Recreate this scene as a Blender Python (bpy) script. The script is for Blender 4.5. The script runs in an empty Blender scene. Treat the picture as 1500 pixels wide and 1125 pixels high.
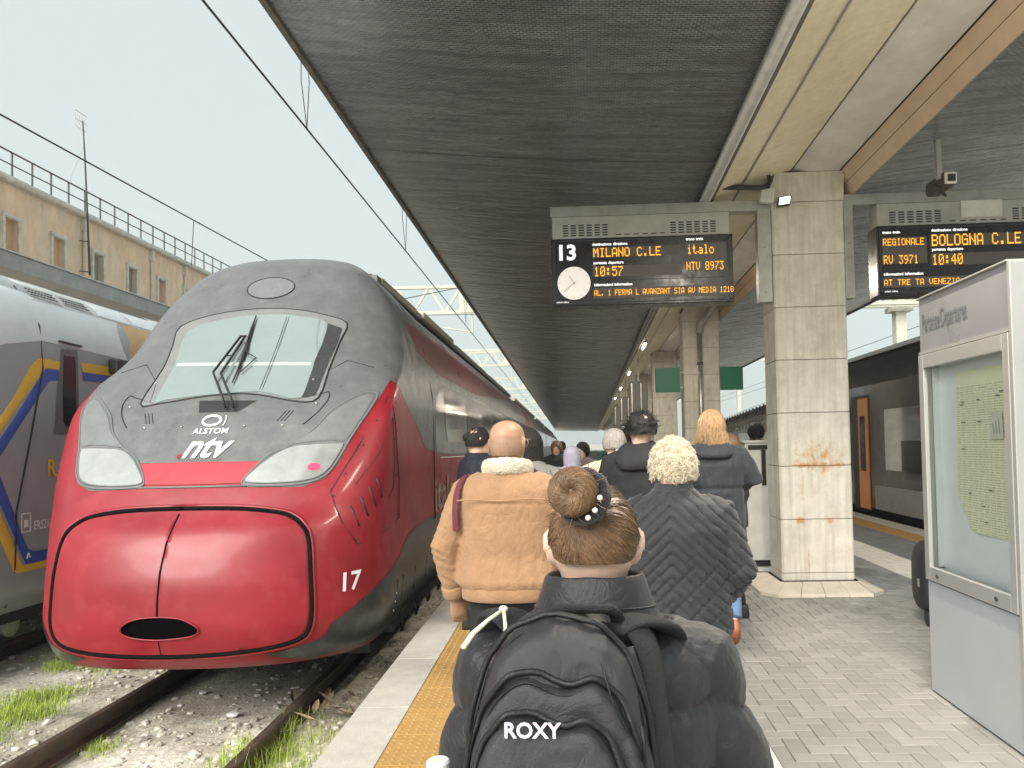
import bpy, bmesh, math, random
from mathutils import Vector, Matrix, noise, geometry
R = math.radians
random.seed(7)
scene = bpy.context.scene
COL = scene.collection

# ------------------------------------------------------------------ camera
cam_data = bpy.data.cameras.new('camera')
cam = bpy.data.objects.new('camera', cam_data)
COL.objects.link(cam)
scene.camera = cam
cam_data.sensor_fit = 'HORIZONTAL'
cam_data.sensor_width = 36
cam_data.lens = 36 * 1080 / 1500
cam_data.shift_x = -68.56 / 1500
cam_data.shift_y = 58.4 / 1500
cam_data.clip_start = .05
cam_data.clip_end = 3000
yaw, pit, rol = 4.21897e-2, 2.7749e-2, 2.07794e-2
fw = Vector((-math.sin(yaw)*math.cos(pit), math.cos(yaw)*math.cos(pit), math.sin(pit)))
rt = Vector((math.cos(yaw), math.sin(yaw), 0))
up = rt.cross(fw)
r2 = rt*math.cos(rol) - up*math.sin(rol)
u2 = rt*math.sin(rol) + up*math.cos(rol)
cam.matrix_world = Matrix(((r2.x, u2.x, -fw.x, 0), (r2.y, u2.y, -fw.y, 0), (r2.z, u2.z, -fw.z, 1.62), (0, 0, 0, 1)))

# ------------------------------------------------------------------ world, sun, exposure
world = bpy.data.worlds.new('World')
scene.world = world
world.use_nodes = True
wn = world.node_tree
for n in list(wn.nodes): wn.nodes.remove(n)
SUN_EL, SUN_AZ = R(35), R(204)          # azimuth clockwise from +Y: behind and to the left of the camera
sky = wn.nodes.new('ShaderNodeTexSky'); sky.sky_type = 'NISHITA'; sky.sun_disc = False
sky.sun_elevation = SUN_EL; sky.sun_rotation = SUN_AZ
sky.air_density = 1.0; sky.dust_density = 6.0
mixw = wn.nodes.new('ShaderNodeMix'); mixw.data_type = 'RGBA'
mixw.inputs[0].default_value = .93      # closed cloud cover
mixw.inputs[7].default_value = (1.84, 2.06, 1.98, 1)
bg = wn.nodes.new('ShaderNodeBackground'); bg.inputs[1].default_value = .12
wo = wn.nodes.new('ShaderNodeOutputWorld')
wn.links.new(sky.outputs[0], mixw.inputs[6]); wn.links.new(mixw.outputs[2], bg.inputs[0]); wn.links.new(bg.outputs[0], wo.inputs[0])
sd = bpy.data.lights.new('sun', 'SUN'); sd.energy = 1.5; sd.angle = R(38); sd.color = (1, .96, .9)
sun = bpy.data.objects.new('sun', sd); COL.objects.link(sun)
sdir = Vector((math.sin(SUN_AZ)*math.cos(SUN_EL), math.cos(SUN_AZ)*math.cos(SUN_EL), math.sin(SUN_EL)))
sun.rotation_euler = (-sdir).to_track_quat('-Z', 'Y').to_euler()
scene.view_settings.view_transform = 'Standard'
scene.view_settings.look = 'None'
scene.view_settings.exposure = 1.75
scene.view_settings.gamma = 1
scene.render.engine = 'CYCLES'
scene.cycles.max_bounces = 6
scene.cycles.diffuse_bounces = 3
scene.cycles.glossy_bounces = 3
scene.cycles.use_adaptive_sampling = True
scene.cycles.adaptive_threshold = .02
scene.cycles.transparent_max_bounces = 12
scene.cycles.use_denoising = True
scene.cycles.sample_clamp_indirect = 6

# ------------------------------------------------------------------ frames
T = R(1.9576)                            # the left-hand tracks run 2 degrees off the column line
CT, ST = math.cos(T), math.sin(T)
def LW(a, b, z=0): return Vector((a*CT - b*ST, a*ST + b*CT, z))

# ------------------------------------------------------------------ materials
MATS = {}
def mat(name, col, rough=.6, metal=0., var=.12, vscale=6., bump=0., bscale=80., spec=.5, coat=0., emit=None, estr=0., alpha=1., dirt=None, dscale=2.5, damt=.5, coords='Object', stretch=(1, 1, 1), isl=0., rvar=0., sheen=0., wr=0., wscale=14.):
    if name in MATS: return MATS[name]
    m = bpy.data.materials.new(name); m.use_nodes = True; MATS[name] = m
    nt = m.node_tree; N = nt.nodes; L = nt.links
    bs = N['Principled BSDF']
    bs.inputs['Roughness'].default_value = rough
    bs.inputs['Metallic'].default_value = metal
    bs.inputs['Specular IOR Level'].default_value = spec
    bs.inputs['Coat Weight'].default_value = coat
    bs.inputs['Coat Roughness'].default_value = .12
    if sheen: bs.inputs['Sheen Weight'].default_value = sheen
    c = (*col, 1)
    bs.inputs['Base Color'].default_value = c
    if emit:
        bs.inputs['Emission Color'].default_value = (*emit, 1); bs.inputs['Emission Strength'].default_value = estr
    if alpha < 1: bs.inputs['Alpha'].default_value = alpha
    tc = N.new('ShaderNodeTexCoord'); mp = N.new('ShaderNodeMapping'); mp.inputs['Scale'].default_value = stretch
    L.new(tc.outputs[coords], mp.inputs[0])
    last = None
    if var or isl or dirt:
        nz = N.new('ShaderNodeTexNoise'); nz.inputs['Scale'].default_value = vscale; nz.inputs['Detail'].default_value = 4
        nz.inputs['Roughness'].default_value = .65
        L.new(mp.outputs[0], nz.inputs['Vector'])
        mr = N.new('ShaderNodeMapRange'); mr.inputs[1].default_value = .3; mr.inputs[2].default_value = .7
        mr.inputs[3].default_value = 1 - var; mr.inputs[4].default_value = 1 + var
        L.new(nz.outputs[0], mr.inputs[0])
        mul = N.new('ShaderNodeMix'); mul.data_type = 'RGBA'; mul.blend_type = 'MULTIPLY'; mul.inputs[0].default_value = 1
        mul.inputs[6].default_value = c
        L.new(mr.outputs[0], mul.inputs[7]); last = mul.outputs[2]
        if rvar:
            rr = N.new('ShaderNodeMapRange'); rr.inputs[1].default_value = .3; rr.inputs[2].default_value = .7
            rr.inputs[3].default_value = max(.02, rough - rvar); rr.inputs[4].default_value = min(1, rough + rvar)
            L.new(nz.outputs[0], rr.inputs[0]); L.new(rr.outputs[0], bs.inputs['Roughness'])
        if isl:
            ge = N.new('ShaderNodeNewGeometry'); oi = N.new('ShaderNodeObjectInfo')
            ad = N.new('ShaderNodeMath'); ad.operation = 'ADD'; L.new(ge.outputs['Random Per Island'], ad.inputs[0]); L.new(oi.outputs['Random'], ad.inputs[1])
            fr = N.new('ShaderNodeMath'); fr.operation = 'FRACT'; L.new(ad.outputs[0], fr.inputs[0])
            m2 = N.new('ShaderNodeMapRange'); m2.inputs[3].default_value = 1 - isl; m2.inputs[4].default_value = 1 + isl
            L.new(fr.outputs[0], m2.inputs[0])
            mu2 = N.new('ShaderNodeMix'); mu2.data_type = 'RGBA'; mu2.blend_type = 'MULTIPLY'; mu2.inputs[0].default_value = 1
            L.new(last, mu2.inputs[6]); L.new(m2.outputs[0], mu2.inputs[7]); last = mu2.outputs[2]
        if dirt:
            nd = N.new('ShaderNodeTexNoise'); nd.inputs['Scale'].default_value = dscale; nd.inputs['Detail'].default_value = 8; nd.inputs['Roughness'].default_value = .7
            L.new(mp.outputs[0], nd.inputs['Vector'])
            md = N.new('ShaderNodeMapRange'); md.inputs[1].default_value = .5; md.inputs[2].default_value = .72; md.inputs[4].default_value = damt
            L.new(nd.outputs[0], md.inputs[0])
            mx = N.new('ShaderNodeMix'); mx.data_type = 'RGBA'; mx.inputs[7].default_value = (*dirt, 1)
            L.new(md.outputs[0], mx.inputs[0]); L.new(last, mx.inputs[6]); last = mx.outputs[2]
        L.new(last, bs.inputs['Base Color'])
    if bump:
        nb = N.new('ShaderNodeTexNoise'); nb.inputs['Scale'].default_value = bscale; nb.inputs['Detail'].default_value = 2
        L.new(mp.outputs[0], nb.inputs['Vector'])
        bu = N.new('ShaderNodeBump'); bu.inputs['Strength'].default_value = bump; bu.inputs['Distance'].default_value = .01
        L.new(nb.outputs[0], bu.inputs['Height']); L.new(bu.outputs[0], bs.inputs['Normal'])
        if wr:                                            # creases in cloth
            nw = N.new('ShaderNodeTexNoise'); nw.inputs['Scale'].default_value = wscale; nw.inputs['Detail'].default_value = 3; nw.inputs['Distortion'].default_value = 1.6
            L.new(mp.outputs[0], nw.inputs['Vector'])
            ab = N.new('ShaderNodeMath'); ab.operation = 'SUBTRACT'; ab.inputs[1].default_value = .5; L.new(nw.outputs[0], ab.inputs[0])
            a2 = N.new('ShaderNodeMath'); a2.operation = 'ABSOLUTE'; L.new(ab.outputs[0], a2.inputs[0])
            a3 = N.new('ShaderNodeMath'); a3.operation = 'POWER'; a3.inputs[1].default_value = .6; L.new(a2.outputs[0], a3.inputs[0])
            b3 = N.new('ShaderNodeBump'); b3.inputs['Strength'].default_value = wr; b3.inputs['Distance'].default_value = .02
            L.new(a3.outputs[0], b3.inputs['Height']); L.new(bu.outputs[0], b3.inputs['Normal']); L.new(b3.outputs[0], bs.inputs['Normal'])
    return m
def node_helpers(m):
    nt = m.node_tree
    def nd(t, **k):
        n = nt.nodes.new(t)
        for a, v in k.items(): setattr(n, a, v)
        return n
    return nt.nodes['Principled BSDF'], nd, nt.links.new

# ------------------------------------------------------------------ mesh builder
ORIG = {}
class MB:
    def __init__(s): s.v = []; s.f = []; s.m = []; s.mi = 0
    def add(s, vs, fs):
        o = len(s.v); s.v += [Vector(p) for p in vs]
        for f in fs: s.f.append([o + i for i in f]); s.m.append(s.mi)
        return s
    def box(s, x0, x1, y0, y1, z0, z1):
        return s.add([(x0,y0,z0),(x1,y0,z0),(x1,y1,z0),(x0,y1,z0),(x0,y0,z1),(x1,y0,z1),(x1,y1,z1),(x0,y1,z1)],
                     [(3,2,1,0),(4,5,6,7),(0,1,5,4),(1,2,6,5),(2,3,7,6),(3,0,4,7)])
    def cbox(s, x0, x1, y0, y1, z0, z1, c=.004):      # box with a chamfered top, no underside
        vs = [(x0,y0,z0),(x1,y0,z0),(x1,y1,z0),(x0,y1,z0),(x0,y0,z1-c),(x1,y0,z1-c),(x1,y1,z1-c),(x0,y1,z1-c),(x0+c,y0+c,z1),(x1-c,y0+c,z1),(x1-c,y1-c,z1),(x0+c,y1-c,z1)]
        return s.add(vs, [(0,1,5,4),(1,2,6,5),(2,3,7,6),(3,0,4,7),(4,5,9,8),(5,6,10,9),(6,7,11,10),(7,4,8,11),(8,9,10,11)])
    def bar(s, p, q, w, h=None, upv=(0,0,1)):
        p, q = Vector(p), Vector(q); d = (q-p).normalized(); u = Vector(upv)
        if abs(d.dot(u)) > .98: u = Vector((0,1,0))
        x = d.cross(u).normalized(); y = x.cross(d); h = h or w; x *= w/2; y *= h/2
        return s.add([p-x-y,p+x-y,p+x+y,p-x+y,q-x-y,q+x-y,q+x+y,q-x+y], [(3,2,1,0),(4,5,6,7),(0,1,5,4),(1,2,6,5),(2,3,7,6),(3,0,4,7)])
    def prism(s, poly, d0, d1, axis='y'):              # poly in the plane across the axis
        n = len(poly)
        def P(p, d): return {'y': (p[0], d, p[1]), 'x': (d, p[0], p[1]), 'z': (p[0], p[1], d)}[axis]
        vs = [P(p, d0) for p in poly] + [P(p, d1) for p in poly]
        return s.add(vs, [tuple(range(n))[::-1], tuple(range(n, 2*n))] + [(i, (i+1) % n, n+(i+1) % n, n+i) for i in range(n)])
    def loft(s, rings, cap=True, close=True):
        n = len(rings[0]); vs = [p for r in rings for p in r]; fs = []
        for k in range(len(rings)-1):
            for i in range(n if close else n-1):
                j = (i+1) % n; fs.append((k*n+i, k*n+j, (k+1)*n+j, (k+1)*n+i))
        if cap: fs += [tuple(range(n))[::-1], tuple(range((len(rings)-1)*n, len(rings)*n))]
        return s.add(vs, fs)
    def tube(s, pts, r, n=8, cap=True, flat=1.):
        pts = [Vector(p) for p in pts]; rs = r if isinstance(r, (list, tuple)) else [r]*len(pts)
        rings = []; pu = None
        for i, p in enumerate(pts):
            d = (pts[min(i+1, len(pts)-1)] - pts[max(i-1, 0)]).normalized()
            if pu is None:
                pu = Vector((0,0,1)) if abs(d.z) < .9 else Vector((0,1,0))
            x = d.cross(pu).normalized(); y = x.cross(d).normalized(); pu = y
            rings.append([p + x*rs[i]*math.cos(a) + y*rs[i]*flat*math.sin(a) for a in (2*math.pi*k/n for k in range(n))])
        return s.loft(rings, cap)
    def lathe(s, prof, c=(0,0,0), n=16, axis='z'):
        rings = []
        for r, h in prof:
            ring = []
            for k in range(n):
                a = 2*math.pi*k/n; p = (r*math.cos(a), r*math.sin(a), h)
                if axis == 'y': p = (p[0], p[2], p[1])
                if axis == 'x': p = (p[2], p[0], p[1])
                ring.append(Vector(c) + Vector(p))
            rings.append(ring)
        return s.loft(rings)
    def ell(s, c, r, n=12, m=8):
        c = Vector(c)
        rings = [[c + Vector((r[0]*math.sin(t)*math.cos(a), r[1]*math.sin(t)*math.sin(a), r[2]*math.cos(t))) for a in (2*math.pi*k/n for k in range(n))] for t in (math.pi*(j+.02)/(m+.04) for j in range(m+1))]
        return s.loft(rings[::-1])
    def mesh(s, name, mats, smooth=False, org=(0,0,0)):
        o = Vector(org); me = bpy.data.meshes.new(name)
        me.from_pydata([v - o for v in s.v], [], s.f)
        for m in (mats if isinstance(mats, (list, tuple)) else [mats]): me.materials.append(m)
        if isinstance(mats, (list, tuple)) and len(mats) > 1: me.polygons.foreach_set('material_index', s.m)
        if smooth: me.polygons.foreach_set('use_smooth', [True]*len(me.polygons))
        me.update(); me.validate()
        return me
    def build(s, name, mats, parent=None, smooth=False, bevel=0., label=None, seg=2, fix=False):
        q = parent
        while q is not None and q.name not in ORIG: q = q.parent
        org = ORIG[q.name] if q is not None else (0,0,0)
        me = s.mesh(name, mats, smooth, org)
        if fix:
            bm = bmesh.new(); bm.from_mesh(me); bmesh.ops.recalc_face_normals(bm, faces=bm.faces); bm.to_mesh(me); bm.free()
        return link(name, me, parent, bevel, label, seg, smooth)
def link(name, me, parent=None, bevel=0., label=None, seg=2, smooth=False):
    o = bpy.data.objects.new(name, me); COL.objects.link(o)
    if parent: o.parent = parent
    if bevel:
        b = o.modifiers.new('bevel', 'BEVEL'); b.width = bevel; b.segments = seg; b.limit_method = 'ANGLE'; b.angle_limit = R(35)
    if label: o['label'] = label
    return o
def tag(o, label=None, cat=None, group=None, kind=None):
    if label: o['label'] = label
    if cat: o['category'] = cat
    if group: o['group'] = group
    if kind: o['kind'] = kind
    return o
def thing(name, label, cat, org=(0,0,0), frame='W', group=None, rz=0.):
    o = bpy.data.objects.new(name, None); COL.objects.link(o); o.empty_display_size = .2
    if frame == 'L': o.location = LW(*org); o.rotation_euler.z = T; ORIG[o.name] = Vector(org)
    elif frame == 'W': o.location = org; ORIG[o.name] = Vector(org)
    else: o.location = org; o.rotation_euler.z = rz; ORIG[o.name] = Vector((0,0,0))   # authored in its own frame
    return tag(o, label, cat, group)
def single(mb, name, mats, label, cat, org=(0,0,0), frame='W', group=None, smooth=False, bevel=0., kind=None, fix=False):
    ORIG['_tmp'] = Vector(org)
    me = mb.mesh(name, mats, smooth, org)
    if fix:
        bm = bmesh.new(); bm.from_mesh(me); bmesh.ops.recalc_face_normals(bm, faces=bm.faces); bm.to_mesh(me); bm.free()
    o = link(name, me, None, bevel)
    if frame == 'L': o.location = LW(*org); o.rotation_euler.z = T
    else: o.location = org
    return tag(o, label, cat, group, kind)
def text_mesh(txt, size=1., shear=0., bold=0., align='CENTER', xs=1.):
    cu = bpy.data.curves.new('txt', 'FONT'); cu.body = txt; cu.size = size; cu.shear = shear; cu.align_x = align; cu.align_y = 'CENTER'
    cu.offset = bold; cu.resolution_u = 3
    ob = bpy.data.objects.new('txt', cu); COL.objects.link(ob)
    dg = bpy.context.evaluated_depsgraph_get(); me = bpy.data.meshes.new_from_object(ob.evaluated_get(dg))
    bpy.data.objects.remove(ob); bpy.data.curves.remove(cu)
    vs = [(v.co.x*xs, v.co.y) for v in me.vertices]; fs = [tuple(p.vertices) for p in me.polygons]
    bpy.data.meshes.remove(me)
    return vs, fs
def lay_text(mb, txt, fn, size=1., **k):
    vs, fs = text_mesh(txt, size, **k)
    return mb.add([fn(x, y) for x, y in vs], fs)
def inpoly(x, y, P):
    c = False; j = len(P)-1
    for i in range(len(P)):
        xi, yi = P[i]; xj, yj = P[j]
        if (yi > y) != (yj > y) and x < (xj-xi)*(y-yi)/(yj-yi) + xi: c = not c
        j = i
    return c
def spline(P, n=4, closed=True):                       # Catmull-Rom through outline points
    out = []; N = len(P)
    for i in range(N if closed else N-1):
        a, b, c, d = (P[(i-1) % N], P[i], P[(i+1) % N], P[(i+2) % N]) if closed else (P[max(i-1,0)], P[i], P[i+1], P[min(i+2,N-1)])
        for k in range(n):
            t = k/n
            out.append(tuple(.5*(2*b[q] + (c[q]-a[q])*t + (2*a[q]-5*b[q]+4*c[q]-d[q])*t*t + (3*b[q]-a[q]-3*c[q]+d[q])*t**3) for q in range(len(b))))
    if not closed: out.append(tuple(P[-1]))
    return out
def patch(mb, poly, fn, step=(.05, .05), holes=()):    # outline in surface coordinates, laid on a curved surface
    pts = [Vector(p) for p in poly]; n = len(pts); edges = [(i, (i+1) % n) for i in range(n)]
    x0, x1 = min(p[0] for p in poly), max(p[0] for p in poly); y0, y1 = min(p[1] for p in poly), max(p[1] for p in poly)
    for h in holes:
        o = len(pts); pts += [Vector(p) for p in h]; edges += [(o+i, o+(i+1) % len(h)) for i in range(len(h))]
    i = x0 + step[0]*.5
    while i < x1:
        j = y0 + step[1]*.5
        while j < y1:
            if inpoly(i, j, poly) and not any(inpoly(i, j, h) for h in holes): pts.append(Vector((i, j)))
            j += step[1]
        i += step[0]
    r = geometry.delaunay_2d_cdt(pts, edges, [], 1 if not holes else 2 if False else 1, 1e-5)
    fs = []
    for f in r[2]:
        c = sum((r[0][k] for k in f), Vector((0, 0)))/len(f)
        if any(inpoly(c[0], c[1], h) for h in holes): continue
        fs.append(tuple(f))
    return mb.add([fn(p[0], p[1]) for p in r[0]], fs)

# ------------------------------------------------------------------ ground, track bed
GZ = -.60
def ground_material():
    m = bpy.data.materials.new('gravelly_earth'); m.use_nodes = True
    bs, nd, L = node_helpers(m)
    tc = nd('ShaderNodeTexCoord')
    n1 = nd('ShaderNodeTexNoise'); n1.inputs['Scale'].default_value = 1.3; n1.inputs['Detail'].default_value = 8; n1.inputs['Roughness'].default_value = .7
    n2 = nd('ShaderNodeTexNoise'); n2.inputs['Scale'].default_value = 22; n2.inputs['Detail'].default_value = 6
    v = nd('ShaderNodeTexVoronoi'); v.inputs['Scale'].default_value = 30
    for n in (n1, n2, v): L(tc.outputs['Object'], n.inputs['Vector'])
    cr = nd('ShaderNodeValToRGB'); cr.color_ramp.elements[0].position = .32; cr.color_ramp.elements[0].color = (.25, .225, .175, 1)
    cr.color_ramp.elements[1].position = .6; cr.color_ramp.elements[1].color = (.66, .63, .55, 1)
    e = cr.color_ramp.elements.new(.47); e.color = (.50, .465, .38, 1)
    L(n1.outputs[0], cr.inputs[0])
    mx = nd('ShaderNodeMix', data_type='RGBA', blend_type='MULTIPLY'); mx.inputs[0].default_value = .8
    c2 = nd('ShaderNodeMapRange'); c2.inputs[1].default_value = .3; c2.inputs[2].default_value = .7; c2.inputs[3].default_value = .6; c2.inputs[4].default_value = 1.25
    L(n2.outputs[0], c2.inputs[0]); L(cr.outputs[0], mx.inputs[6]); L(c2.outputs[0], mx.inputs[7]); L(mx.outputs[2], bs.inputs['Base Color'])
    bs.inputs['Roughness'].default_value = .95
    bu = nd('ShaderNodeBump'); bu.inputs['Strength'].default_value = .5; bu.inputs['Distance'].default_value = .02
    n3 = nd('ShaderNodeTexNoise'); n3.inputs['Scale'].default_value = 45; n3.inputs['Detail'].default_value = 5; L(tc.outputs['Object'], n3.inputs['Vector'])
    L(n3.outputs[0], bu.inputs['Height']); L(bu.outputs[0], bs.inputs['Normal'])
    return m
M_GROUND = ground_material()
mb = MB()
def gheight(a, b): return GZ + .035*noise.noise(Vector((a*.9, b*.9, 3))) + .03*noise.noise(Vector((a*3, b*3, 9)))
# fine sheet near the camera, coarse one out to the horizon
na, nb = 60, 76
def gv(i, j): a, b = -9 + i*.14, 1.5 + j*.15; return (a, b, gheight(a, b) if 0 < i < na and 0 < j < nb else GZ)
mb.add([gv(i, j) for j in range(nb+1) for i in range(na+1)], [(j*(na+1)+i, j*(na+1)+i+1, (j+1)*(na+1)+i+1, (j+1)*(na+1)+i) for j in range(nb) for i in range(na)])
A0, A1, B0, B1 = -9, -9+na*.14, 1.5, 1.5+nb*.15
F = 1500
mb.add([(-F,-F,GZ),(F,-F,GZ),(F,B0,GZ),(A1,B0,GZ),(A0,B0,GZ),(-F,B0,GZ)], [(0,1,2,3,4,5)])
mb.add([(-F,B1,GZ),(A0,B1,GZ),(A1,B1,GZ),(F,B1,GZ),(F,F,GZ),(-F,F,GZ)], [(0,1,2,3,4,5)])
mb.add([(-F,B0,GZ),(A0,B0,GZ),(A0,B1,GZ),(-F,B1,GZ)], [(0,1,2,3)])
mb.add([(A1,B0,GZ),(F,B0,GZ),(F,B1,GZ),(A1,B1,GZ)], [(0,1,2,3)])
g = mb.build('ground', M_GROUND, smooth=True); g.rotation_euler.z = T; tag(g, 'pale gravelly track bed and ground under the trains', kind='structure')

# ballast and grass: nobody could count them
M_STONE = mat('ballast_stone', (.50, .47, .41), .9, var=.25, vscale=20, isl=.35)
mb = MB()
PH = (1+5**.5)/2
ICO = [Vector(p).normalized() for p in ((-1,PH,0),(1,PH,0),(-1,-PH,0),(1,-PH,0),(0,-1,PH),(0,1,PH),(0,-1,-PH),(0,1,-PH),(PH,0,-1),(PH,0,1),(-PH,0,-1),(-PH,0,1))]
ICF = [(0,11,5),(0,5,1),(0,1,7),(0,7,10),(0,10,11),(1,5,9),(5,11,4),(11,10,2),(10,7,6),(7,1,8),(3,9,4),(3,4,2),(3,2,6),(3,6,8),(3,8,9),(4,9,5),(2,4,11),(6,2,10),(8,6,7),(9,8,1)]
for k in range(7000):
    a = random.uniform(-8.5, -1.36); b = 3.6 + 9*random.random()**1.5
    d = noise.noise(Vector((a*.8, b*.8, 0)))
    if d < -.05 and random.random() < .7: continue
    r = random.choice((.012, .016, .02, .026, .034))*random.uniform(.8, 1.3)
    sc = Vector((random.uniform(.7, 1.4), random.uniform(.7, 1.4), random.uniform(.45, .8)))*r
    q = Matrix.Rotation(random.uniform(0, 6.3), 3, 'Z')
    c = Vector((a, b, gheight(a, b) + r*.2))
    mb.add([c + q @ Vector((p.x*sc.x*random.uniform(.75, 1.2), p.y*sc.y*random.uniform(.75, 1.2), p.z*sc.z)) for p in ICO], ICF)
o = mb.build('ballast', M_STONE); o.rotation_euler.z = T; tag(o, 'loose pale ballast stones scattered between the rails', 'ballast', kind='stuff')

M_GRASS = mat('grass_blade', (.34, .44, .07), .75, var=.3, vscale=3, isl=.35)
mb = MB()
def blade(a, b, z, h, lean, w):
    an = random.uniform(0, 6.28); dx, dy = math.cos(an), math.sin(an); px, py = -dy*w, dx*w
    p0 = Vector((a, b, z)); p1 = p0 + Vector((dx*lean*.3, dy*lean*.3, h*.6)); p2 = p0 + Vector((dx*lean, dy*lean, h))
    mb.add([p0 + Vector((px, py, 0)), p0 - Vector((px, py, 0)), p1 + Vector((px*.7, py*.7, 0)), p1 - Vector((px*.7, py*.7, 0)), p2], [(0,1,3,2),(2,3,4)])
def tuft(a, b, n, h, sp):
    for k in range(n):
        x, y = a + random.gauss(0, sp), b + random.gauss(0, sp)
        if x > -1.36: continue
        blade(x, y, gheight(x, y) - .01, h*random.uniform(.4, 1.2), h*random.uniform(.1, .8), random.uniform(.0015, .0035))
for k in range(520):                                    # green strip left of the first rail
    b = 3.8 + 6.2*random.random(); a = -4.45 - .5*random.random()*1.4 - .12*(b-6)
    if noise.noise(Vector((a*1.3, b*1.3, 5))) > -.15: tuft(a, b, 42, random.uniform(.04, .13), .09)
for k in range(70): tuft(random.uniform(-7.2, -4.9), random.uniform(5, 10), 24, random.uniform(.03, .09), .06)
for k in range(64):                                     # clump by the right-hand rail
    b = random.uniform(3.9, 5.7); tuft(random.uniform(-2.45, -1.75), b, 30, random.uniform(.08, .24), .07)
for k in range(26): tuft(random.uniform(-3.55, -2.4), random.uniform(4.2, 6.0), 10, random.uniform(.03, .06), .05)
for k in range(8): tuft(-3.5 + random.gauss(0, .07), 5.55 + random.gauss(0, .09), 24, .09, .03)
for k in range(16): tuft(-2.05 + random.gauss(0, .1), 6.2 + random.uniform(-.3, .9), 10, .05, .05)
o = mb.build('grass', M_GRASS); o.rotation_euler.z = T; tag(o, 'bright green grass growing along the rails', 'grass', kind='stuff')

# rails on sleepers
M_RAIL = mat('rail_steel', (.10, .075, .058), .55, .4, var=.3, vscale=9, bump=.3, bscale=60, dirt=(.16, .09, .05), damt=.6)
M_RAILTOP = mat('rail_head', (.30, .28, .26), .32, .8, var=.2)
RZ = -.42
prof = [(-.07,-.16),(.07,-.16),(.07,-.145),(.012,-.125),(.012,-.045),(.034,-.035),(.036,-.006),(.028,0),(-.028,0),(-.036,-.006),(-.034,-.035),(-.012,-.045),(-.012,-.125),(-.07,-.145)]
RAILS = [(-3.73, 'brown steel rail under the left half of the red train'), (-2.22, 'brown steel rail nearest the platform edge, half hidden by grass'),
         (-7.71, 'far rail under the grey regional train'), (-6.2, 'near rail under the grey regional train')]
for a, lab in RAILS:
    mb = MB(); mb.prism([(a+x, RZ+z) for x, z in prof], 2.0, 170)
    single(mb, 'rail', M_RAIL, lab, 'rail', (a, 2.0, RZ-.16), 'L', 'railway rails')

# ------------------------------------------------------------------ platform
M_SLAB = mat('slab_joint', (.13, .13, .12), .95, var=.2, bump=.4)
M_PAVER = mat('paver_stone', (.27, .266, .25), .62, var=.14, vscale=4, isl=.11, bump=.25, bscale=90, dirt=(.15, .148, .135), dscale=1.5, damt=.7, rvar=.15)
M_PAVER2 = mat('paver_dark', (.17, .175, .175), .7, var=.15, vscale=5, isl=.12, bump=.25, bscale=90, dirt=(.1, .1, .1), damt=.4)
M_COPE = mat('coping_concrete', (.47, .455, .41), .85, var=.10, vscale=9, bump=.45, bscale=160, isl=.05, dirt=(.33, .31, .27), dscale=2.2, damt=.45)
M_TACT = mat('tactile_yellow', (.38, .225, .07), .8, var=.14, vscale=7, isl=.08, bump=.2, dirt=(.26, .18, .09), dscale=3, damt=.5)
M_WHITE_ST = mat('pale_stone', (.66, .64, .59), .7, var=.1, isl=.06, bump=.15, dirt=(.4, .38, .34), damt=.4)
EDGE, CO1, YE1 = -1.31, -1.005, -.605
RX0, RX1, RE = 5.0, 5.4, 5.78
PY0, PY1 = .4, 190
def lx(a, y): return (a - y*ST)/CT                      # world x of the left-frame lateral a at world y (approx.)
plat = bpy.data.objects.new('platform', None); COL.objects.link(plat); tag(plat, 'long station platform paved in grey blocks', kind='structure'); ORIG['platform'] = Vector((0,0,0))
mb = MB()
P4 = [(lx(EDGE+.02, PY0), PY0), (RE-.02, PY0), (RE-.02, PY1), (lx(EDGE+.02, PY1), PY1)]
mb.prism(P4, GZ-.2, -.014, 'z'); mb.build('slab', M_SLAB, plat)
# concrete coping along the left edge
for k in range(34):
    b0 = .45 + k*1.05 if k < 33 else 35.1; b1 = b0+1.045 if k < 33 else PY1
    mb = MB(); mb.prism([(EDGE-.035, -.10), (EDGE-.035, -.018), (EDGE-.012, 0), (CO1-.003, 0), (CO1-.003, -.12), (EDGE, -.12)], b0, b1)
    o = mb.build('coping_stone', M_COPE, plat, bevel=.004); o.rotation_euler.z = T
# yellow tactile tiles with blister rows
def tact_mesh(dom):
    mb = MB(); mb.cbox(-.1985, .1985, -.1985, .1985, -.03, 0, .003)
    if dom:
        for i in range(8):
            for j in range(8):
                x, y = -.175 + i*.05, -.175 + j*.05
                ring = lambda r, z: [(x+r*math.cos(t), y+r*math.sin(t), z) for t in (math.pi/3*q for q in range(6))]
                mb.loft([ring(.013, -.001), ring(.008, .0045)])
    return mb.mesh('tactile_tile', M_TACT)
tmA, tmB = tact_mesh(True), tact_mesh(False)
for k in range(60):
    b = .8 + k*.4
    o = link('tactile_tile', tmA if b < 16 else tmB, plat); o.location = LW((CO1+YE1)/2, b, 0); o.rotation_euler.z = T
mb = MB(); mb.add([LW(CO1, 24.6, -.002), LW(YE1, 24.6, -.002), LW(YE1, PY1, -.002), LW(CO1, PY1, -.002)], [(0,1,2,3)]); mb.build('tactile_strip', M_TACT, plat)
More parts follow.
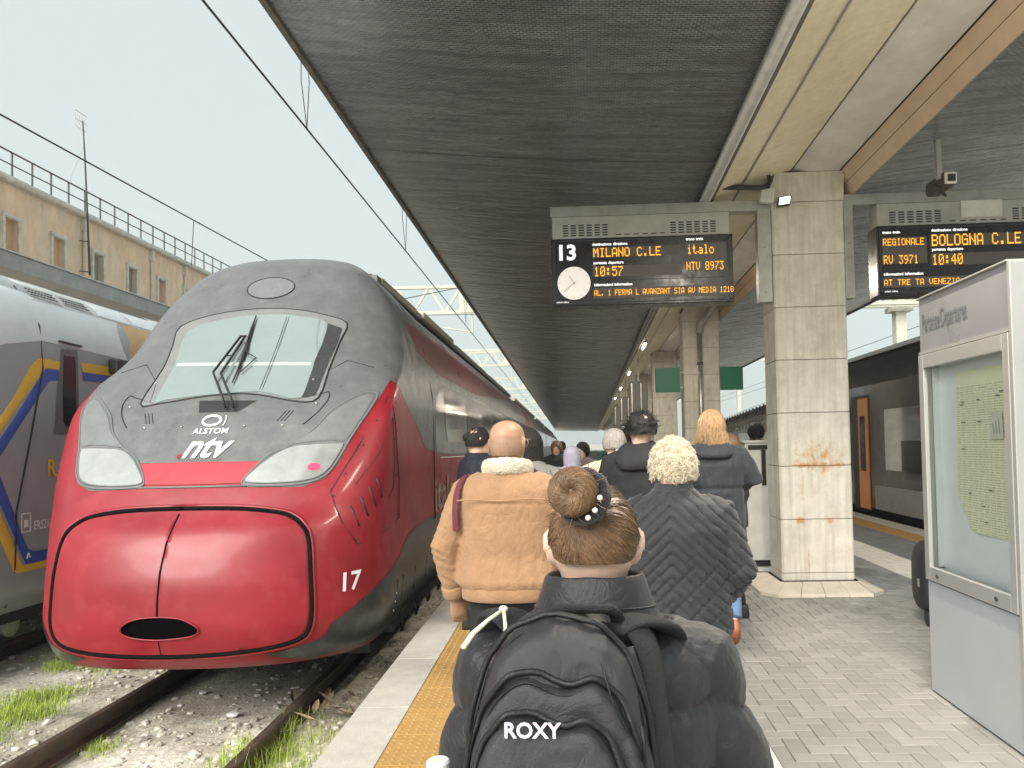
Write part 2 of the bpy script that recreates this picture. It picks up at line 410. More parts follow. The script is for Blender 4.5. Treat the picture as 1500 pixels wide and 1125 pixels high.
# herringbone pavers
W = .10
def pav_mesh(h, m):
    mb = MB(); j = .0022; w, l = (W-j, W/2-j/2) if h else (W/2-j/2, W-j)
    mb.cbox(-w, w, -l, l, -.03, 0, .0035); return mb.mesh('paver', m)
PMH, PMV = pav_mesh(1, M_PAVER), pav_mesh(0, M_PAVER)
cand = []; rest = MB(); restd = MB()
for i in range(-16, 56):
    for j in range(6, 270):
        d = (i-j) % 4
        if d == 0: x, y, h = (i+1)*W, (j+.5)*W, 1
        elif d == 3: x, y, h = (i+.5)*W, (j+1)*W, 0
        else: continue
        if y > 26: continue
        hx = W if h else W/2
        if y > 26: continue
        if x + hx < lx(YE1, y) + .02 or x - hx > RX0 - .02: continue
        x0, x1 = x - hx, x + hx
        x0 = max(x0, lx(YE1, y) + .003); x1 = min(x1, RX0 - .001)
        segs = [(x0, x1)]
        for (p, q) in ((.853, .917), (3.627, 4.173)):       # cut to the pale strips
            segs = [sg for (u, w) in segs for sg in ((u, min(w, p)), (max(u, q), w)) if sg[1] - sg[0] > .008]
        for (u, w) in segs: cand.append((x, y, h, w - u > 2*hx - 1e-4, u, w))
def pscore(c):
    x, y, h, whole, x0, x1 = c
    vis = (x > .93 and y > 3.2 and x < .62*y and not (x > 2.0 and y < 5.0) and x < 3.5)
    return (0 if vis and whole else 1, y)
cand.sort(key=pscore)
for n, (x, y, h, whole, x0, x1) in enumerate(cand):
    dz = random.uniform(-.0016, .0010)
    if n < 300:
        o = link('paver', PMH if h else PMV, plat); o.location = (x, y, dz); o.rotation_euler.z = R(random.gauss(0, .25))
    else:
        j = .0022; w, l = (W-j, W/2-j/2) if h else (W/2-j/2, W-j)
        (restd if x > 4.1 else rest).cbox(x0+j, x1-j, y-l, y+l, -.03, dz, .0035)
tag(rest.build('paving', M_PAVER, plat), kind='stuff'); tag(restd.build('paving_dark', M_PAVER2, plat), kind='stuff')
mb = MB(); mb.add([(lx(YE1, 26)+.02, 25.9, -.003), (RX0, 25.9, -.003), (RX0, PY1, -.003), (lx(YE1, PY1)+.02, PY1, -.003)], [(0,1,2,3)]); mb.build('far_paving', M_PAVER, plat)
for k in range(40):                                     # thin pale kerb line down the platform
    mb = MB(); y0 = 1 + k*.7; mb.cbox(.855, .915, y0, y0+.697, -.03, .002, .003); mb.build('line_stone', M_WHITE_ST, plat)
for k in range(22):                                     # pale guidance band
    mb = MB(); y0 = 4.2 + k*.6; mb.cbox(3.63, 4.17, y0, y0+.596, -.03, .001, .003)
    for q in range(7): mb.box(3.67+q*.07, 3.70+q*.07, y0+.01, y0+.586, 0, .005)
    mb.build('guidance_tile', M_WHITE_ST, plat)
mb = MB(); mb.add([(3.63, 17.4, 0), (4.17, 17.4, 0), (4.17, PY1, 0), (3.63, PY1, 0)], [(0,1,2,3)]); mb.build('guidance_strip', M_WHITE_ST, plat)
for k in range(14):
    mb = MB(); y0 = 6 + k*1.0; mb.cbox(RX0+.003, RX1, y0, y0+.996, -.03, .001, .003); mb.build('edge_tile', M_TACT, plat)
    mb = MB(); mb.cbox(RX1+.003, RE, y0, y0+.996, -.2, .001, .006); mb.build('coping_stone', M_COPE, plat)
mb = MB(); mb.box(RX0, RE, 20, PY1, -.2, 0); mb.build('edge_strip', M_COPE, plat)
# ------------------------------------------------------------------ canopy
def ceiling_material():
    m = bpy.data.materials.new('mosaic_ceiling'); m.use_nodes = True
    bs, nd, L = node_helpers(m)
    tc = nd('ShaderNodeTexCoord')
    br = nd('ShaderNodeTexBrick'); br.inputs['Scale'].default_value = 1.0
    br.inputs['Brick Width'].default_value = .05; br.inputs['Row Height'].default_value = .025; br.inputs['Mortar Size'].default_value = .004
    br.inputs['Color1'].default_value = (.085, .09, .097, 1); br.inputs['Color2'].default_value = (.035, .038, .043, 1); br.inputs['Mortar'].default_value = (.18, .184, .19, 1)
    L(tc.outputs['Object'], br.inputs['Vector'])
    mp = nd('ShaderNodeMapping'); mp.inputs['Scale'].default_value = (1.1, 9, 1)
    n1 = nd('ShaderNodeTexNoise'); n1.inputs['Scale'].default_value = 1.2; n1.inputs['Detail'].default_value = 7; n1.inputs['Roughness'].default_value = .7
    L(tc.outputs['Object'], mp.inputs[0]); L(mp.outputs[0], n1.inputs['Vector'])
    mr = nd('ShaderNodeMapRange'); mr.inputs[1].default_value = .3; mr.inputs[2].default_value = .72; mr.inputs[3].default_value = .65; mr.inputs[4].default_value = 1.75
    L(n1.outputs[0], mr.inputs[0])
    mx = nd('ShaderNodeMix', data_type='RGBA', blend_type='MULTIPLY'); mx.inputs[0].default_value = 1
    L(br.outputs[0], mx.inputs[6]); L(mr.outputs[0], mx.inputs[7])
    # chipped pale spots
    n2 = nd('ShaderNodeTexNoise'); n2.inputs['Scale'].default_value = 2.1; n2.inputs['Detail'].default_value = 9; n2.inputs['Roughness'].default_value = .62
    mp2 = nd('ShaderNodeMapping'); mp2.inputs['Scale'].default_value = (1.2, 3.4, 1); mp2.inputs['Location'].default_value = (3.1, .4, 0)
    L(tc.outputs['Object'], mp2.inputs[0]); L(mp2.outputs[0], n2.inputs['Vector'])
    ms = nd('ShaderNodeMapRange'); ms.inputs[1].default_value = .72; ms.inputs[2].default_value = .745
    L(n2.outputs[0], ms.inputs[0])
    m3 = nd('ShaderNodeMix', data_type='RGBA'); m3.inputs[7].default_value = (.5, .46, .36, 1)
    L(ms.outputs[0], m3.inputs[0]); L(mx.outputs[2], m3.inputs[6]); L(m3.outputs[2], bs.inputs['Base Color'])
    bs.inputs['Roughness'].default_value = .33
    rr = nd('ShaderNodeMapRange'); rr.inputs[1].default_value = .3; rr.inputs[2].default_value = .7; rr.inputs[3].default_value = .36; rr.inputs[4].default_value = .18
    L(n1.outputs[0], rr.inputs[0]); L(rr.outputs[0], bs.inputs['Roughness'])
    b1 = nd('ShaderNodeBump'); b1.inputs['Strength'].default_value = .45; b1.inputs['Distance'].default_value = .004; L(br.outputs['Fac'], b1.inputs['Height']); b1.invert = True
    b2 = nd('ShaderNodeBump'); b2.inputs['Strength'].default_value = .32; b2.inputs['Distance'].default_value = .05; L(n1.outputs[0], b2.inputs['Height']); L(b1.outputs[0], b2.inputs['Normal'])
    L(b2.outputs[0], bs.inputs['Normal'])
    return m
M_CEIL = ceiling_material()
M_FASCIA = mat('canopy_fascia', (.13, .12, .11), .8, var=.25, vscale=5, bump=.3, dirt=(.25, .23, .2), damt=.4)
M_ROOF = mat('canopy_roof', (.22, .21, .2), .9, var=.2)
M_SOFFIT = mat('soffit_cream', (.80, .72, .52), .45, var=.08, vscale=14, bump=.25, bscale=220, dirt=(.58, .50, .34), dscale=1.4, damt=.5)
M_BEAM = mat('beam_concrete', (.74, .72, .65), .6, var=.12, vscale=3, bump=.3, bscale=120, dirt=(.52, .49, .43), dscale=1.1, damt=.5)
M_TAN = mat('tan_panel', (.70, .53, .37), .5, var=.1, vscale=3, bump=.1, dirt=(.55, .42, .29), damt=.4)  # warm lamp glow on these panels is put into their colour
M_METAL = mat('galvanised', (.46, .45, .42), .38, .75, var=.18, vscale=9, rvar=.1, dirt=(.26, .22, .17), damt=.35)
M_BLACK = mat('black_plastic', (.02, .02, .022), .45, var=.1)
M_DARKM = mat('dark_steel', (.06, .06, .062), .5, .4, var=.2)
CY0, CY1 = 3.3, 165
canopy = thing('platform_canopy', 'long platform canopy with dark glossy mosaic underside', 'canopy', (2.4, CY0, 4.3))
LZ_, GX, GZT = 4.72, 1.40, 4.44
step = 4.15; y = CY0; k = 0
while y < CY1:
    y1 = min(y + step, CY1) - .012
    mb = MB()
    def Lp(yy): return (lx(-1.985, yy), yy, LZ_)
    nx = 8
    vs = []
    for yy in (y, y1):
        p, q = Vector(Lp(yy)), Vector((GX+.05, yy, GZT))
        vs += [p.lerp(q, i/nx) + Vector((0, 0, -.05*math.sin(math.pi*i/nx))) for i in range(nx+1)]
    mb.add(vs, [(i, nx+1+i, nx+2+i, i+1) for i in range(nx)])
    mb.build('ceiling_panel', M_CEIL, canopy, smooth=True)
    mb = MB()
    vs = []
    for yy in (y, y1):
        p, q = Vector((2.94, yy, 4.36)), Vector((6.5, yy, 4.74))
        vs += [p.lerp(q, i/nx) for i in range(nx+1)]
    mb.add(vs, [(i, nx+1+i, nx+2+i, i+1) for i in range(nx)])
    mb.build('ceiling_panel', M_CEIL, canopy, smooth=True)
    y += step; k += 1
mb = MB()
def Lq(yy, a, z): return (lx(a, yy), yy, z)
mb.add([Lq(CY0, -2.03, 4.69), Lq(CY0, -1.985, 4.69), Lq(CY0, -1.985, 4.98), Lq(CY0, -2.03, 4.98), Lq(CY1, -2.03, 4.69), Lq(CY1, -1.985, 4.69), Lq(CY1, -1.985, 4.98), Lq(CY1, -2.03, 4.98)],
       [(0,1,2,3),(7,6,5,4),(0,4,5,1),(1,5,6,2),(2,6,7,3),(3,7,4,0)])
mb.build('fascia', M_FASCIA, canopy, fix=True)
mb = MB(); mb.box(6.5, 6.55, CY0, CY1, 4.71, 4.98); mb.build('fascia', M_FASCIA, canopy)
mb = MB()
mb.add([Lq(CY0, -1.98, 4.80), (6.49, CY0, 4.80), (6.49, CY1, 4.80), Lq(CY1, -1.98, 4.80), Lq(CY0, -1.98, 5.0), (6.49, CY0, 5.0), (6.49, CY1, 5.0), Lq(CY1, -1.98, 5.0)],
       [(3,2,1,0),(4,5,6,7),(0,1,5,4),(1,2,6,5),(2,3,7,6),(3,0,4,7)])
mb.build('roof_deck', M_ROOF, canopy)
mb = MB()                                               # rounded gutter lip
gp = [(GX-.045+.055*math.cos(t), 4.345+.075*math.sin(t)) for t in (math.pi*2*q/14 for q in range(14))]
mb.prism(gp, CY0, CY1); mb.build('gutter', M_METAL, canopy, smooth=True)
mb = MB(); mb.box(GX-.01, GX+.03, CY0, CY1, 4.30, 4.80); mb.build('gutter_back', M_FASCIA, canopy)
# cream soffit panels, in two strips
yy = CY0; n = 0
while yy < CY1:
    ln = 1.95 if yy < 40 else 20
    for (xa, za, xb, zb) in ((1.425, 4.325, 1.725, 4.43), (1.735, 4.434, 2.285, 4.60)):
        mb = MB(); y1 = min(yy+ln, CY1)-.008
        mb.add([(xa,yy,za),(xb,yy,zb),(xb,y1,zb),(xa,y1,za),(xa-.006,yy,za+.02),(xb-.006,yy,zb+.02),(xb-.006,y1,zb+.02),(xa-.006,y1,za+.02)],
               [(0,3,2,1),(4,5,6,7),(0,1,5,4),(1,2,6,5),(2,3,7,6),(3,0,4,7)])
        mb.build('soffit_panel', M_SOFFIT, canopy, bevel=.004)
    yy += ln
mb = MB(); mb.tube([(1.728, CY0, 4.418), (1.728, CY1, 4.418)], .009, 6); mb.build('seam_trim', M_METAL, canopy)
mb = MB(); mb.prism([(2.31,4.80),(2.31,4.61),(2.44,4.565),(2.80,4.565),(2.815,4.80)], CY0, CY1); mb.build('beam', M_BEAM, canopy, bevel=.006)
for (xa, za, xb, zb) in ((2.822, 4.57, 2.872, 4.44), (2.876, 4.432, 2.93, 4.30)):
    mb = MB(); mb.prism([(xa,za),(xa+.02,za+.01),(xb+.02,zb+.005),(xb,zb)], CY0, CY1); mb.build('side_panel', M_TAN, canopy)
mb = MB(); mb.bar((2.937, CY0, 4.300), (2.937, CY1, 4.300), .012); mb.build('panel_edge', M_METAL, canopy)
# vent grille in the soffit
v = MB(); v.box(-.11, .11, -.075, .075, -.014, -.002)
for q in range(6): v.box(-.1, .1, -.062+q*.022, -.052+q*.022, -.02, -.013)
vo = v.build('vent_grille', M_DARKM, canopy); vo.location = Vector((2.06, 6.55, 4.528)) - Vector((2.4, CY0, 4.3)); vo.rotation_euler.y = -math.atan2(.166, .55)

# ------------------------------------------------------------------ columns
def column_material(name, rust):
    m = mat(name, (.68, .645, .56), .85, var=.12, vscale=5, bump=.45, bscale=110, dirt=(.46, .41, .32), dscale=3.2, damt=.7)
    bs, nd, L = node_helpers(m)
    src = bs.inputs['Base Color'].links[0].from_socket
    tc = nd('ShaderNodeTexCoord'); mp = nd('ShaderNodeMapping'); mp.inputs['Scale'].default_value = (14, 14, .8)
    n = nd('ShaderNodeTexNoise'); n.inputs['Scale'].default_value = 1.4; n.inputs['Detail'].default_value = 6
    L(tc.outputs['Object'], mp.inputs[0]); L(mp.outputs[0], n.inputs['Vector'])
    mr = nd('ShaderNodeMapRange'); mr.inputs[1].default_value = .42; mr.inputs[2].default_value = .75; mr.inputs[4].default_value = .55
    L(n.outputs[0], mr.inputs[0])
    mx = nd('ShaderNodeMix', data_type='RGBA'); mx.inputs[7].default_value = (.40, .365, .30, 1)
    L(mr.outputs[0], mx.inputs[0]); L(src, mx.inputs[6]); out = mx.outputs[2]
    if rust:
        sx = nd('ShaderNodeSeparateXYZ'); L(tc.outputs['Object'], sx.inputs[0])
        n2 = nd('ShaderNodeTexNoise'); n2.inputs['Scale'].default_value = 11; n2.inputs['Detail'].default_value = 7; n2.inputs['Roughness'].default_value = .72
        mp2 = nd('ShaderNodeMapping'); mp2.inputs['Scale'].default_value = (1.5, 1, .9); L(tc.outputs['Object'], mp2.inputs[0]); L(mp2.outputs[0], n2.inputs['Vector'])
        def gauss(sock, c, w):
            a = nd('ShaderNodeMath', operation='SUBTRACT'); a.inputs[1].default_value = c; L(sock, a.inputs[0])
            b = nd('ShaderNodeMath', operation='DIVIDE'); b.inputs[1].default_value = w; L(a.outputs[0], b.inputs[0])
            e = nd('ShaderNodeMath', operation='MULTIPLY'); L(b.outputs[0], e.inputs[0]); L(b.outputs[0], e.inputs[1])
            f = nd('ShaderNodeMath', operation='MULTIPLY'); f.inputs[1].default_value = -1; L(e.outputs[0], f.inputs[0])
            g = nd('ShaderNodeMath', operation='EXPONENT'); L(f.outputs[0], g.inputs[0]); return g.outputs[0]
        def op(o, a, b):
            q = nd('ShaderNodeMath', operation=o)
            for i, v_ in enumerate((a, b)):
                if isinstance(v_, (int, float)): q.inputs[i].default_value = v_
                else: L(v_, q.inputs[i])
            return q.outputs[0]
        X, Z_ = sx.outputs[0], sx.outputs[2]
        patch1 = op('MULTIPLY', gauss(X, .05, .30), gauss(Z_, 1.42, .20))
        line1 = op('MULTIPLY', gauss(X, .03, .36), gauss(Z_, 1.335, .022))
        line2 = op('MULTIPLY', op('MAXIMUM', gauss(X, -.17, .09), gauss(X, .12, .06)), gauss(Z_, .74, .05))
        drip = op('MULTIPLY', gauss(X, -.10, .012), op('MULTIPLY', gauss(Z_, .25, .22), .8))
        drip2 = op('MULTIPLY', gauss(X, -.15, .03), op('MULTIPLY', gauss(Z_, 1.12, .16), .5))
        tot = op('ADD', op('ADD', op('MULTIPLY', patch1, .75), op('MULTIPLY', line1, .8)), op('ADD', op('ADD', line2, drip), drip2))
        msk = nd('ShaderNodeMapRange'); msk.inputs[1].default_value = .63; msk.inputs[2].default_value = .84
        L(op('ADD', n2.outputs[0], op('MULTIPLY', op('MINIMUM', tot, 1), .32)), msk.inputs[0])
        m2 = nd('ShaderNodeMix', data_type='RGBA'); m2.inputs[7].default_value = (.52, .25, .08, 1)
        L(op('MULTIPLY', msk.outputs[0], op('MINIMUM', op('MULTIPLY', tot, 4), .9)), m2.inputs[0]); L(out, m2.inputs[6]); out = m2.outputs[2]
    L(out, bs.inputs['Base Color'])
    return m
M_COL1 = column_material('column_concrete_rusty', True)
M_COL = column_material('column_concrete', False)
M_BASE = mat('base_stone', (.62, .56, .47), .8, var=.1, bump=.3, isl=.05, dirt=(.4, .36, .3), damt=.4)
COLW, COLD = .78, .52
CX0 = 2.05
ZJ = [.085, .17, .75, 1.33, 1.91, 2.49, 3.07, 3.65, 4.23, 4.565]
col_labels = ['rust-stained square concrete column nearest the camera, beside the departure boards', 'concrete column with a steel drainpipe and two green signs', 'third concrete column down the platform, behind the green signs',
              'fourth concrete column down the platform', 'fifth concrete column down the platform', 'sixth concrete column down the platform', 'seventh concrete column down the platform', 'eighth concrete column down the platform', 'ninth, farthest concrete column down the platform']
CYS = [8.14 + 7.9*k for k in range(9)]
for k, cy in enumerate(CYS):
    c = thing('concrete_column', col_labels[k], 'column', (CX0+COLW/2, cy, 0), 'W', 'columns carrying the canopy')
    for i in range(len(ZJ)-1):
        mb = MB(); z0, z1 = ZJ[i]+.003, ZJ[i+1]-.003
        x0, x1 = CX0, CX0+COLW
        if i == len(ZJ)-2:                               # flared head under the beam
            mb.prism([(x0, z0), (x1, z0), (x1+.02, z1), (x0+.05, z1), (x0-.03, z0+.1)], cy, cy+COLD)
        else:
            ch = .02
            mb.prism([(x0+ch, cy), (x1-ch, cy), (x1, cy+ch), (x1, cy+COLD), (x0, cy+COLD), (x0, cy+ch)], z0, z1, 'z')
        mb.build('block', M_COL1 if k == 0 else M_COL, c, bevel=.006 if k < 3 else 0)
    mb = MB(); mb.box(CX0+.012, CX0+COLW-.012, cy+.012, cy+COLD-.012, .05, 4.56); mb.build('core', M_SLAB, c)
    if k < 4:
        o = [(1.74, cy-.30), (1.88, cy-.45), (2.86, cy-.45), (3.02, cy-.28), (3.02, cy+.78), (1.74, cy+.78)]
        inr = [(CX0-.03, cy-.03), (CX0+.01, cy-.06), (CX0+COLW-.01, cy-.06), (CX0+COLW+.03, cy-.03), (CX0+COLW+.03, cy+COLD+.03), (CX0-.03, cy+COLD+.03)]
        # front side in four stones
        n = 4
        for q in range(n):
            t0, t1 = q/n, (q+1)/n
            def le(p, r, t): return (p[0]+(r[0]-p[0])*t, p[1]+(r[1]-p[1])*t)
            A, B = le(o[1], o[2], t0), le(o[1], o[2], t1-.004); Cc, Dd = le(inr[1], inr[2], t1-.004), le(inr[1], inr[2], t0)
            mb = MB(); mb.add([(*A,0),(*B,0),(*Cc,0),(*Dd,0),(*A,.035),(*B,.035),(*Cc,.088),(*Dd,.088)], [(0,1,5,4),(4,5,6,7),(1,2,6,5),(3,0,4,7)]); mb.build('base_stone', M_BASE, c, bevel=.004)
        for (i0, i1) in ((0,1),(2,3),(3,4),(4,5),(5,0)):
            mb = MB(); A, B, Cc, Dd = o[i0], o[i1], inr[i1], inr[i0]
            mb.add([(*A,0),(*B,0),(*Cc,0),(*Dd,0),(*A,.035),(*B,.035),(*Cc,.088),(*Dd,.088)], [(0,1,5,4),(4,5,6,7)]); mb.build('base_stone', M_BASE, c)

# ------------------------------------------------------------------ departure boards
M_BOARD = mat('board_black', (.012, .012, .014), .3, var=.1, rvar=.1)
M_LEDP = mat('led_panel', (.11, .095, .09), .5, var=.05)
M_LED = mat('led_amber', (1, .5, .05), .5, var=0, emit=(1, .43, .03), estr=.42)
M_WHT = mat('print_white', (.85, .85, .85), .5, var=0, emit=(1, 1, 1), estr=.2)
M_DIAL = mat('clock_dial', (.85, .82, .78), .4, var=0, emit=(1, .93, .86), estr=.12)
M_HOUS = mat('board_housing', (.44, .435, .40), .5, .1, var=.1, dirt=(.3, .27, .22), damt=.4)
M_ARM = mat('bracket_steel', (.40, .40, .37), .5, .4, var=.14, dirt=(.24, .17, .11), dscale=4, damt=.5)
F5 = {'A':'7E1111117E','B':'7F49494936','C':'3E41414122','D':'7F4141221C','E':'7F49494941','F':'7F09090901','G':'3E4149497A','H':'7F0808087F','I':'00417F4100','L':'7F40404040','M':'7F020C027F','N':'7F0408107F','O':'3E4141413E','P':'7F09090906','R':'7F09192946','S':'4649494931','T':'01017F0101','U':'3F4040403F','V':'1F2040201F','Z':'6151494543',
      '0':'3E5149453E','1':'00427F4000','2':'4261514946','3':'2141454B31','4':'1814127F10','5':'2745454539','6':'3C4A494930','7':'0171090503','8':'3649494936','9':'064949291E',':':'0036360000','.':'0060600000',' ':'0000000000','-':'0808080808',
      'i':'00447D4000','t':'043F444020','a':'2054545478','l':'00417F4000','o':'3844444438'}
def dots(mb, txt, x, z, h, y, gap=1, sx=1.):
    p = h/7; d = p*.43
    for ch in txt:
        s = F5.get(ch, '0000000000')
        for cidx in range(5):
            b = int(s[cidx*2:cidx*2+2], 16)
            for r in range(7):
                if b >> r & 1:
                    cx, cz = x + (cidx+.5)*p*sx, z - (r+.5)*p
                    mb.add([(cx-d*sx,y,cz-d),(cx+d*sx,y,cz-d),(cx+d*sx,y,cz+d),(cx-d*sx,y,cz+d)], [(0,1,2,3)])
        x += (5+gap)*p*sx
def board(label, x0, x1, z0, z1, yb, left):
    W_, H_ = x1-x0, z1-z0
    t = thing('departure_board', label, 'departure board', ((x0+x1)/2, yb, z0), 'W', 'departure boards on the first column')
    mb = MB(); mb.box(x0, x1, yb, yb+.26, z0, z1); c = mb.build('case', M_BOARD, t, bevel=.008)
    X = lambda f: x0 + f*W_
    Zf = lambda f: z1 - f*H_
    y = yb-.004
    mb = MB(); 
    for (a, b, c2, d) in ((.012,.988,.03,.046), (.012,.988,.95,.966)): mb.box(X(a), X(b), yb-.006, yb, Zf(d), Zf(c2))
    for (a, b) in ((.012,.02),(.98,.988)): mb.box(X(a), X(b), yb-.006, yb, Zf(.966), Zf(.03))
    mb.build('case_rim', M_DARKM, t)
    def panel(a, b, c2, d):
        mb = MB(); mb.box(X(a), X(b), yb-.003, yb+.002, Zf(d), Zf(c2)); mb.build('led_panel', M_LEDP, t)
    def led(txt, a, c2, h, sx=1.):
        p = h*H_/7; i = 0
        for word in txt.split(' '):
            mb = MB(); dots(mb, word, X(a) + i*6*p*sx, Zf(c2), h*H_, y-.003, sx=sx); i += len(word)+1
            tag(mb.build('led_lettering', M_LED, t), kind='stuff')
    def cap(txt, a, c2, size=.042):
        dx = 0
        for word in txt.split():
            mb = MB(); lay_text(mb, word, lambda u, w: (X(a)+dx+u, y-.002, Zf(c2)+w), size, align='LEFT', bold=.002); mb.build('caption', M_WHT, t)
            dx = max(v.x for v in mb.v) - X(a) + size*.35
    mb = MB(); mb.box(X(.21) if left else X(.03), X(.97), yb-.005, yb, Zf(.637), Zf(.63)); mb.build('divider', M_DARKM, t)
    if left:
        panel(.23,.72,.145,.29); panel(.23,.72,.42,.58); panel(.74,.965,.12,.53); panel(.23,.965,.745,.90)
        cap('destinazione', .23, .10); cap('direzione', .345, .10); cap('treno train', .745, .065)
        cap('partenza  departure', .235, .375); cap('informazioni  information', .235, .70)
        led('MILANO C.LE', .235, .155, .135, .79); led('10:57', .238, .43, .145, .70); led('italo', .75, .15, .135, .70); led('NTV 8973', .745, .40, .125, .64)
        led('AL. 1 FERMA L AVANZANT SIA AV MEDIA 1218', .235, .775, .085, .70)
        mb = MB(); lay_text(mb, '13', lambda u, w: (X(.085)+u, y-.002, Zf(.22)+w), .235, bold=.008); mb.build('platform_number', M_WHT, t)
        cx, cz, r = X(.125), Zf(.665), .183
        mb = MB(); mb.lathe([(r, 0), (r, -.012), (r-.004, -.014)], (cx, yb, cz), 40, 'y'); d = mb.build('clock_dial', M_DIAL, t)
        mb = MB()
        for q in range(12):
            an = q*math.pi/6; mb.bar((cx+math.sin(an)*r*.84, yb-.0165, cz+math.cos(an)*r*.84), (cx+math.sin(an)*r*.93, yb-.0165, cz+math.cos(an)*r*.93), .005, .003, (0,1,0))
        mb.build('hour_marks', mat('dial_grey', (.45, .42, .4), .6, var=0), t)
        for an, l in ((R(327), .10), (R(230), .145)):
            mb = MB(); mb.bar((cx-math.sin(an)*.02, yb-.019, cz-math.cos(an)*.02), (cx+math.sin(an)*l, yb-.019, cz+math.cos(an)*l), .007, .003, (0,1,0)); mb.build('clock_hand', MATS['dial_grey'], t)
        mb = MB(); lay_text(mb, 'solari udine', lambda u, w: (X(.025)+u, y-.002, Zf(.945)+w), .03, align='LEFT', bold=.001); mb.build('maker_lettering', M_WHT, t)
        for q in (0, 1):
            mb = MB(); mb.lathe([(.016, 0), (.016, -.004)], (X(.675+q*.035), yb, Zf(.10)), 12, 'y'); mb.build('sensor', M_DARKM, t)
    else:
        panel(.025,.245,.17,.55); panel(.262,.99,.15,.32); panel(.262,.99,.42,.59); panel(.025,.99,.745,.89)
        cap('treno train', .028, .10); cap('destinazione direzione', .268, .09); cap('partenza departure', .268, .365); cap('informazioni information', .028, .70)
        led('REGIONALE', .029, .19, .10, .76); led('RV 3971', .030, .43, .125, .66); led('BOLOGNA C.LE', .268, .15, .165, .74); led('10:40', .268, .43, .155, .66)
        led('AT TRE TA VENEZIA 1238', .029, .775, .085, .86)
        mb = MB(); mb.lathe([(.033, 0), (.033, -.01), (.02, -.025)], (X(.885), yb, Zf(.06)), 16, 'y'); mb.build('warning_lamp', M_LED, t)
        mb = MB(); lay_text(mb, 'solari udine', lambda u, w: (X(.03)+u, y-.002, Zf(.945)+w), .03, align='LEFT', bold=.001); mb.build('maker_lettering', M_WHT, t)
    # vented housing above the case
    hx0, hx1 = x0+.02, x1-.03 if left else x1
    mb = MB(); mb.box(hx0, hx1, yb+.02, yb+.24, z1, z1+.25); mb.build('vent_housing', M_HOUS, t, bevel=.005)
    mb = MB()
    for (f0, f1) in ((.06, .33), (.67, .94)):
        nn = 6
        for q in range(nn):
            xa = hx0 + (f0 + (f1-f0)*q/nn)*(hx1-hx0); xb = xa + (f1-f0)/nn*(hx1-hx0)*.68
            mb = MB()
            for r_ in range(5): mb.box(xa, xb, yb+.016, yb+.0205, z1+.03+r_*.028, z1+.045+r_*.028)
            tag(mb.build('vent_louvre', M_DARKM, t), kind='stuff')
    for q in range(6):
        mb = MB(); xa = hx0 + (.36+.05*q)*(hx1-hx0); mb.box(xa, xa+.06, yb+.016, yb+.0205, z1+.03, z1+.042); mb.build('vent_slot', M_DARKM, t)
    if not left:
        mb = MB(); mb.box(X(.42), X(.62), yb+.006, yb+.018, z1+.07, z1+.25); mb.build('paper_notice', M_WHITE_ST, t)
    # bracket arm from the column
    ax0, ax1 = (x0, CX0+.01) if left else (CX0+COLW-.01, x1)
    mb = MB(); mb.box(ax0, ax1, yb+.03, yb+.17, z1+.255, z1+.372); mb.build('bracket_arm', M_ARM, t, bevel=.006)
    bx0, bx1 = (CX0-.155, CX0-.006) if left else (CX0+COLW+.006, CX0+COLW+.105)
    mb = MB(); mb.box(bx0, bx1, yb+.035, yb+.165, z0-.01, z1+.26)
    for q in range(4): mb.lathe([(.011, 0), (.011, -.01)], ((bx0+bx1)/2, yb+.035, z0+.1+q*.25), 8, 'y')
    mb.build('bracket_channel', M_ARM, t, bevel=.006)
    return t
board('black departure board with round clock, number 13 and amber lettering left of the column', -.392, 1.612, 3.148, 3.90, 8.13, True)
board('black departure board right of the column, amber lettering, partly hidden by the timetable stand', 3.17, 5.35, 3.165, 3.93, 8.13, False)

# floodlight, junction box, conduit on the first column
t = thing('floodlight', 'small lit floodlight in a black case at the top of the rusty column', 'floodlight', (2.16, 8.13, 4.2))
mb = MB(); mb.prism([(2.085, 4.145), (2.225, 4.165), (2.235, 4.27), (2.095, 4.25)], 8.02, 8.075); mb.build('case', M_BLACK, t, bevel=.006)
mb = MB(); mb.prism([(2.10, 4.165), (2.212, 4.181), (2.220, 4.255), (2.108, 4.238)], 8.012, 8.0195); mb.build('lamp_glass', mat('flood_glass', (.9, .9, .85), .4, var=0, emit=(1, .97, .9), estr=1.6), t)
mb = MB(); mb.bar((2.15, 8.07, 4.2), (2.15, 8.145, 4.2), .03); mb.build('mount', M_BLACK, t)
mb = MB(); mb.box(1.895, 2.045, 8.02, 8.10, 4.20, 4.37); j = single(mb, 'junction_box', mat('grey_box', (.55, .55, .52), .5, var=.1), 'grey junction box on the bracket beside the floodlight', 'junction box', (1.97, 8.06, 4.2), bevel=.012); j.rotation_euler.y = R(8)
mb = MB(); mb.tube([(1.36, 8.0, 4.46), (1.40, 8.0, 4.40), (1.46, 8.0, 4.375), (1.9, 8.02, 4.36), (2.0, 8.04, 4.37)], .03, 8); single(mb, 'conduit', M_BLACK, 'black bent conduit from the gutter to the rusty column head', 'conduit', (1.7, 8.0, 4.36), smooth=True)
mb = MB(); mb.tube([(2.0, 8.05, 4.37), (2.03, 8.06, 4.45), (2.02, 8.1, 4.53), (2.05, 8.12, 4.58)], .012, 6); mb.tube([(1.99, 8.05, 4.37), (2.01, 8.07, 4.46), (1.99, 8.1, 4.56)], .008, 6); single(mb, 'cable_bundle', M_BLACK, 'thin black cables rising behind the floodlight', 'cables', (2.02, 8.08, 4.4), smooth=True)

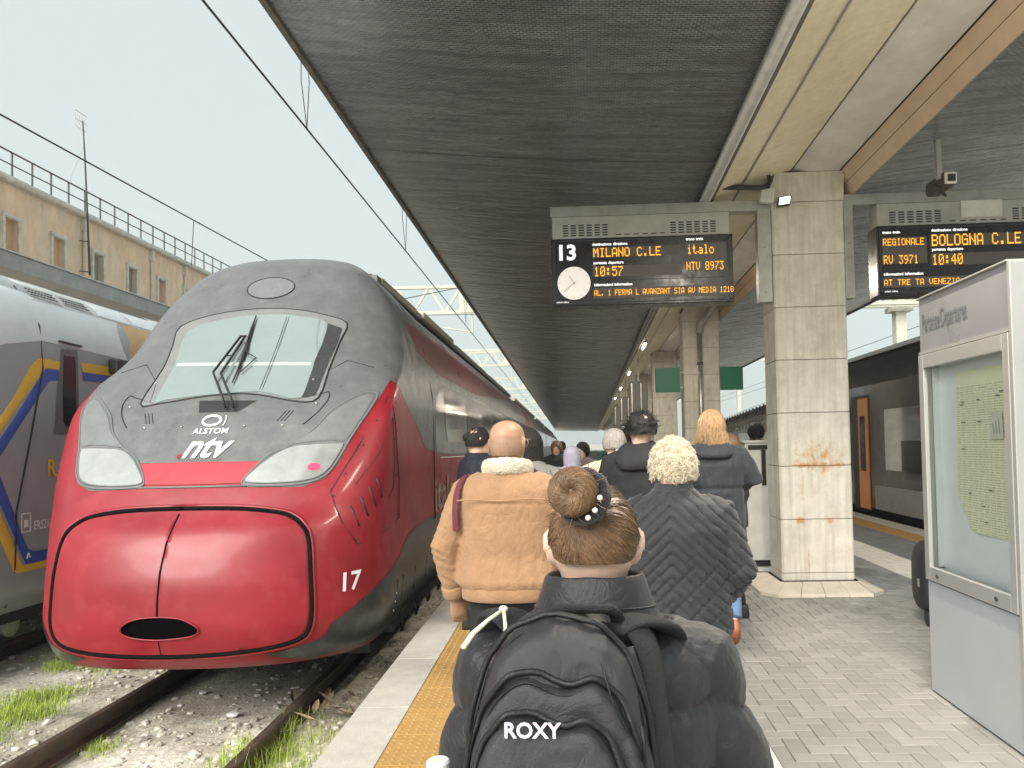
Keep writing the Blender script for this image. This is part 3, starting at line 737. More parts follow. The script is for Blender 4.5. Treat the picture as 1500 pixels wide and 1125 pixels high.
# security camera hanging from the beam
t = thing('security_camera', 'pale security camera with a drooping black cable under the right ceiling', 'camera', (3.4, 7.0, 4.0))
mb = MB(); mb.bar((2.93, 7.0, 4.44), (3.34, 7.0, 4.44), .03); mb.bar((3.24, 7.0, 4.458), (3.40, 7.0, 4.458), .05, .012); mb.build('bracket', M_ARM, t)
mb = MB(); mb.bar((3.315, 7.0, 4.46), (3.325, 7.0, 4.03), .045); mb.build('drop_pole', M_ARM, t)
mb = MB(); mb.box(3.33, 3.47, 6.95, 7.32, 3.96, 4.09); cs = mb.build('housing', M_DARKM, t, bevel=.03)
mb = MB(); mb.box(3.345, 3.455, 6.925, 6.955, 3.965, 4.075); f_ = mb.build('front_frame', M_WHITE_ST, t, bevel=.012)
mb = MB(); mb.box(3.365, 3.435, 6.918, 6.927, 3.985, 4.05); mb.build('lens_window', M_BLACK, f_)
mb = MB(); mb.tube([(3.33+.085*math.sin(q*.45)-.03, 7.0, 3.97-.10*math.sin(q*.39)) for q in range(9)], .008, 6); mb.build('cable', M_BLACK, t, smooth=True)

# ------------------------------------------------------------------ timetable stand
M_KIO = mat('stand_grey', (.42, .44, .46), .42, .15, var=.04, vscale=3, rvar=.06, dirt=(.42, .43, .43), dscale=5, damt=.35)
M_KIO2 = mat('stand_aluminium', (.47, .47, .45), .36, .5, var=.05, vscale=5)
M_KHEAD = mat('stand_brushed', (.43, .43, .45), .3, .6, var=.05, vscale=2, rvar=.06)
M_KBACK = mat('stand_back', (.80, .84, .84), .5, var=.04)
KX, K0, K1, KH = 2.127, 3.815, 4.838, 2.512
t = thing('timetable_stand', 'tall grey metal timetable stand with a glass front at the right edge', 'timetable stand', (2.4, 4.3, 0))
mb = MB(); mb.box(KX+.09, KX+.55, K0+.004, K1-.004, .02, KH-.004); mb.build('core', M_KBACK, t)
mb = MB(); mb.box(KX+.012, KX+.56, K0, K1, .012, .705); mb.build('lower_panel', M_KIO, t, bevel=.004)
mb = MB(); mb.box(KX+.012, KX+.56, K0, K1, 2.165, KH-.012); mb.build('header_panel', M_KHEAD, t, bevel=.004)
mb = MB(); mb.box(KX-.002, KX+.57, K0-.008, K1+.008, KH-.012, KH); mb.build('top_plate', M_KIO2, t, bevel=.003)
mb = MB(); mb.box(KX, KX+.57, K0-.03, K0-.002, .005, KH-.014); mb.build('side_panel', M_KIO2, t, bevel=.004)
mb = MB(); mb.box(KX+.02, KX+.57, K1+.002, K1+.012, .005, KH-.014); mb.build('side_panel', M_KIO2, t, bevel=.003)
mb = MB(); mb.box(KX+.002, KX+.06, K0, K1, 2.145, 2.163); mb.build('frame_gap', M_KIO2, t)
fr = MB()
for (y0, y1, z0, z1) in ((K0+.002, K0+.06, .715, 2.14), (K1-.065, K1-.002, .715, 2.14), (K0+.06, K1-.065, .715, .80), (K0+.06, K1-.065, 2.055, 2.14)): fr.box(KX-.004, KX+.05, y0, y1, z0, z1)
frame = fr.build('window_frame', M_KIO2, t, bevel=.003)
mb = MB(); mb.box(KX+.05, KX+.09, K1-.075, K1-.066, .80, 2.055); mb.box(KX+.05, KX+.09, K0+.061, K0+.07, .80, 2.055); mb.build('window_reveal', M_KBACK, t)
for y_ in (K0+.19, K1-.17):
    mb = MB(); mb.lathe([(.012, 0), (.012, -.008), (.006, -.010)], (KX-.004, y_, .757), 10, 'x'); mb.build('lock', M_DARKM, t)
gm = bpy.data.materials.new('clear_pane'); gm.use_nodes = True
bs, nd, L = node_helpers(gm)
tr = nd('ShaderNodeBsdfTransparent'); tr.inputs[0].default_value = (.93, .96, .955, 1); gl = nd('ShaderNodeBsdfGlossy'); gl.inputs['Roughness'].default_value = .03
lw = nd('ShaderNodeLayerWeight'); lw.inputs[0].default_value = .12; ms = nd('ShaderNodeMixShader')
L(lw.outputs['Fresnel'], ms.inputs[0]); L(tr.outputs[0], ms.inputs[1]); L(gl.outputs[0], ms.inputs[2]); L(ms.outputs[0], gm.node_tree.nodes['Material Output'].inputs[0])
mb = MB(); mb.add([(KX+.02,K0+.06,.80),(KX+.02,K1-.065,.80),(KX+.02,K1-.065,2.055),(KX+.02,K0+.06,2.055)], [(3,2,1,0)]); mb.build('glass_pane', gm, t)
mb = MB()
lay_text(mb, 'Partenze/Departures', lambda u, w: (KX+.0085, K1-.045-u, 2.335+w), .165, align='LEFT', xs=.40, bold=.0015)
mb.build('lettering', mat('letter_grey', (.16, .165, .18), .4, .3, var=0), t)
# yellow timetable sheet behind the glass
def sheet_material():
    m = bpy.data.materials.new('timetable_print'); m.use_nodes = True
    bs, nd, L = node_helpers(m); tc = nd('ShaderNodeTexCoord'); sx = nd('ShaderNodeSeparateXYZ'); L(tc.outputs['Object'], sx.inputs[0])
    cb = nd('ShaderNodeCombineXYZ'); L(sx.outputs[1], cb.inputs[0]); L(sx.outputs[2], cb.inputs[1])
    br = nd('ShaderNodeTexBrick'); br.offset = 0; br.inputs['Scale'].default_value = 1; br.inputs['Brick Width'].default_value = .06; br.inputs['Row Height'].default_value = .014; br.inputs['Mortar Size'].default_value = .004
    br.inputs['Color1'].default_value = (1,1,1,1); br.inputs['Color2'].default_value = (1,1,1,1); br.inputs['Mortar'].default_value = (0,0,0,1)
    L(cb.outputs[0], br.inputs['Vector'])
    n = nd('ShaderNodeTexNoise'); n.inputs['Scale'].default_value = 120; L(cb.outputs[0], n.inputs['Vector'])
    mr = nd('ShaderNodeMapRange'); mr.inputs[1].default_value = .42; mr.inputs[2].default_value = .6; mr.inputs[4].default_value = .8; L(n.outputs[0], mr.inputs[0])
    mu = nd('ShaderNodeMath', operation='MULTIPLY'); L(br.outputs[0], mu.inputs[0]); L(mr.outputs[0], mu.inputs[1])
    top = nd('ShaderNodeMath', operation='LESS_THAN'); top.inputs[1].default_value = .39; L(sx.outputs[2], top.inputs[0])
    m3 = nd('ShaderNodeMath', operation='MULTIPLY'); L(mu.outputs[0], m3.inputs[0]); L(top.outputs[0], m3.inputs[1])
    mx = nd('ShaderNodeMix', data_type='RGBA'); mx.inputs[6].default_value = (.80, .80, .58, 1); mx.inputs[7].default_value = (.24, .26, .17, 1)
    L(m3.outputs[0], mx.inputs[0]); L(mx.outputs[2], bs.inputs['Base Color']); bs.inputs['Roughness'].default_value = .6
    return m
ps = thing('timetable_sheet', 'pale yellow printed timetable sheet with a curled lower corner behind the glass', 'poster', (KX+.08, 4.2, 1.52))
outline = [(3.83, 1.06), (3.83, 2.0), (4.53, 2.0), (4.545, 1.6), (4.55, 1.30), (4.50, 1.20), (4.40, 1.09), (4.32, 1.062), (4.1, 1.055)]
mb = MB()
patch(mb, outline, lambda y_, z_: (KX+.083 + .006*math.sin(y_*9)*math.sin(z_*5) - max(0, 1.35-z_)*max(0, y_-4.25)*.25, y_, z_), (.06, .06))
sh = mb.build('sheet', sheet_material(), ps, smooth=True)
mb = MB(); random.seed(5)
for q in range(14):
    y_, z_ = random.uniform(3.9, 4.46), random.uniform(1.12, 1.9); mb.box(KX+.0755, KX+.0760, y_, y_+random.uniform(.03, .05), z_, z_+.005)
mb.build('printed_marks', mat('ink', (.08, .08, .12), .6, var=0), ps)
mb = MB(); mb.prism([(4.02, 1.60), (4.15, 1.60), (4.13, 1.75), (4.03, 1.74)], KX+.068, KX+.070, 'x'); mb.build('white_note', M_WHITE_ST, ps)
mb = MB()
for q in range(3): mb.prism([(4.045+q*.028, 1.63), (4.055+q*.028, 1.71-q*.012), (4.062+q*.028, 1.71-q*.012), (4.058+q*.028, 1.63)], KX+.0665, KX+.0675, 'x')
mb.build('note_drawing', mat('note_grey', (.35, .36, .33), .6, var=0), ps)

# ------------------------------------------------------------------ cabinet behind the column
M_CAB = mat('cabinet_white', (.62, .62, .58), .5, .1, var=.06, dirt=(.45, .42, .36), damt=.35)
t = thing('equipment_cabinet', 'white metal equipment cabinet with black strips behind the rusty column', 'cabinet', (2.4, 9.5, 0))
mb = MB(); mb.box(1.92, 3.0, 9.28, 10.0, .13, 1.585); mb.build('body', M_CAB, t, bevel=.01)
mb = MB(); mb.box(1.90, 3.02, 9.26, 10.02, 1.587, 1.62); mb.build('lid', M_CAB, t, bevel=.006)
mb = MB(); mb.box(1.95, 2.98, 9.32, 9.97, .05, .128); mb.build('plinth', M_BLACK, t)
mb = MB(); mb.box(1.92, 3.0, 9.27, 10.0, .0, .048); mb.build('foot_rail', M_CAB, t)
mb = MB(); mb.box(1.96, 2.42, 9.262, 9.279, 1.505, 1.56); mb.box(2.12, 2.17, 9.262, 9.279, 1.06, 1.50)
for q in range(3): mb.lathe([(.008, 0), (.008, -.004)], (2.145, 9.262, 1.12+q*.17), 8, 'y')
mb.build('hinge_strip', M_BLACK, t)
mb = MB(); mb.box(2.13, 2.23, 9.266, 9.279, .18, 1.05); mb.build('door_rib', M_CAB, t, bevel=.004)
mb = MB(); mb.box(2.255, 2.31, 9.274, 9.279, .78, .91); mb.build('warning_sticker', mat('sticker_yellow', (.75, .50, .08), .5, var=0), t)
mb = MB(); mb.box(1.98, 2.04, 9.264, 9.269, .01, .04); mb.build('foot_sticker', MATS['sticker_yellow'], t)

# ------------------------------------------------------------------ signs and pipe on the second column
M_GREEN = mat('sign_green', (.012, .16, .085), .45, var=.05)
cy = CYS[1]
for (x0, x1, z0, z1, lab) in ((1.44, 1.97, 2.70, 3.23, 'square green sign on the left side of the pipe column'), (2.84, 3.32, 2.72, 3.22, 'square green sign on the right side of the pipe column')):
    t = thing('green_sign', lab, 'sign', ((x0+x1)/2, cy, z0), 'W', 'green signs on the second column')
    mb = MB(); mb.box(x0, x1, cy-.02, cy+.06, z0, z1); mb.build('panel', M_GREEN, t, bevel=.004)
    mb = MB(); xm = CX0 if x0 < 2 else CX0+COLW
    for zz in (z0+.1, z1-.1): mb.bar((x1-.02 if x0 < 2 else x0+.02, cy+.1, zz), (xm, cy+.1, zz), .03)
    mb.bar(((x1-.02 if x0 < 2 else x0+.02), cy+.065, z0+.05), ((x1-.02 if x0 < 2 else x0+.02), cy+.065, z1-.05), .06)
    mb.build('bracket', M_ARM, t)
t = thing('drain_pipe', 'galvanised drainpipe down the front of the second column', 'pipe', (2.42, cy-.08, 0))
mb = MB(); mb.tube([(2.40, cy-.075, .08), (2.40, cy-.075, 4.0)], .055, 12); mb.build('pipe', M_METAL, t, smooth=True)
mb = MB(); mb.tube([(2.40, cy-.075, 3.95), (2.42, cy-.10, 4.12), (2.52, cy-.2, 4.28), (2.6, cy-.5, 4.40), (2.6, cy-1.6, 4.46)], .085, 12); mb.build('elbow', M_METAL, t, smooth=True)
for z_ in (.9, 2.1, 3.3):
    mb = MB(); mb.lathe([(.066, -.03), (.066, .03)], (2.40, cy-.075, z_), 12); mb.build('pipe_clip', M_DARKM, t)
# hanging information panels further down
for k, lab in ((2, 'dark hanging information panel left of the third column'), (3, 'dark hanging information panel left of the fourth column'), (4, 'dark hanging information panel left of the fifth column')):
    cy = CYS[k]
    t = thing('information_panel', lab, 'sign', (1.6, cy, 2.5), 'W', 'hanging panels down the platform')
    mb = MB(); mb.box(1.30, 1.90, cy, cy+.18, 2.55, 3.6); mb.build('case', mat('panel_grey', (.13, .125, .115), .5, .2, var=.1), t, bevel=.01)
    mb = MB(); mb.box(1.36, 1.40, cy-.012, cy-.001, 2.6, 3.55); mb.box(1.66, 1.69, cy-.012, cy-.001, 2.6, 3.55); mb.build('trim', M_METAL, t)
    mb = MB(); mb.bar((1.6, cy+.09, 3.6), (1.6, cy+.09, 4.36), .05); mb.bar((1.89, cy+.09, 3.0), (CX0+.01, cy+.09, 3.0), .05); mb.build('hanger', M_ARM, t)
t = thing('white_information_stand', 'tall white information stand on the platform beside the third column', 'information stand', (1.25, 19.5, 0))
mb = MB(); mb.box(1.05, 1.5, 19.5, 19.8, 0, 2.15); mb.build('case', M_WHITE_ST, t, bevel=.02)
mb = MB(); mb.box(1.10, 1.45, 19.485, 19.499, .9, 1.95); mb.build('poster_panel', mat('poster_pink', (.75, .6, .58), .5, var=.1), t)

# suitcase beside the stand
M_CASE = mat('suitcase_black', (.022, .022, .025), .55, var=.15, bump=.2, bscale=200)
t = thing('suitcase', 'black soft suitcase on wheels half hidden behind the timetable stand', 'suitcase', (2.92, 6.5, 0)); suitcase = t
mb = MB()
rings = []
for f_, sc in ((0,.80),(.03,.93),(.08,1),(.22,1),(.27,.93),(.30,.80)):
    ring = []
    for q in range(28):
        a = 2*math.pi*q/28; cx_, cz_ = math.cos(a), math.sin(a)
        ring.append((2.91 + .20*sc*math.copysign(abs(cx_)**.55, cx_), 6.42+f_, .405 + .315*sc*math.copysign(abs(cz_)**.5, cz_)))
    rings.append(ring)
mb.loft(rings); mb.build('shell', M_CASE, t, smooth=True, fix=True)
for x_ in (2.76, 3.06):
    mb = MB(); mb.lathe([(.03, -.012), (.035, -.008), (.035, .008), (.03, .012)], (x_, 6.47, .036), 14, 'x'); mb.build('wheel', M_BLACK, t)
    mb = MB(); mb.box(x_-.02, x_+.02, 6.44, 6.5, .05, .13); mb.build('wheel_housing', M_BLACK, t)
mb = MB(); mb.box(2.78, 3.04, 6.395, 6.412, .15, .42); mb.build('front_pocket', M_CASE, t, bevel=.008)
mb = MB(); mb.box(2.705, 2.715, 6.50, 6.53, .33, .40); mb.build('zip_pull', M_METAL, t)
mb = MB(); mb.tube([(2.84, 6.57, .71), (2.84, 6.57, .735), (2.98, 6.57, .735), (2.98, 6.57, .71)], .009, 6); mb.build('carry_handle', M_BLACK, t)

# ------------------------------------------------------------------ lit lamps under the soffit
M_TUBE = mat('lamp_diffuser', (.9, .88, .8), .4, var=0, emit=(1, .90, .74), estr=5.)
for i, ly in enumerate((3.78, 12.4, 20.6, 28.5, 36.4, 44.3)):
    t = thing('soffit_lamp', ('nearest', 'second', 'third', 'fourth', 'fifth', 'sixth')[i] + ' lit strip lamp fixed under the cream soffit', 'lamp', (1.56, ly, 4.30), 'W', 'strip lamps along the soffit')
    mb = MB(); mb.box(1.50, 1.62, ly-.62, ly+.62, 4.325, 4.36); mb.build('tray', M_ARM, t, bevel=.004)
    mb = MB(); mb.tube([(1.56, ly-.58, 4.30), (1.56, ly+.58, 4.30)], .022, 10); mb.build('tube', M_TUBE, t, smooth=True)
    for q in (-.45, .45):
        mb = MB(); mb.bar((1.56, ly+q, 4.35), (1.56, ly+q, 4.40), .03); mb.build('mount', M_ARM, t)
    ld = bpy.data.lights.new('lamp_light', 'AREA'); ld.shape = 'RECTANGLE'; ld.size = .1; ld.size_y = 1.1; ld.energy = 48; ld.color = (1, .90, .74)
    lo = bpy.data.objects.new('lamp_light', ld); COL.objects.link(lo); lo.parent = t; lo.location = (0, 0, -.03)

suitcase.location.x += .09
# ------------------------------------------------------------------ red high-speed train
NB=[(-.06,5.75),(.03,5.45),(.15,5.37),(.37,5.33),(.6,5.34),(.85,5.40),(1.02,5.48),(1.15,5.60),(1.30,5.70),(1.5,5.84),(1.7,6.0),(1.86,6.12),(2.0,6.24),(2.2,6.45),(2.6,6.82),(3.0,7.15),(3.27,7.36),(3.45,7.50),(3.58,7.66),(3.68,7.90),(3.75,8.35),(3.775,9.0)]
ND=[(-.06,.9),(.1,1.15),(.3,1.2),(.6,1.28),(.9,1.2),(1.2,.82),(1.5,.58),(1.8,.38),(2.0,.31),(2.2,.33),(2.4,.52),(2.6,.64),(2.8,.58),(3.0,.5),(3.2,.42),(3.5,.35),(3.775,.3)]
NW=[(-.06,1.2),(.03,1.3),(.15,1.36),(.37,1.4),(.9,1.41),(2.0,1.41),(2.3,1.385),(2.6,1.335),(2.9,1.25),(3.1,1.155),(3.3,1.02),(3.45,.89),(3.58,.73),(3.68,.55),(3.75,.33),(3.775,.1)]
NWB=[(-.06,1.2),(.03,1.3),(.15,1.36),(.37,1.4),(.9,1.41),(2.0,1.41),(2.3,1.385),(2.6,1.33),(2.9,1.235),(3.1,1.13),(3.3,.96),(3.45,.80),(3.58,.62),(3.68,.44),(3.75,.25),(3.775,.08)]
NN=2.5
def tab(t, z):
    if z <= t[0][0]: return t[0][1]
    if z >= t[-1][0]: return t[-1][1]
    for i in range(len(t)-1):
        if z <= t[i+1][0]: break
    (x0, y0), (x1, y1) = t[i], t[i+1]; h = x1-x0; d = (y1-y0)/h
    dm = (y0-t[i-1][1])/(x0-t[i-1][0]) if i > 0 else d
    dp = (t[i+2][1]-y1)/(t[i+2][0]-x1) if i+2 < len(t) else d
    m0 = 0 if dm*d <= 0 else 2*dm*d/(dm+d); m1 = 0 if dp*d <= 0 else 2*dp*d/(dp+d); s = (z-x0)/h
    return y0*(1+2*s)*(1-s)**2 + m0*h*s*(1-s)**2 + y1*s*s*(3-2*s) + m1*h*s*s*(s-1)
def NS(u, z, off=0.):
    w = tab(NW, z); b0 = tab(NB, z); D = tab(ND, z); k = abs(u); sg = 1 if u >= 0 else -1
    if k < 1:
        t = k*math.pi/2; p = Vector((sg*w*math.sin(t)**(2/NN), b0+D*(1-math.cos(t)**(2/NN)), z))
    else:
        b = b0+D+(k-1); f = min(1, max(0, (b-8)/2.5)); f = f*f*(3-2*f)
        p = Vector((sg*(w+(tab(NWB, z)-w)*f), b, z))
    if off:
        e = .004; du = NS(u+e, z)-NS(u-e, z); dz = NS(u, min(z+e, 3.77))-NS(u, z-e)
        n = du.cross(dz)
        if n.length > 1e-12: p = p + n.normalized()*off
    return p
def U(s, b, z):
    w = tab(NW, z); b0 = tab(NB, z); D = tab(ND, z); sg = 1 if s >= 0 else -1
    if b is not None and b >= b0+D: return sg*(1+b-b0-D)
    return sg*math.asin(min(1, abs(s)/w)**(NN/2))/(math.pi/2)
def US(pts): return [(U(s, None, z), z) for s, z in pts]        # front points given by lateral offset and height
def UB(pts, sg=1): return [(U(sg*1.5, b, z), z) for b, z in pts]   # side points given by distance and height
def mir(pts): return [(-u, z) for u, z in pts][::-1]
C = -2.92
M_RED = mat('train_red', (.25, .006, .015), .46, var=.14, vscale=2, coat=.16, rvar=.1, dirt=(.34, .05, .06), dscale=5, damt=.45)
M_GREY = mat('train_grey', (.135, .14, .14), .38, .1, var=.12, vscale=5, bump=.06, bscale=30, dirt=(.21, .215, .21), dscale=7, damt=.6, rvar=.12)
M_GREYG = mat('train_side_grey', (.055, .058, .058), .2, .1, var=.15, vscale=2, coat=.3, rvar=.08, dirt=(.12, .12, .115), dscale=4, damt=.4)
M_SKIRT = mat('train_skirt', (.035, .04, .036), .3, .1, var=.2, coat=.2, dirt=(.14, .12, .10), dscale=6, damt=.5)
M_GLASSW = mat('windscreen_glass', (.46, .53, .515), .06, .7, var=.06, vscale=2, rvar=.04, dirt=(.5, .54, .52), dscale=12, damt=.35)
M_LAMPG = mat('lamp_cover', (.46, .48, .47), .14, .45, var=.12, vscale=7, coat=.6)
M_LENSG = mat('lens_cover', (.19, .20, .20), .28, .15, var=.12, vscale=9, coat=.4)
M_WHITE = mat('logo_white', (.82, .82, .82), .45, var=.03)
M_GASK = mat('gasket', (.02, .02, .022), .6, var=.1)
train = thing('high_speed_train', 'red and grey high-speed train with a large coupler hatch on its nose', 'train', (C, 8.0, RZ), 'L')
ORIG['high_speed_train'] = Vector((0, 8.0, RZ))       # authored with x from the train's own centre line
zs = [-.06+.04*i for i in range(3)] + [.05+.05*i for i in range(1, 73)]
zs = [z for z in zs if z < 3.775] + [3.775]
us = [i/44 for i in range(45)] + [1+.25*i for i in range(1, 17)] + [6+1.5*i for i in range(12)] + [25, 27.5]
us = [-u for u in us[:0:-1]] + us
mb = MB(); n = len(us)
mb.add([NS(u, z) for z in zs for u in us], [(j*n+i, j*n+i+1, (j+1)*n+i+1, (j+1)*n+i) for j in range(len(zs)-1) for i in range(n-1)])
k0 = len(mb.v)
mb.f.append([(len(zs)-1)*n+i for i in range(n)][::-1]); mb.m.append(0)
mb.f.append(list(range(n))); mb.m.append(0)
body = mb.build('body', M_RED, train, smooth=True)
ofs = lambda o: (lambda u, z: NS(u, z, o))
def decal(name, poly, m, off=.004, step=(.06, .06), parent=None, holes=(), smooth=True, label=None):
    """a panel fitted to the curved shell: outline and inside both sampled finely round the nose"""
    fine = lambda u: .035 if abs(u) < 1.8 else step[0]
    P = []; n = len(poly)
    for i in range(n):
        (u0, z0), (u1, z1) = poly[i], poly[(i+1) % n]
        k = max(1, int(math.ceil(max(abs(u1-u0)/min(fine(u0), fine(u1), fine((u0+u1)/2)), abs(z1-z0)/.06))))
        if k > 160: k = 160
        P += [(u0+(u1-u0)*q/k, z0+(z1-z0)*q/k) for q in range(k)]
    pts = [Vector(p) for p in P]; edges = [(i, (i+1) % len(pts)) for i in range(len(pts))]
    zlo, zhi = min(p[1] for p in P), max(p[1] for p in P); u, uh = min(p[0] for p in P), max(p[0] for p in P)
    sz = min(step[1], .06)
    while u < uh:
        z = zlo + sz*.5
        while z < zhi:
            if inpoly(u, z, P): pts.append(Vector((u, z)))
            z += sz
        u += fine(u)
    r = geometry.delaunay_2d_cdt(pts, edges, [], 1, 1e-5)
    mb = MB(); mb.add([NS(p[0], p[1], off) for p in r[0]], [tuple(f) for f in r[2]])
    return mb.build(name, m, parent or train, smooth=smooth, label=label)
def line(name, pts, m, r=.006, off=.004, closed=False, parent=None, n=6):
    P = [NS(u, z, off) for u, z in pts]
    if closed: P.append(P[0])
    mb = MB(); mb.tube(P, r, n); return mb.build(name, m, parent or train, smooth=True)
# grey mask over the cab, from lamp to lamp, then back along the sides
lampR = spline([(s, z) for s, z in ((.40,1.387),(.468,1.48),(.567,1.574),(.697,1.643),(.863,1.66),(1.05,1.665),(1.085,1.652),(1.056,1.562),(.995,1.444),(.897,1.384),(.722,1.362),(.50,1.362))], 4)
lensR = spline([(.70,1.668),(.842,1.775),(.943,1.91),(1.054,2.005),(1.189,2.085),(1.245,2.06),(1.225,1.96),(1.16,1.81),(1.095,1.69),(1.0,1.688),(.85,1.683)], 4)
rightedge = [(.44,1.335),(.845,1.328),(.992,1.386),(1.078,1.515),(1.135,1.69),(1.262,1.98),(1.338,2.235)]
front_low = [(.40,1.385),(.47,1.485),(.49,1.535)]
half = US(front_low[::-1] + rightedge[0:]) 
side = UB([(6.85,2.13),(7.45,1.87),(7.95,1.62),(8.9,1.53),(10.2,1.50),(14,1.47),(30,1.46)])
topc = [(8.0+1.0*i, 3.765) for i in range(23)]
def grey_side(sg):
    q = [(u*sg, z) for u, z in half] + [(u*sg, z) for u, z in side]
    return q
RH = grey_side(1); LHh = grey_side(-1)
poly = RH + [(U(1.5, 30, 3.76), 3.76)] + [(u, 3.768) for u in (20, 12, 6, 3, 1, .5, 0, -.5, -1, -3, -6, -12, -20)] + [(-U(1.5, 30, 3.76), 3.76)] + LHh[::-1]
decal('grey_mask', poly, M_GREY, .003, (.11, .07))
mb = MB(); mb.box(-.6, .6, 9.2, 32, 3.70, 3.80); mb.build('roof_deck', M_GREY, train)
# glossy dark window band along the right side, red flash above it
for sg in (1, -1):
    pl = UB([(8.6,1.58),(9.2,1.535),(12,1.51),(31,1.48),(31,2.40),(9.3,2.40),(8.75,2.2)], sg)
    decal('window_band', pl, M_GREYG, .0065, (.4, .1))
    decal('red_flash', UB([(8.0,2.66),(9.0,2.52),(13.0,2.52),(21.5,2.95),(16.0,3.22),(10.5,3.14),(7.9,2.96)], sg), mat('flash_red', (.20, .03, .035), .35, var=.15, coat=.3), .006, (.25, .08))
    for k in range(7):
        b0 = 9.4 + k*2.1
        decal('side_window', UB([(b0,1.68),(b0+1.55,1.68),(b0+1.55,2.28),(b0,2.28)], sg), mat('side_glass', (.03, .035, .036), .05, .2, var=.1, coat=.6), .010, (.3, .15))
    for b0 in (8.45, 11.3, 15.7):
        line('door_edge', UB([(b0,.8),(b0,1.5),(b0,2.2),(b0,2.75)], sg), M_GASK, .006, .008)
    line('waist_line', UB([(8.9,1.49),(12,1.465),(30,1.43)], sg), M_WHITE, .008, .006)
# dark skirt with the bogie arch
for sg in (1, -1):
    cut = [(U(.66, None, .11), .11), (U(1.026, None, .185), .185), (U(1.107, None, .29), .29), (U(1.213, None, .368), .368), (U(1.336, None, .483), .483)] + UB([(6.89,.755),(7.6,.83),(8.5,.84),(9.4,.78),(10.2,.60),(11,.5),(30,.48)])
    pl = spline(cut, 3, False) + UB([(30,-.05),(12,-.05),(8,-.05),(7,-.05)]) + [(.9,-.05),(.6,-.05)]
    if sg < 0: pl = mir(pl)
    decal('skirt', pl, M_SKIRT, .004, (.15, .08))
    if sg > 0:
        for b0 in (6.3, 6.75, 7.3, 7.9, 8.6): line('skirt_seam', UB([(b0,.02),(b0+.02,.25),(b0+.05,.45)], 1), M_GASK, .005, .006)
        for b0, z0 in ((6.2,.33),(6.28,.26),(6.12,.18)): line('skirt_mark', UB([(b0,z0),(b0+.10,z0+.012)], 1), M_WHITE, .004, .006)
# coupler hatch: a groove round two doors, mouth below as a black patch
hat = spline([(.0,1.187),(.42,1.178),(.70,1.143),(.82,1.10),(.90,1.035),(.945,.95),(.968,.79),(.985,.51),(.985,.37),(.96,.262),(.90,.205),(.77,.172),(.515,.15),(.19,.138),(0,.136),(-.19,.138),(-.515,.15),(-.77,.172),(-.90,.205),(-.96,.262),(-.985,.37),(-.985,.51),(-.968,.79),(-.945,.95),(-.90,1.035),(-.82,1.10),(-.70,1.143),(-.42,1.178)], 3)
hatU = [(U(s, None, z), z) for s, z in hat]
line('hatch_groove', hatU, mat('groove_black', (.006, .006, .006), .9, var=.1, spec=.1), .018, .001, True, n=8)
lipU = [(U(s*1.018, None, .66+(z-.66)*1.035), .66+(z-.66)*1.035) for s, z in hat]
line('hatch_rim', lipU, M_RED, .016, .000, True, n=8)
door_in = [(s*.978, .66+(z-.66)*.965) for s, z in hat]
hole = spline([(-.305,.36),(-.25,.405),(-.16,.43),(-.02,.437),(.12,.425),(.20,.392),(.255,.355),(.25,.315),(.18,.29),(.03,.274),(-.08,.273),(-.21,.288),(-.295,.32)], 3)
def bulge(s, z):                                        # the two doors swell forward towards the ridge in the middle
    e = max(abs(s)/.96, abs(z-.66)/.52); return .010 + .012*max(0, 1-e**3)
def hfn(s, z): 
    p = NS(U(s, None, z), z, .0); return p + Vector((0, -bulge(s, z), .0))
for sg in (1, -1):
    seam = [(-.02,1.150),(-.028,.95),(-.036,.75),(-.04,.55),(-.04,.44)]
    P = [(s, z) for s, z in door_in if (s > -.02 if sg > 0 else s < -.06)]
    if sg > 0:
        i0 = max(range(len(P)), key=lambda i: P[i][1]); 
    P = sorted(P, key=lambda p: math.atan2(p[1]-.66, p[0]))
    if sg > 0: poly = [p for p in P]                      # from bottom round to top
    else:
        P = sorted(P, key=lambda p: (math.atan2(p[1]-.66, p[0]) % (2*math.pi))); poly = P[::-1]   # bottom round to top on the other side
    dx = .005*sg
    hs = [p for p in hole if (p[0] > -.036 if sg > 0 else p[0] < -.044)]
    up_ = sorted([p for p in hs if p[1] > .35], key=lambda p: sg*p[0]); lo_ = sorted([p for p in hs if p[1] <= .35], key=lambda p: -sg*p[0])
    inner = [(s+dx, z) for s, z in seam] + up_ + lo_ + [(-.04+dx, .273), (-.038+dx, .16)]
    mb = MB(); patch(mb, poly + inner, hfn, (.028, .028)); mb.build('hatch_door', M_RED, train, smooth=True)
mb = MB(); patch(mb, [(s*1.04, .355+(z-.355)*1.12) for s, z in hole], lambda s, z: NS(U(s, None, z), z, .0) + Vector((0, -.012, 0)), (.04, .03)); mb.build('mouth_shade', mat('mouth_black', (.003, .003, .003), 1., var=.1, spec=0.), train)  # flat black patch painted for the shade inside the open mouth
mb = MB(); mb.tube([Vector((s, tab(NB, z)-.026, z)) for s, z in hole] + [Vector((hole[0][0], tab(NB, hole[0][1])-.026, hole[0][1]))], .006, 6); mb.build('mouth_rim', M_RED, train, smooth=True)
mb = MB(); mb.tube([hfn(s, z) + Vector((0, -.001, 0)) for s, z in ((-.02,1.15),(-.028,.95),(-.036,.75),(-.04,.55),(-.04,.44))], .008, 6); mb.build('hatch_seam', MATS['groove_black'], train)
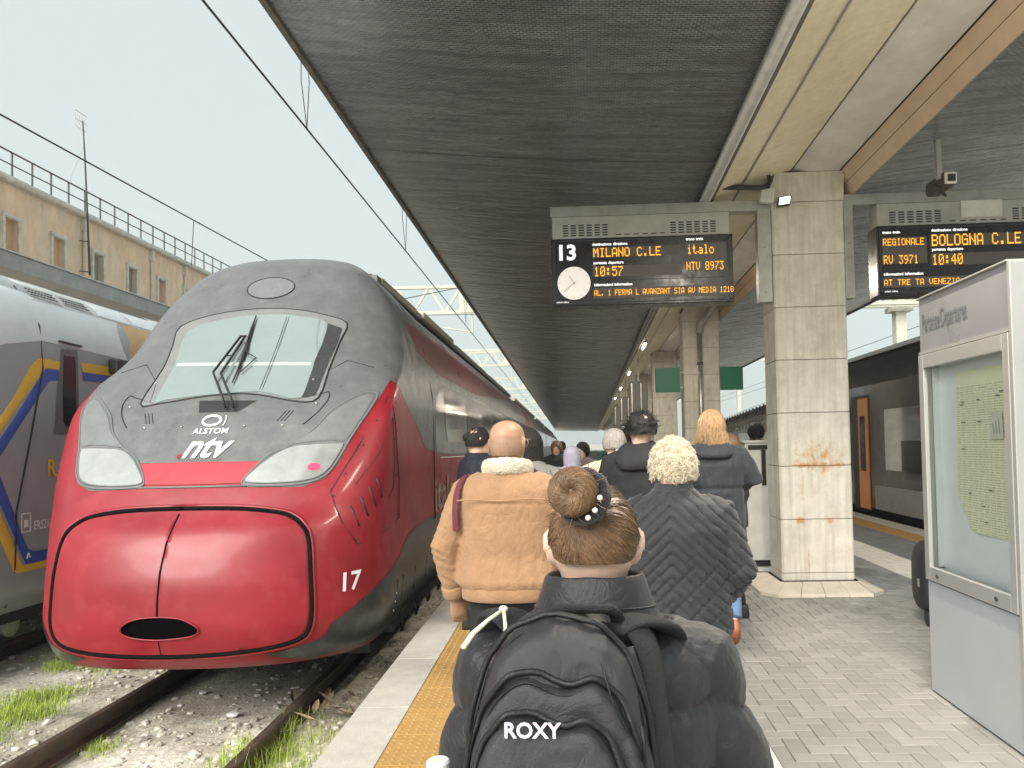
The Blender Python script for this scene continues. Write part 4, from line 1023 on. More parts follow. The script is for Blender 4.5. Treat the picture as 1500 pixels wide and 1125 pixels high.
# headlamps
for sg in (1, -1):
    f = (lambda p: [(U(s, None, z), z) for s, z in p]) if sg > 0 else (lambda p: mir([(U(s, None, z), z) for s, z in p]))
    big = spline([(.385,1.37),(.455,1.49),(.555,1.59),(.69,1.66),(.84,1.79),(.93,1.93),(1.05,2.03),(1.19,2.112),(1.275,2.085),(1.255,1.97),(1.175,1.80),(1.115,1.66),(1.075,1.55),(1.01,1.425),(.905,1.363),(.72,1.34),(.47,1.345)], 4)
    h = decal('headlamp', f(big), M_GREY, .008, (.05, .05))
    decal('lamp_glass', f(lampR), M_LAMPG, .0125, (.05, .05), h)
    decal('lens_glass', f(lensR), M_LENSG, .0125, (.05, .05), h)
    line('lamp_seal', f(lampR), mat('seal_grey', (.16, .17, .17), .5, var=.1), .006, .011, True, h)
    line('lamp_outline', f(big), MATS['seal_grey'], .007, .007, True, h)
mb = MB(); patch(mb, [(U(.90+.048*math.cos(t), None, 1.475+.03*math.sin(t)), 1.475+.03*math.sin(t)) for t in (q*.5236 for q in range(12))], ofs(.016), (.1, .1)); mb.build('tail_light', mat('tail_red', (.9, .05, .12), .4, var=0, emit=(1, .02, .07), estr=.2), train)
line('band_edge', [(U(s, None, 1.345+.0*s), 1.345) for s in (-.43, -.2, 0, .2, .43)], MATS['seal_grey'], .009, .004)
# brighter red band between the lamps
decal('red_band', US([(-.42,1.37),(-.2,1.365),(0,1.363),(.2,1.365),(.40,1.37),(.47,1.48),(.48,1.53),(.2,1.535),(0,1.537),(-.2,1.535),(-.48,1.53),(-.47,1.48)]), mat('train_red_band', (.42, .025, .04), .5, var=.1, dirt=(.44, .10, .10), dscale=14, damt=.3), .006, (.05, .05))
# windscreen
wsp = [(-.78,2.83),(-.46,2.95),(-.05,3.0),(.31,2.985),(.62,2.92),(.83,2.83),(.81,2.62),(.80,2.34),(.80,2.06),(.64,2.03),(.28,2.10),(.04,2.113),(-.25,2.085),(-.56,2.035),(-.72,2.04),(-.72,2.38),(-.76,2.62)]
wso = US(spline(wsp, 3))
ws = decal('windscreen', wso, mat('screen_frit', (.20, .205, .20), .25, var=.1, coat=.4), .008, (.06, .06))
gls = [(-.665,2.775),(-.27,2.90),(.12,2.93),(.40,2.90),(.655,2.82),(.65,2.42),(.655,2.06),(.28,2.125),(-.18,2.10),(-.50,2.065),(-.60,2.06),(-.62,2.40)]
decal('screen_glass', US(spline(gls, 3)), M_GLASSW, .012, (.05, .05), ws)
decal('dark_edge', US([(.665,2.82),(.80,2.77),(.775,2.4),(.77,2.08),(.665,2.06),(.655,2.42)]), mat('edge_dark', (.035, .036, .036), .3, var=.3, vscale=20), .0125, (.05, .05), ws)
line('screen_gasket', wso, M_GASK, .008, .006, True, ws)
for ds in (0, .022): line('screen_wire', US([(.27+ds, 2.14), (.265+ds, 2.5), (.26+ds, 2.90)]), M_DARKM, .002, .013, parent=ws)
decal('blind', US([(-.60,2.39),(.63,2.37),(.63,2.405),(-.60,2.425)]), mat('blind_pale', (.42, .46, .44), .5, var=.05), .0135, (.1, .1), ws)
# brow lamp
el = [(.0+.235*math.cos(t), 3.245+.125*math.sin(t)) for t in (q*math.pi/14 for q in range(28))]
bl = decal('brow_lamp', US(el), M_LENSG, .008, (.04, .04)); line('brow_rim', US(el), M_GASK, .006, .007, True, bl)
# cowl recesses, hatch plates and bolts
for sg in (1, -1):
    f = (lambda p: US(p)) if sg > 0 else (lambda p: mir(US(p)))
    line('recess_edge', f(spline([(.60,2.035),(.80,2.095),(.87,2.115),(.885,2.04),(.83,1.93),(.74,1.83)], 4, False)), M_GASK, .006, .003)
    line('plate_edge', f([(.64,2.05),(.70,2.24),(.93,2.43),(1.17,2.36)]), M_GASK, .004, .005)
    for s, z in ((.70,2.235),(.575,1.823),(.262,1.826),(.80,2.01)):
        p = NS(U(sg*s, None, z), z, .004); mb = MB(); mb.ell(p, (.016, .012, .012), 8, 6); mb.build('bolt', M_METAL, train, smooth=True)
    for q in range(3):
        s = .52+.03*q; line('cowl_slit', f([(s+.05, 1.95), (s, 1.86)]), M_GASK, .0035, .004)
# wiper
mb = MB(); patch(mb, US([(-.21,2.055),(.29,2.045),(.165,1.948),(-.165,1.948)]), ofs(.006), (.05, .05)); wb = mb.build('wiper_box', M_BLACK, train)
def sp(s, z, o): return NS(U(s, None, z), z, o)
mb = MB(); mb.tube([sp(.06,1.965,.03), sp(.03,2.02,.08), sp(-.175,2.272,.07), sp(-.085,2.66,.05)], .011, 6); mb.tube([sp(.13,1.965,.03), sp(.10,2.02,.08), sp(-.10,2.258,.07), sp(-.045,2.66,.05)], .011, 6)
mb.bar(sp(-.13,2.45,.055), sp(-.085,2.45,.055), .012); mb.bar(sp(-.09,2.655,.055), sp(-.03,2.655,.055), .016); mb.build('wiper_arm', M_BLACK, train, smooth=True)
mb = MB(); mb.tube([sp(-.03,2.90,.03), sp(-.025,2.75,.03), sp(.005,2.45,.03), sp(.012,2.2,.03)], [.006, .013, .016, .006], 6); mb.build('wiper_blade', M_BLACK, train, smooth=True)
mb = MB(); mb.tube([sp(-.02,2.66,.045), sp(.02,2.5,.04), sp(.13,2.44,.035), sp(.04,2.3,.03)], .006, 6); mb.build('wiper_link', M_BLACK, train, smooth=True)
# lettering on the nose
def nose_text(name, txt, s0, z0, size, m=M_WHITE, **k):
    mb = MB(); lay_text(mb, txt, lambda u, w: NS(U(s0+u, None, z0+w), z0+w, .010), size, **k)
    return mb.build(name, m, train)
nose_text('ntv_lettering', 'ntv', .0, 1.652, .27, shear=.35, bold=.006)
mb = MB(); lay_text(mb, '-', lambda u, w: NS(U(-.175+u, None, 1.590+w), 1.590+w, .012), .10, bold=.010); mb.build('letter_tip', M_RED, train)
nose_text('maker_lettering', 'ALSTOM', .0, 1.782, .064, bold=.0008, xs=1.2)
mb = MB()
pts = [(-.02+.075*math.cos(t), 1.872+.042*math.sin(t)) for t in (q*math.pi/12 for q in range(24))]
mb.tube([sp(s, z, .008) for s, z in pts + pts[:1]], .012, 6); mb.tube([sp(.075+.012*math.cos(t)*1.5, 1.872+.045*math.sin(t), .008) for t in (-1.2+q*.3 for q in range(9))], .005, 6)
mb.build('maker_ring', M_WHITE, train, smooth=True)
# number and hatch panel on the right flank
def flank_text(txt, u0, z0, size, ku, name, m=M_WHITE, **k):
    mb = MB(); lay_text(mb, txt, lambda x, w: NS(u0+x*ku, z0+w, .008), size, **k); return mb.build(name, m, train)
flank_text('17', .618, .575, .20, .72, 'number_lettering', xs=.82, bold=.004)
pan = [(.807,2.075),(.79,2.03),(.60,1.62),(.482,1.285),(.56,1.05),(.650,.858),(.85,.92),(1.06,.995),(1.24,1.33),(1.18,1.55),(1.11,1.80),(.95,1.98)]
line('flank_panel_edge', pan, M_GASK, .004, .005, True)
line('flank_panel_edge', [(.62,1.33),(.80,1.60),(.98,1.88),(1.08,1.5),(1.02,1.28),(.92,1.2)], M_GASK, .0035, .005)
for (u, z) in ((.55,1.42),(.64,1.65),(.73,1.86),(.50,1.25),(.64,.90),(.85,.96),(1.02,1.03),(1.15,1.38),(1.07,1.7),(.98,1.25)):
    mb = MB(); mb.ell(NS(u, z, .003), (.009, .009, .009), 8, 6); mb.build('rivet', M_DARKM, train)
for q in range(4): line('flank_vent', [(.60+.06*q, 1.16+.07*q), (.66+.06*q, 1.00+.07*q)], M_GASK, .010, .0)
mb = MB(); lay_text(mb, 'italo', lambda x, w: NS(U(1.5, 9.2+x, 1.05+w), 1.05+w, .008), .55, xs=1.6, bold=.01); mb.build('side_lettering', mat('faded_gold', (.30, .22, .16), .4, var=.2), train)
# roof kit
mb = MB()
for (b0, b1, w, h) in ((9.4, 11.6, .62, .10), (12.0, 15.2, .66, .12), (16, 22, .6, .12), (23, 30, .6, .12)): mb.box(-w, w, b0, b1, 3.72, 3.72+h)
mb.build('roof_kit', mat('roof_beige', (.50, .47, .38), .7, var=.2), train, bevel=.03)
mb = MB()
for b0 in (10, 13.5): mb.lathe([(.05, 3.8), (.03, 3.9), (.05, 3.95), (.03, 4.0)], (.3, b0, 0), 10)
mb.build('insulator', M_DARKM, train)
# bogie and underframe
mb = MB(); mb.box(-1.15, 1.15, 6.6, 31, -.20, -.05); mb.build('underframe', M_BLACK, train)
wheel = MB(); wheel.lathe([(.0, -.06), (.38, -.06), (.38, .05), (.42, .06), (.42, .075), (0, .075)], (0, 0, 0), 24, 'x'); wme = wheel.mesh('wheel', M_DARKM)
for b0 in (7.6, 10.2, 18.5, 21.0):
    for sg in (1, -1):
        o = link('wheel', wme, train); o.location = Vector((sg*.76, b0, RZ+.421)) - ORIG['high_speed_train']
mb = MB()
for b0 in (7.2, 7.9, 8.6, 9.3): mb.tube([(1.28, b0, .1), (1.30, b0+.05, -.1), (1.25, b0+.2, -.2), (1.2, b0+.35, -.05)], .018, 6)
mb.box(1.05, 1.25, 7.0, 10.8, -.12, .10); mb.build('bogie_frame', M_DARKM, train)
# following coaches, one long thing each
def coach(name, label, b0, b1, lat, w, ztop, mats, grp):
    t = thing(name, label, 'coach', (lat, b0, RZ), 'L', grp); ORIG[t.name] = Vector((0, b0, RZ))
    zl = [-.06,.15,.37,.9,1.46,1.48,2.0,2.3,2.6,2.9,3.1,3.3,3.45,3.58,3.68,3.75]
    rings = []
    for b in (b0, b1): rings.append([(tab(NWB, z), b, z) for z in zl] + [(-tab(NWB, z), b, z) for z in zl[::-1]])
    mb = MB(); n = len(rings[0]); mb.mi = 0; mb.loft(rings)
    mb.build('body', mats[0], t, smooth=False, fix=True)
    mb = MB(); mb.box(-1.425, 1.425, b0+.2, b1-.2, 1.48, 2.42); mb.build('window_band', mats[1], t)
    k = 0
    b = b0+2
    while b < b1-2.5:
        mb = MB(); mb.box(1.42, 1.43, b, b+1.6, 1.68, 2.28); mb.build('side_window', MATS['side_glass'], t); b += 2.3
    mb = MB(); mb.box(-.62, .62, b0+1, b1-1, 3.70, 3.84); mb.build('roof_kit', MATS['roof_beige'], t)
coach('train_coach', 'second coach of the red train, dark along the platform', 33.4, 58, C, 1.41, 3.77, (M_GREY, M_GREYG), 'coaches of the red train')
coach('train_coach', 'third coach of the red train, far down the platform', 58.6, 84, C, 1.41, 3.77, (M_GREY, M_GREYG), 'coaches of the red train')
coach('train_coach', 'last visible coach of the red train at the far end', 84.6, 150, C, 1.41, 3.77, (M_GREY, M_GREYG), 'coaches of the red train')

# ------------------------------------------------------------------ regional train on the next track
M_RGREY = mat('regional_grey', (.36, .375, .40), .35, .1, var=.08, vscale=2, coat=.3, dirt=(.32, .325, .33), damt=.3)
M_RTOP = mat('regional_light', (.74, .78, .82), .4, .1, var=.06, vscale=2, coat=.2, dirt=(.55, .57, .58), damt=.4)
M_RROOF = mat('regional_roof', (.58, .59, .58), .6, var=.1, dirt=(.4, .4, .38), damt=.5)
M_RWIN = mat('regional_window', (.02, .022, .03), .06, .1, var=.1, coat=.6)
M_YEL = mat('stripe_yellow', (.78, .48, .06), .4, var=.05, coat=.3)
M_BLU = mat('stripe_blue', (.05, .10, .42), .4, var=.05, coat=.3)
M_TANP = mat('side_tan', (.66, .45, .20), .5, var=.06)
RC = -6.96
reg = thing('regional_train', 'grey regional train with blue and yellow stripes at the left edge', 'train', (RC, 7.5, RZ), 'L'); ORIG['regional_train'] = Vector((0, 7.5, RZ))
RP = [(.02,1.24),(.12,1.33),(.35,1.40),(2.75,1.40),(2.95,1.385),(3.15,1.33),(3.40,1.17),(3.52,1.0),(3.62,.75),(3.68,.35),(3.69,0)]
def rw(z): return tab([(z_, w) for z_, w in RP], z)
rz = [.02,.06,.12,.2,.35,.6,1.0,1.4,1.8,2.2,2.6,2.75,2.85,2.95,3.05,3.15,3.25,3.34,3.42,3.48,3.54,3.59,3.64,3.67,3.69]
def rfront(z): return 5.5 + .25*max(0, z-1.0) + .42*max(0, (z-2.3))**1.6 + .25*max(0, .8-z)
def rtaper(b, z):                                        # nose narrows ahead of the cab side
    e = 7.35; t = (b-rfront(z))/(e-rfront(z)); t = max(0, min(1, t)); return math.sin(t*math.pi/2)**.42 if t < 1 else 1
mb = MB(); bl = [0, .02, .06, .12, .2, .32, .48, .66, .84, 1]
rows = []
for z in rz:
    f = rfront(z); bs_ = [f + (7.4-f)*q for q in bl] + [8.5, 10, 14, 24]
    rows.append([(rw(z)*rtaper(b, z), b, z) for b in bs_])
n = len(rows[0])
for sg in (1, -1):
    mb.add([(sg*p[0], p[1], p[2]) for r_ in rows for p in r_], [((j*n+i, j*n+i+1, (j+1)*n+i+1, (j+1)*n+i) if sg > 0 else (j*n+i+1, j*n+i, (j+1)*n+i, (j+1)*n+i+1)) for j in range(len(rows)-1) for i in range(n-1)])
mb.build('body', M_RGREY, reg, smooth=True)
def rs(b, z, o=.004): return (rw(z)*rtaper(b, z)+o, b, z)
def rdecal(name, poly, m, o=.004, step=(.15, .08), parent=None):
    mb = MB(); patch(mb, poly, lambda b, z: rs(b, z, o), step); return mb.build(name, m, parent or reg, smooth=True)
rdecal('upper_panel', [(6.95,2.62),(7.3,2.74),(7.8,2.84),(9.33,2.80),(9.36,3.30),(8.9,3.30),(7.78,3.36),(7.2,3.40),(6.9,3.1)], M_RTOP, .004)
rdecal('tan_panel', [(9.37,2.80),(13,2.80),(13,3.30),(9.37,3.30)], M_TANP, .004)
rdecal('roof_side', [(7.82,3.30),(14,3.26),(14,3.68),(7.82,3.68)], M_RROOF, .006)
yo = [(6.86,1.55),(6.99,1.55),(7.84,2.555),(8.08,2.555),(8.08,2.65),(7.76,2.65),(7.68,2.61)]
rdecal('yellow_stripe', yo, M_YEL, .005)
rdecal('blue_stripe', [(7.0,1.55),(7.16,1.55),(7.90,2.42),(8.08,2.44),(8.08,2.545),(7.85,2.545)], M_BLU, .005)
rdecal('yellow_stripe', [(6.86,1.54),(6.99,1.54),(7.50,.50),(8.4,.50),(8.4,.43),(7.44,.43),(7.38,.46)], M_YEL, .005)
rdecal('blue_stripe', [(7.0,1.54),(7.16,1.54),(7.58,.66),(7.68,.62),(8.4,.62),(8.4,.505),(7.55,.505)], M_BLU, .005)
rdecal('yellow_stripe', [(8.45,2.57),(12,2.60),(12,2.69),(8.42,2.68)], M_YEL, .005)
rdecal('blue_stripe', [(8.46,2.47),(12,2.50),(12,2.59),(8.45,2.565)], M_BLU, .005)
wnd = rdecal('cab_side_window', spline([(7.98,1.88),(8.0,1.85),(8.35,1.87),(8.38,1.92),(8.36,2.75),(8.32,2.80),(8.12,2.79),(8.08,2.72)], 3), mat('reg_frame', (.16, .15, .155), .4, var=.1), .007)
rdecal('window_glass', spline([(8.12,1.98),(8.30,1.98),(8.33,2.02),(8.32,2.66),(8.28,2.72),(8.16,2.72),(8.12,2.66)], 3), M_RWIN, .011, (.1, .1), wnd)
mb = MB(); mb.bar(rs(8.05,2.87,.015), rs(8.42,2.86,.015), .03, .02); mb.build('rain_strip', M_DARKM, reg)
mb = MB(); mb.tube([rs(7.72,3.42,.004), rs(7.78,3.0,.004), rs(7.80,2.55,.004), rs(7.62,1.8,.004), rs(7.42,1.05,.004), rs(7.40,.5,.004), rs(7.38,.1,.004)], .010, 6); mb.build('body_seam', M_GASK, reg, smooth=True)
for q in range(2):
    b0 = 7.85+q*.55
    g_ = rdecal('roof_grille', [(b0,3.34),(b0+.50,3.32),(b0+.47,3.46),(b0-.02,3.48)], mat('grille_light', (.42, .43, .43), .5, .3, var=.1), .012)
    mb = MB()
    for i in range(9):
        for j in range(3):
            b_, z_ = b0+.03+i*.05, 3.365+j*.034; mb.bar(rs(b_, z_, .014), rs(b_+.03, z_, .014), .016, .004)
    mb.build('grille_holes', M_DARKM, g_)
for q in range(5):
    b0 = 9.0+q*.75; rdecal('roof_hatch', [(b0,3.32),(b0+.68,3.31),(b0+.68,3.48),(b0-.02,3.49)], M_RTOP, .012)
rdecal('roof_hatch_dark', [(8.6,3.55),(10.5,3.52),(10.6,3.60),(8.7,3.62)], M_DARKM, .012)
mb = MB(); p = Vector(rs(9.05,2.70,.05)); mb.box(p.x-.05, p.x+.07, p.y-.12, p.y+.12, p.z-.1, p.z+.08); mb.build('side_camera', M_DARKM, reg, bevel=.02)
mb = MB(); p = Vector(rs(8.1,.60,.01)); mb.ell(p, (.02, .05, .11), 10, 8); mb.build('socket_cover', M_DARKM, reg, smooth=True)
mb = MB(); lay_text(mb, 'R', lambda x, w: rs(7.93+x, 1.47+w, .008), .26, bold=.006); mb.build('lettering', M_YEL, reg)
mb = MB(); lay_text(mb, 'ERS21-01', lambda x, w: rs(7.66+x, .885+w, .008), .13, align='LEFT', xs=.7, bold=.002); mb.build('number_lettering', M_WHITE, reg)
mb = MB()
for (b0, b1, z0, z1) in ((7.48,7.50,.83,1.03),(7.60,7.62,.83,1.03),(7.48,7.62,.83,.845),(7.48,7.62,1.015,1.03),(7.52,7.58,.88,.96)): mb.add([rs(b0,z0,.008),rs(b1,z0,.008),rs(b1,z1,.008),rs(b0,z1,.008)], [(0,1,2,3)])
mb.build('pictogram', M_WHITE, reg)
mb = MB(); mb.tube([rs(7.56,.56,.008), rs(7.585,.615,.008), rs(7.61,.57,.008)], .007, 5); mb.build('jack_mark', M_WHITE, reg)
mb = MB(); mb.box(-1.2, 1.2, 7.0, 24, -.10, .05); mb.build('underframe', M_BLACK, reg)
for b0 in (7.9, 10.3):
    for sg in (1, -1):
        o = link('wheel', wme, reg); o.location = Vector((sg*.76, b0, RZ+.421)) - ORIG['regional_train']
mb = MB(); mb.lathe([(.12, 0), (.13, .05), (.05, .06)], (1.05, 7.75, -.15), 14, 'x'); mb.build('axle_box', M_METAL, reg)
mb = MB(); mb.box(.95, 1.15, 7.3, 10.9, -.10, .1); mb.build('bogie_frame', M_DARKM, reg)

# ------------------------------------------------------------------ dark train at the right-hand platform edge
M_DK = mat('dark_train_body', (.025, .025, .028), .16, .2, var=.15, coat=.6, rvar=.08)
M_DKG = mat('dark_train_grey', (.24, .245, .24), .35, .1, var=.12, coat=.2, dirt=(.3, .28, .25), damt=.4)
M_ORG = mat('door_orange', (.62, .24, .06), .4, var=.06, coat=.2)
M_REF = mat('dark_train_glass', (.50, .55, .62), .06, .9, var=.2, vscale=1.5, coat=.8)
TX = 6.0
rt_ = thing('dark_train', 'dark glossy train with an open orange door at the right-hand platform edge', 'train', (7.4, 15, RZ))
pr = [(6.12,-.05),(TX,.10),(TX,2.75),(6.04,3.0),(6.20,3.35),(6.45,3.55),(6.9,3.66),(7.9,3.66),(8.4,3.5),(8.75,3.2),(8.8,2.7),(8.8,.1),(8.7,-.05)]
mb = MB(); mb.prism(pr, 9.5, 24.0); mb.build('body', M_DK, rt_, bevel=.03)
mb = MB(); mb.box(TX-.006, TX+.02, 9.6, 15.9, .12, .62); mb.box(TX-.006, TX+.02, 17.2, 23.9, .12, .62); mb.build('lower_panel', M_DKG, rt_)
mb = MB(); mb.box(TX-.004, TX+.03, 16.12, 17.1, .05, 2.55); mb.build('door_opening', M_GASK, rt_)
d = MB(); d.box(TX-.03, TX+.0, 16.14, 16.72, .08, 2.48); dd = d.build('door', M_ORG, rt_, bevel=.01)
mb = MB(); mb.box(TX-.036, TX-.02, 16.3, 16.6, .9, 2.1); mb.build('door_window', M_RWIN, dd)
for (y0, y1) in ((10.0, 11.9), (12.3, 15.3), (17.8, 20.2), (20.6, 23.4)):
    mb = MB(); mb.box(TX-.008, TX+.02, y0, y1, .95, 2.2); wf = mb.build('window', M_REF, rt_, bevel=.01)
mb = MB(); mb.box(TX-.014, TX-.009, 13.1, 14.5, .75, 1.55); mb.build('vestibule_window', M_RWIN, rt_)
mb = MB(); mb.tube([(6.06, 14.0, 2.9), (6.10, 13.4, 3.3), (6.12, 12.9, 3.32), (6.09, 12.7, 2.9)], .02, 6); mb.build('roof_hatch_rim', M_GASK, rt_)
mb = MB(); mb.prism([(6.2,3.42),(6.5,3.60),(7.0,3.70),(7.9,3.70),(7.9,3.62),(6.9,3.62)], 9.6, 24); mb.build('roof_cover', M_WHITE_ST, rt_)
mb = MB(); mb.box(6.2, 8.6, 9.6, 24, -.25, -.06); mb.build('underframe', M_BLACK, rt_)
rb_ = thing('train_coach', 'low dark rear coach of the right-hand train with ribbed roof edge', 'coach', (7.4, 28, RZ), 'W', None)
mb = MB(); 
r0 = [(p[0], 24.4, p[1] if p[1] < 2 else p[1]-.42) for p in pr]; r1 = [(p[0]+.1, 42, p[1] if p[1] < 1.5 else p[1]-1.0) for p in pr]
mb.loft([r0, r1]); mb.build('body', M_DK, rb_, fix=True)
for k in range(26):
    yy = 24.6+k*.6; f = (yy-24.4)/17.6; mb = MB(); mb.bar((TX-.01+.1*f, yy, 2.2-.5*f), (TX+.16+.1*f, yy, 2.96-.55*f), .10, .03); mb.build('roof_rib', M_DARKM, rb_)
mb = MB(); mb.box(TX-.02, TX+.02, 25, 30, 1.0, 1.9); mb.build('window_band', M_REF, rb_)
for x_, lab in ((6.65, 'near rail under the dark right-hand train'), (8.15, 'far rail under the dark right-hand train')):
    mb = MB(); mb.prism([(x_+x, RZ+z) for x, z in prof], 8, 170); single(mb, 'rail', M_RAIL, lab, 'rail', (x_, 8, RZ-.16), 'W', 'railway rails')

# ------------------------------------------------------------------ building behind the regional train
M_WALL = mat('orange_plaster', (.66, .48, .33), .9, var=.2, vscale=1.2, bump=.3, bscale=30, dirt=(.58, .53, .45), dscale=.8, damt=.95, stretch=(1, 1, .45))
M_TRIMS = mat('grey_stone_trim', (.55, .53, .48), .9, var=.2, vscale=3, bump=.3, bscale=40, dirt=(.25, .24, .21), damt=.5)
M_SHUT = mat('roller_shutter', (.55, .33, .17), .7, var=.1, stretch=(1, 1, 30))
M_WINB = mat('window_dark', (.20, .21, .20), .3, var=.2)
BA, SC = -28., 28/15.
def BZ(z): return 1.62 + (z-1.62)*SC
bd = thing('station_building', 'weathered orange plaster building with stone-framed windows behind the regional train', 'building', (BA, 40, GZ), 'L')
b0, b1 = 22, 110
zt = BZ(9.02)
wins = [19.83 + 1.873*k for k in range(-2, 18)]
holes_b = [w*SC for w in wins]
mb = MB()
mb.box(BA-8, BA-.45, b0, b1, GZ, zt); mb.build('inner_wall', M_WALL, bd)
# front wall pieces round the window openings
hw = .46; z0w, z1w = BZ(7.1), BZ(8.07)
edges = [b0] + sum([[h-hw, h+hw] for h in holes_b if b0+1 < h < b1-1], []) + [b1]
mb = MB()
for i in range(0, len(edges), 2): mb.box(BA-.44, BA, edges[i], edges[i+1], z0w, z1w)
mb.box(BA-.44, BA, b0, b1, GZ, z0w); mb.box(BA-.44, BA, b0, b1, z1w, zt); mb.build('wall', M_WALL, bd)
for k, h in enumerate(holes_b):
    if not b0+1 < h < b1-1: continue
    mb = MB(); f = .16
    mb.box(BA-.02, BA+.10, h-hw-f, h-hw, z0w, z1w+f); mb.box(BA-.02, BA+.10, h+hw, h+hw+f, z0w, z1w+f); mb.box(BA-.02, BA+.14, h-hw-f-.05, h+hw+f+.05, z1w+.06, z1w+.06+f)
    mb.box(BA-.02, BA+.10, h-hw, h+hw, z1w, z1w+.055)
    w_ = mb.build('window', M_TRIMS, bd)
    mb = MB(); shut = k in (2, 3, 6, 9, 12)
    part = .18 if k in (3, 6) else 0
    mb.box(BA-.30, BA-.26, h-hw, h+hw, z0w + (z1w-z0w)*part, z1w); 
    mb.build('shutter' if shut else 'pane', M_SHUT if shut else M_WINB, w_)
    if not shut:
        mb = MB(); mb.box(BA-.255, BA-.22, h-.03, h+.03, z0w, z1w); mb.build('mullion', M_TRIMS, w_)
mb = MB(); mb.prism([(BA-.4, zt), (BA+.35, zt+.02), (BA+.42, zt+.14), (BA+.36, zt+.30), (BA-.4, zt+.34)], b0, b1); mb.build('cornice', M_TRIMS, bd)
for bb in (22.83*SC, 26.61*SC, 28.97*SC, 32.7*SC):
    mb = MB(); mb.tube([(BA+.10, bb, 3), (BA+.10, bb, zt-.5), (BA+.14, bb, zt)], .075, 8); mb.box(BA+.0, BA+.24, bb-.14, bb+.14, zt-.75, zt-.1); mb.build('downpipe', M_TRIMS, bd)
rl = thing('roof_railing', 'thin steel railing along the roof of the orange building', 'railing', (BA+.2, 40, zt+.32), 'L')
zr = zt+.30; zt2 = BZ(9.86)
post = MB(); post.bar((0, 0, 0), (0, 0, zt2-zr), .07); pme = post.mesh('post', M_DARKM)
bb = 34.0
while bb < 70:
    o = link('post', pme, rl); o.location = Vector((BA+.2, bb, zr)) - ORIG[rl.name]; bb += .762*SC
mb = MB(); mb.bar((BA+.2, 34, zt2), (BA+.2, 70, zt2+.1), .07); mb.build('top_rail', M_DARKM, rl)
mb = MB(); mb.bar((BA+.2, 34, (zt2+zr)/2), (BA+.2, 70, (zt2+zr)/2+.05), .05); mb.build('mid_rail', M_DARKM, rl)
an = thing('roof_antenna', 'tall thin aerial mast with a small grid panel on the orange building', 'antenna', (BA+.5, 22.7*SC, BZ(7.2)), 'L')
mb = MB(); mb.tube([(BA+.5, 22.77*SC, BZ(7.2)), (BA+.5, 22.55*SC, BZ(10.8)), (BA+.5, 22.45*SC, BZ(11.95))], [.07, .05, .035], 6); mb.build('mast', M_BLACK, an)
mb = MB()
for q in range(7): b_ = (22.16+.09*q)*SC; mb.bar((BA+.45, b_, BZ(11.66)), (BA+.45, b_-.15, BZ(12.16)), .018)
for z_ in (11.66, 11.9, 12.16): mb.bar((BA+.45, (22.16-.0*z_)*SC-.1, BZ(z_)), (BA+.45, 22.7*SC-.1, BZ(z_)), .025)
mb.build('grid_panel', M_METAL, an)
mb = MB(); mb.tube([(BA+.5, 22.55*SC, BZ(11.3)), (BA+.3, 22.0*SC, BZ(9.9))], .012, 4); mb.build('stay_wire', M_METAL, an)
for z_ in (7.3, 8.25):
    mb = MB(); mb.bar((BA+.1, 22.6*SC, BZ(z_)), (BA+.5, 22.77*SC, BZ(z_)), .05); mb.build('mast_clamp', M_BLACK, an)
# concrete canopy of the platform in front of it
cn = thing('side_canopy', 'grey concrete canopy slab of the next platform in front of the building', 'canopy', (-12.5, 25, 0), 'L')
mb = MB(); mb.prism([(-11, 5.36), (-11, 5.68), (-11.06, 5.70), (-17, 5.85), (-17, 5.36)], 8, 90); mb.build('slab', mat('side_concrete', (.33, .33, .31), .9, var=.15, vscale=2, bump=.3, dirt=(.22, .22, .2), damt=.5), cn)
mb = MB(); mb.bar((-10.99, 8, 5.70), (-10.99, 90, 5.70), .05, .03); mb.build('drip_edge', M_METAL, cn)
for bb in range(12, 90, 9):
    mb = MB(); mb.box(-14.3, -13.8, bb, bb+.5, GZ, 5.36); mb.build('support', M_TRIMS, cn)

# ------------------------------------------------------------------ overhead line
M_WIRE = mat('wire_dark', (.05, .05, .05), .5, .5, var=0)
M_GANT = mat('gantry_pale', (.55, .54, .46), .7, var=.1)
def wire(label, pts, r=.009, grp='overhead wires'):
    mb = MB(); mb.tube([LW(*p) for p in pts], r, 5); return single(mb, 'overhead_wire', M_WIRE, label, 'wire', tuple(LW(*pts[0])), 'W', grp)
wire('overhead contact wire above the red train beside the canopy edge', [(-2.7, 1, 5.1), (-2.7, 8, 5.06), (-2.72, 13, 5.06), (-2.75, 24, 5.02), (-2.9, 60, 5.0), (-2.9, 160, 5.0)], .011)
wire('upper catenary wire above the red train', [(-2.7, 1, 6.5), (-2.7, 8, 6.1), (-2.72, 14, 6.3), (-2.75, 24, 6.75), (-2.9, 42, 6.1), (-2.9, 60, 6.7), (-2.9, 160, 6.6)], .009)
wire('overhead wire above the regional train', [(-6.9, 2, 5.75), (-6.93, 9, 5.86), (-6.96, 17.5, 6.12), (-6.96, 40, 6.2), (-6.96, 160, 6.2)], .013)
wire('slanting cross wire behind the red train roof', [(-5.5, 16.5, 4.62), (-2.2, 18.5, 5.7)], .010)
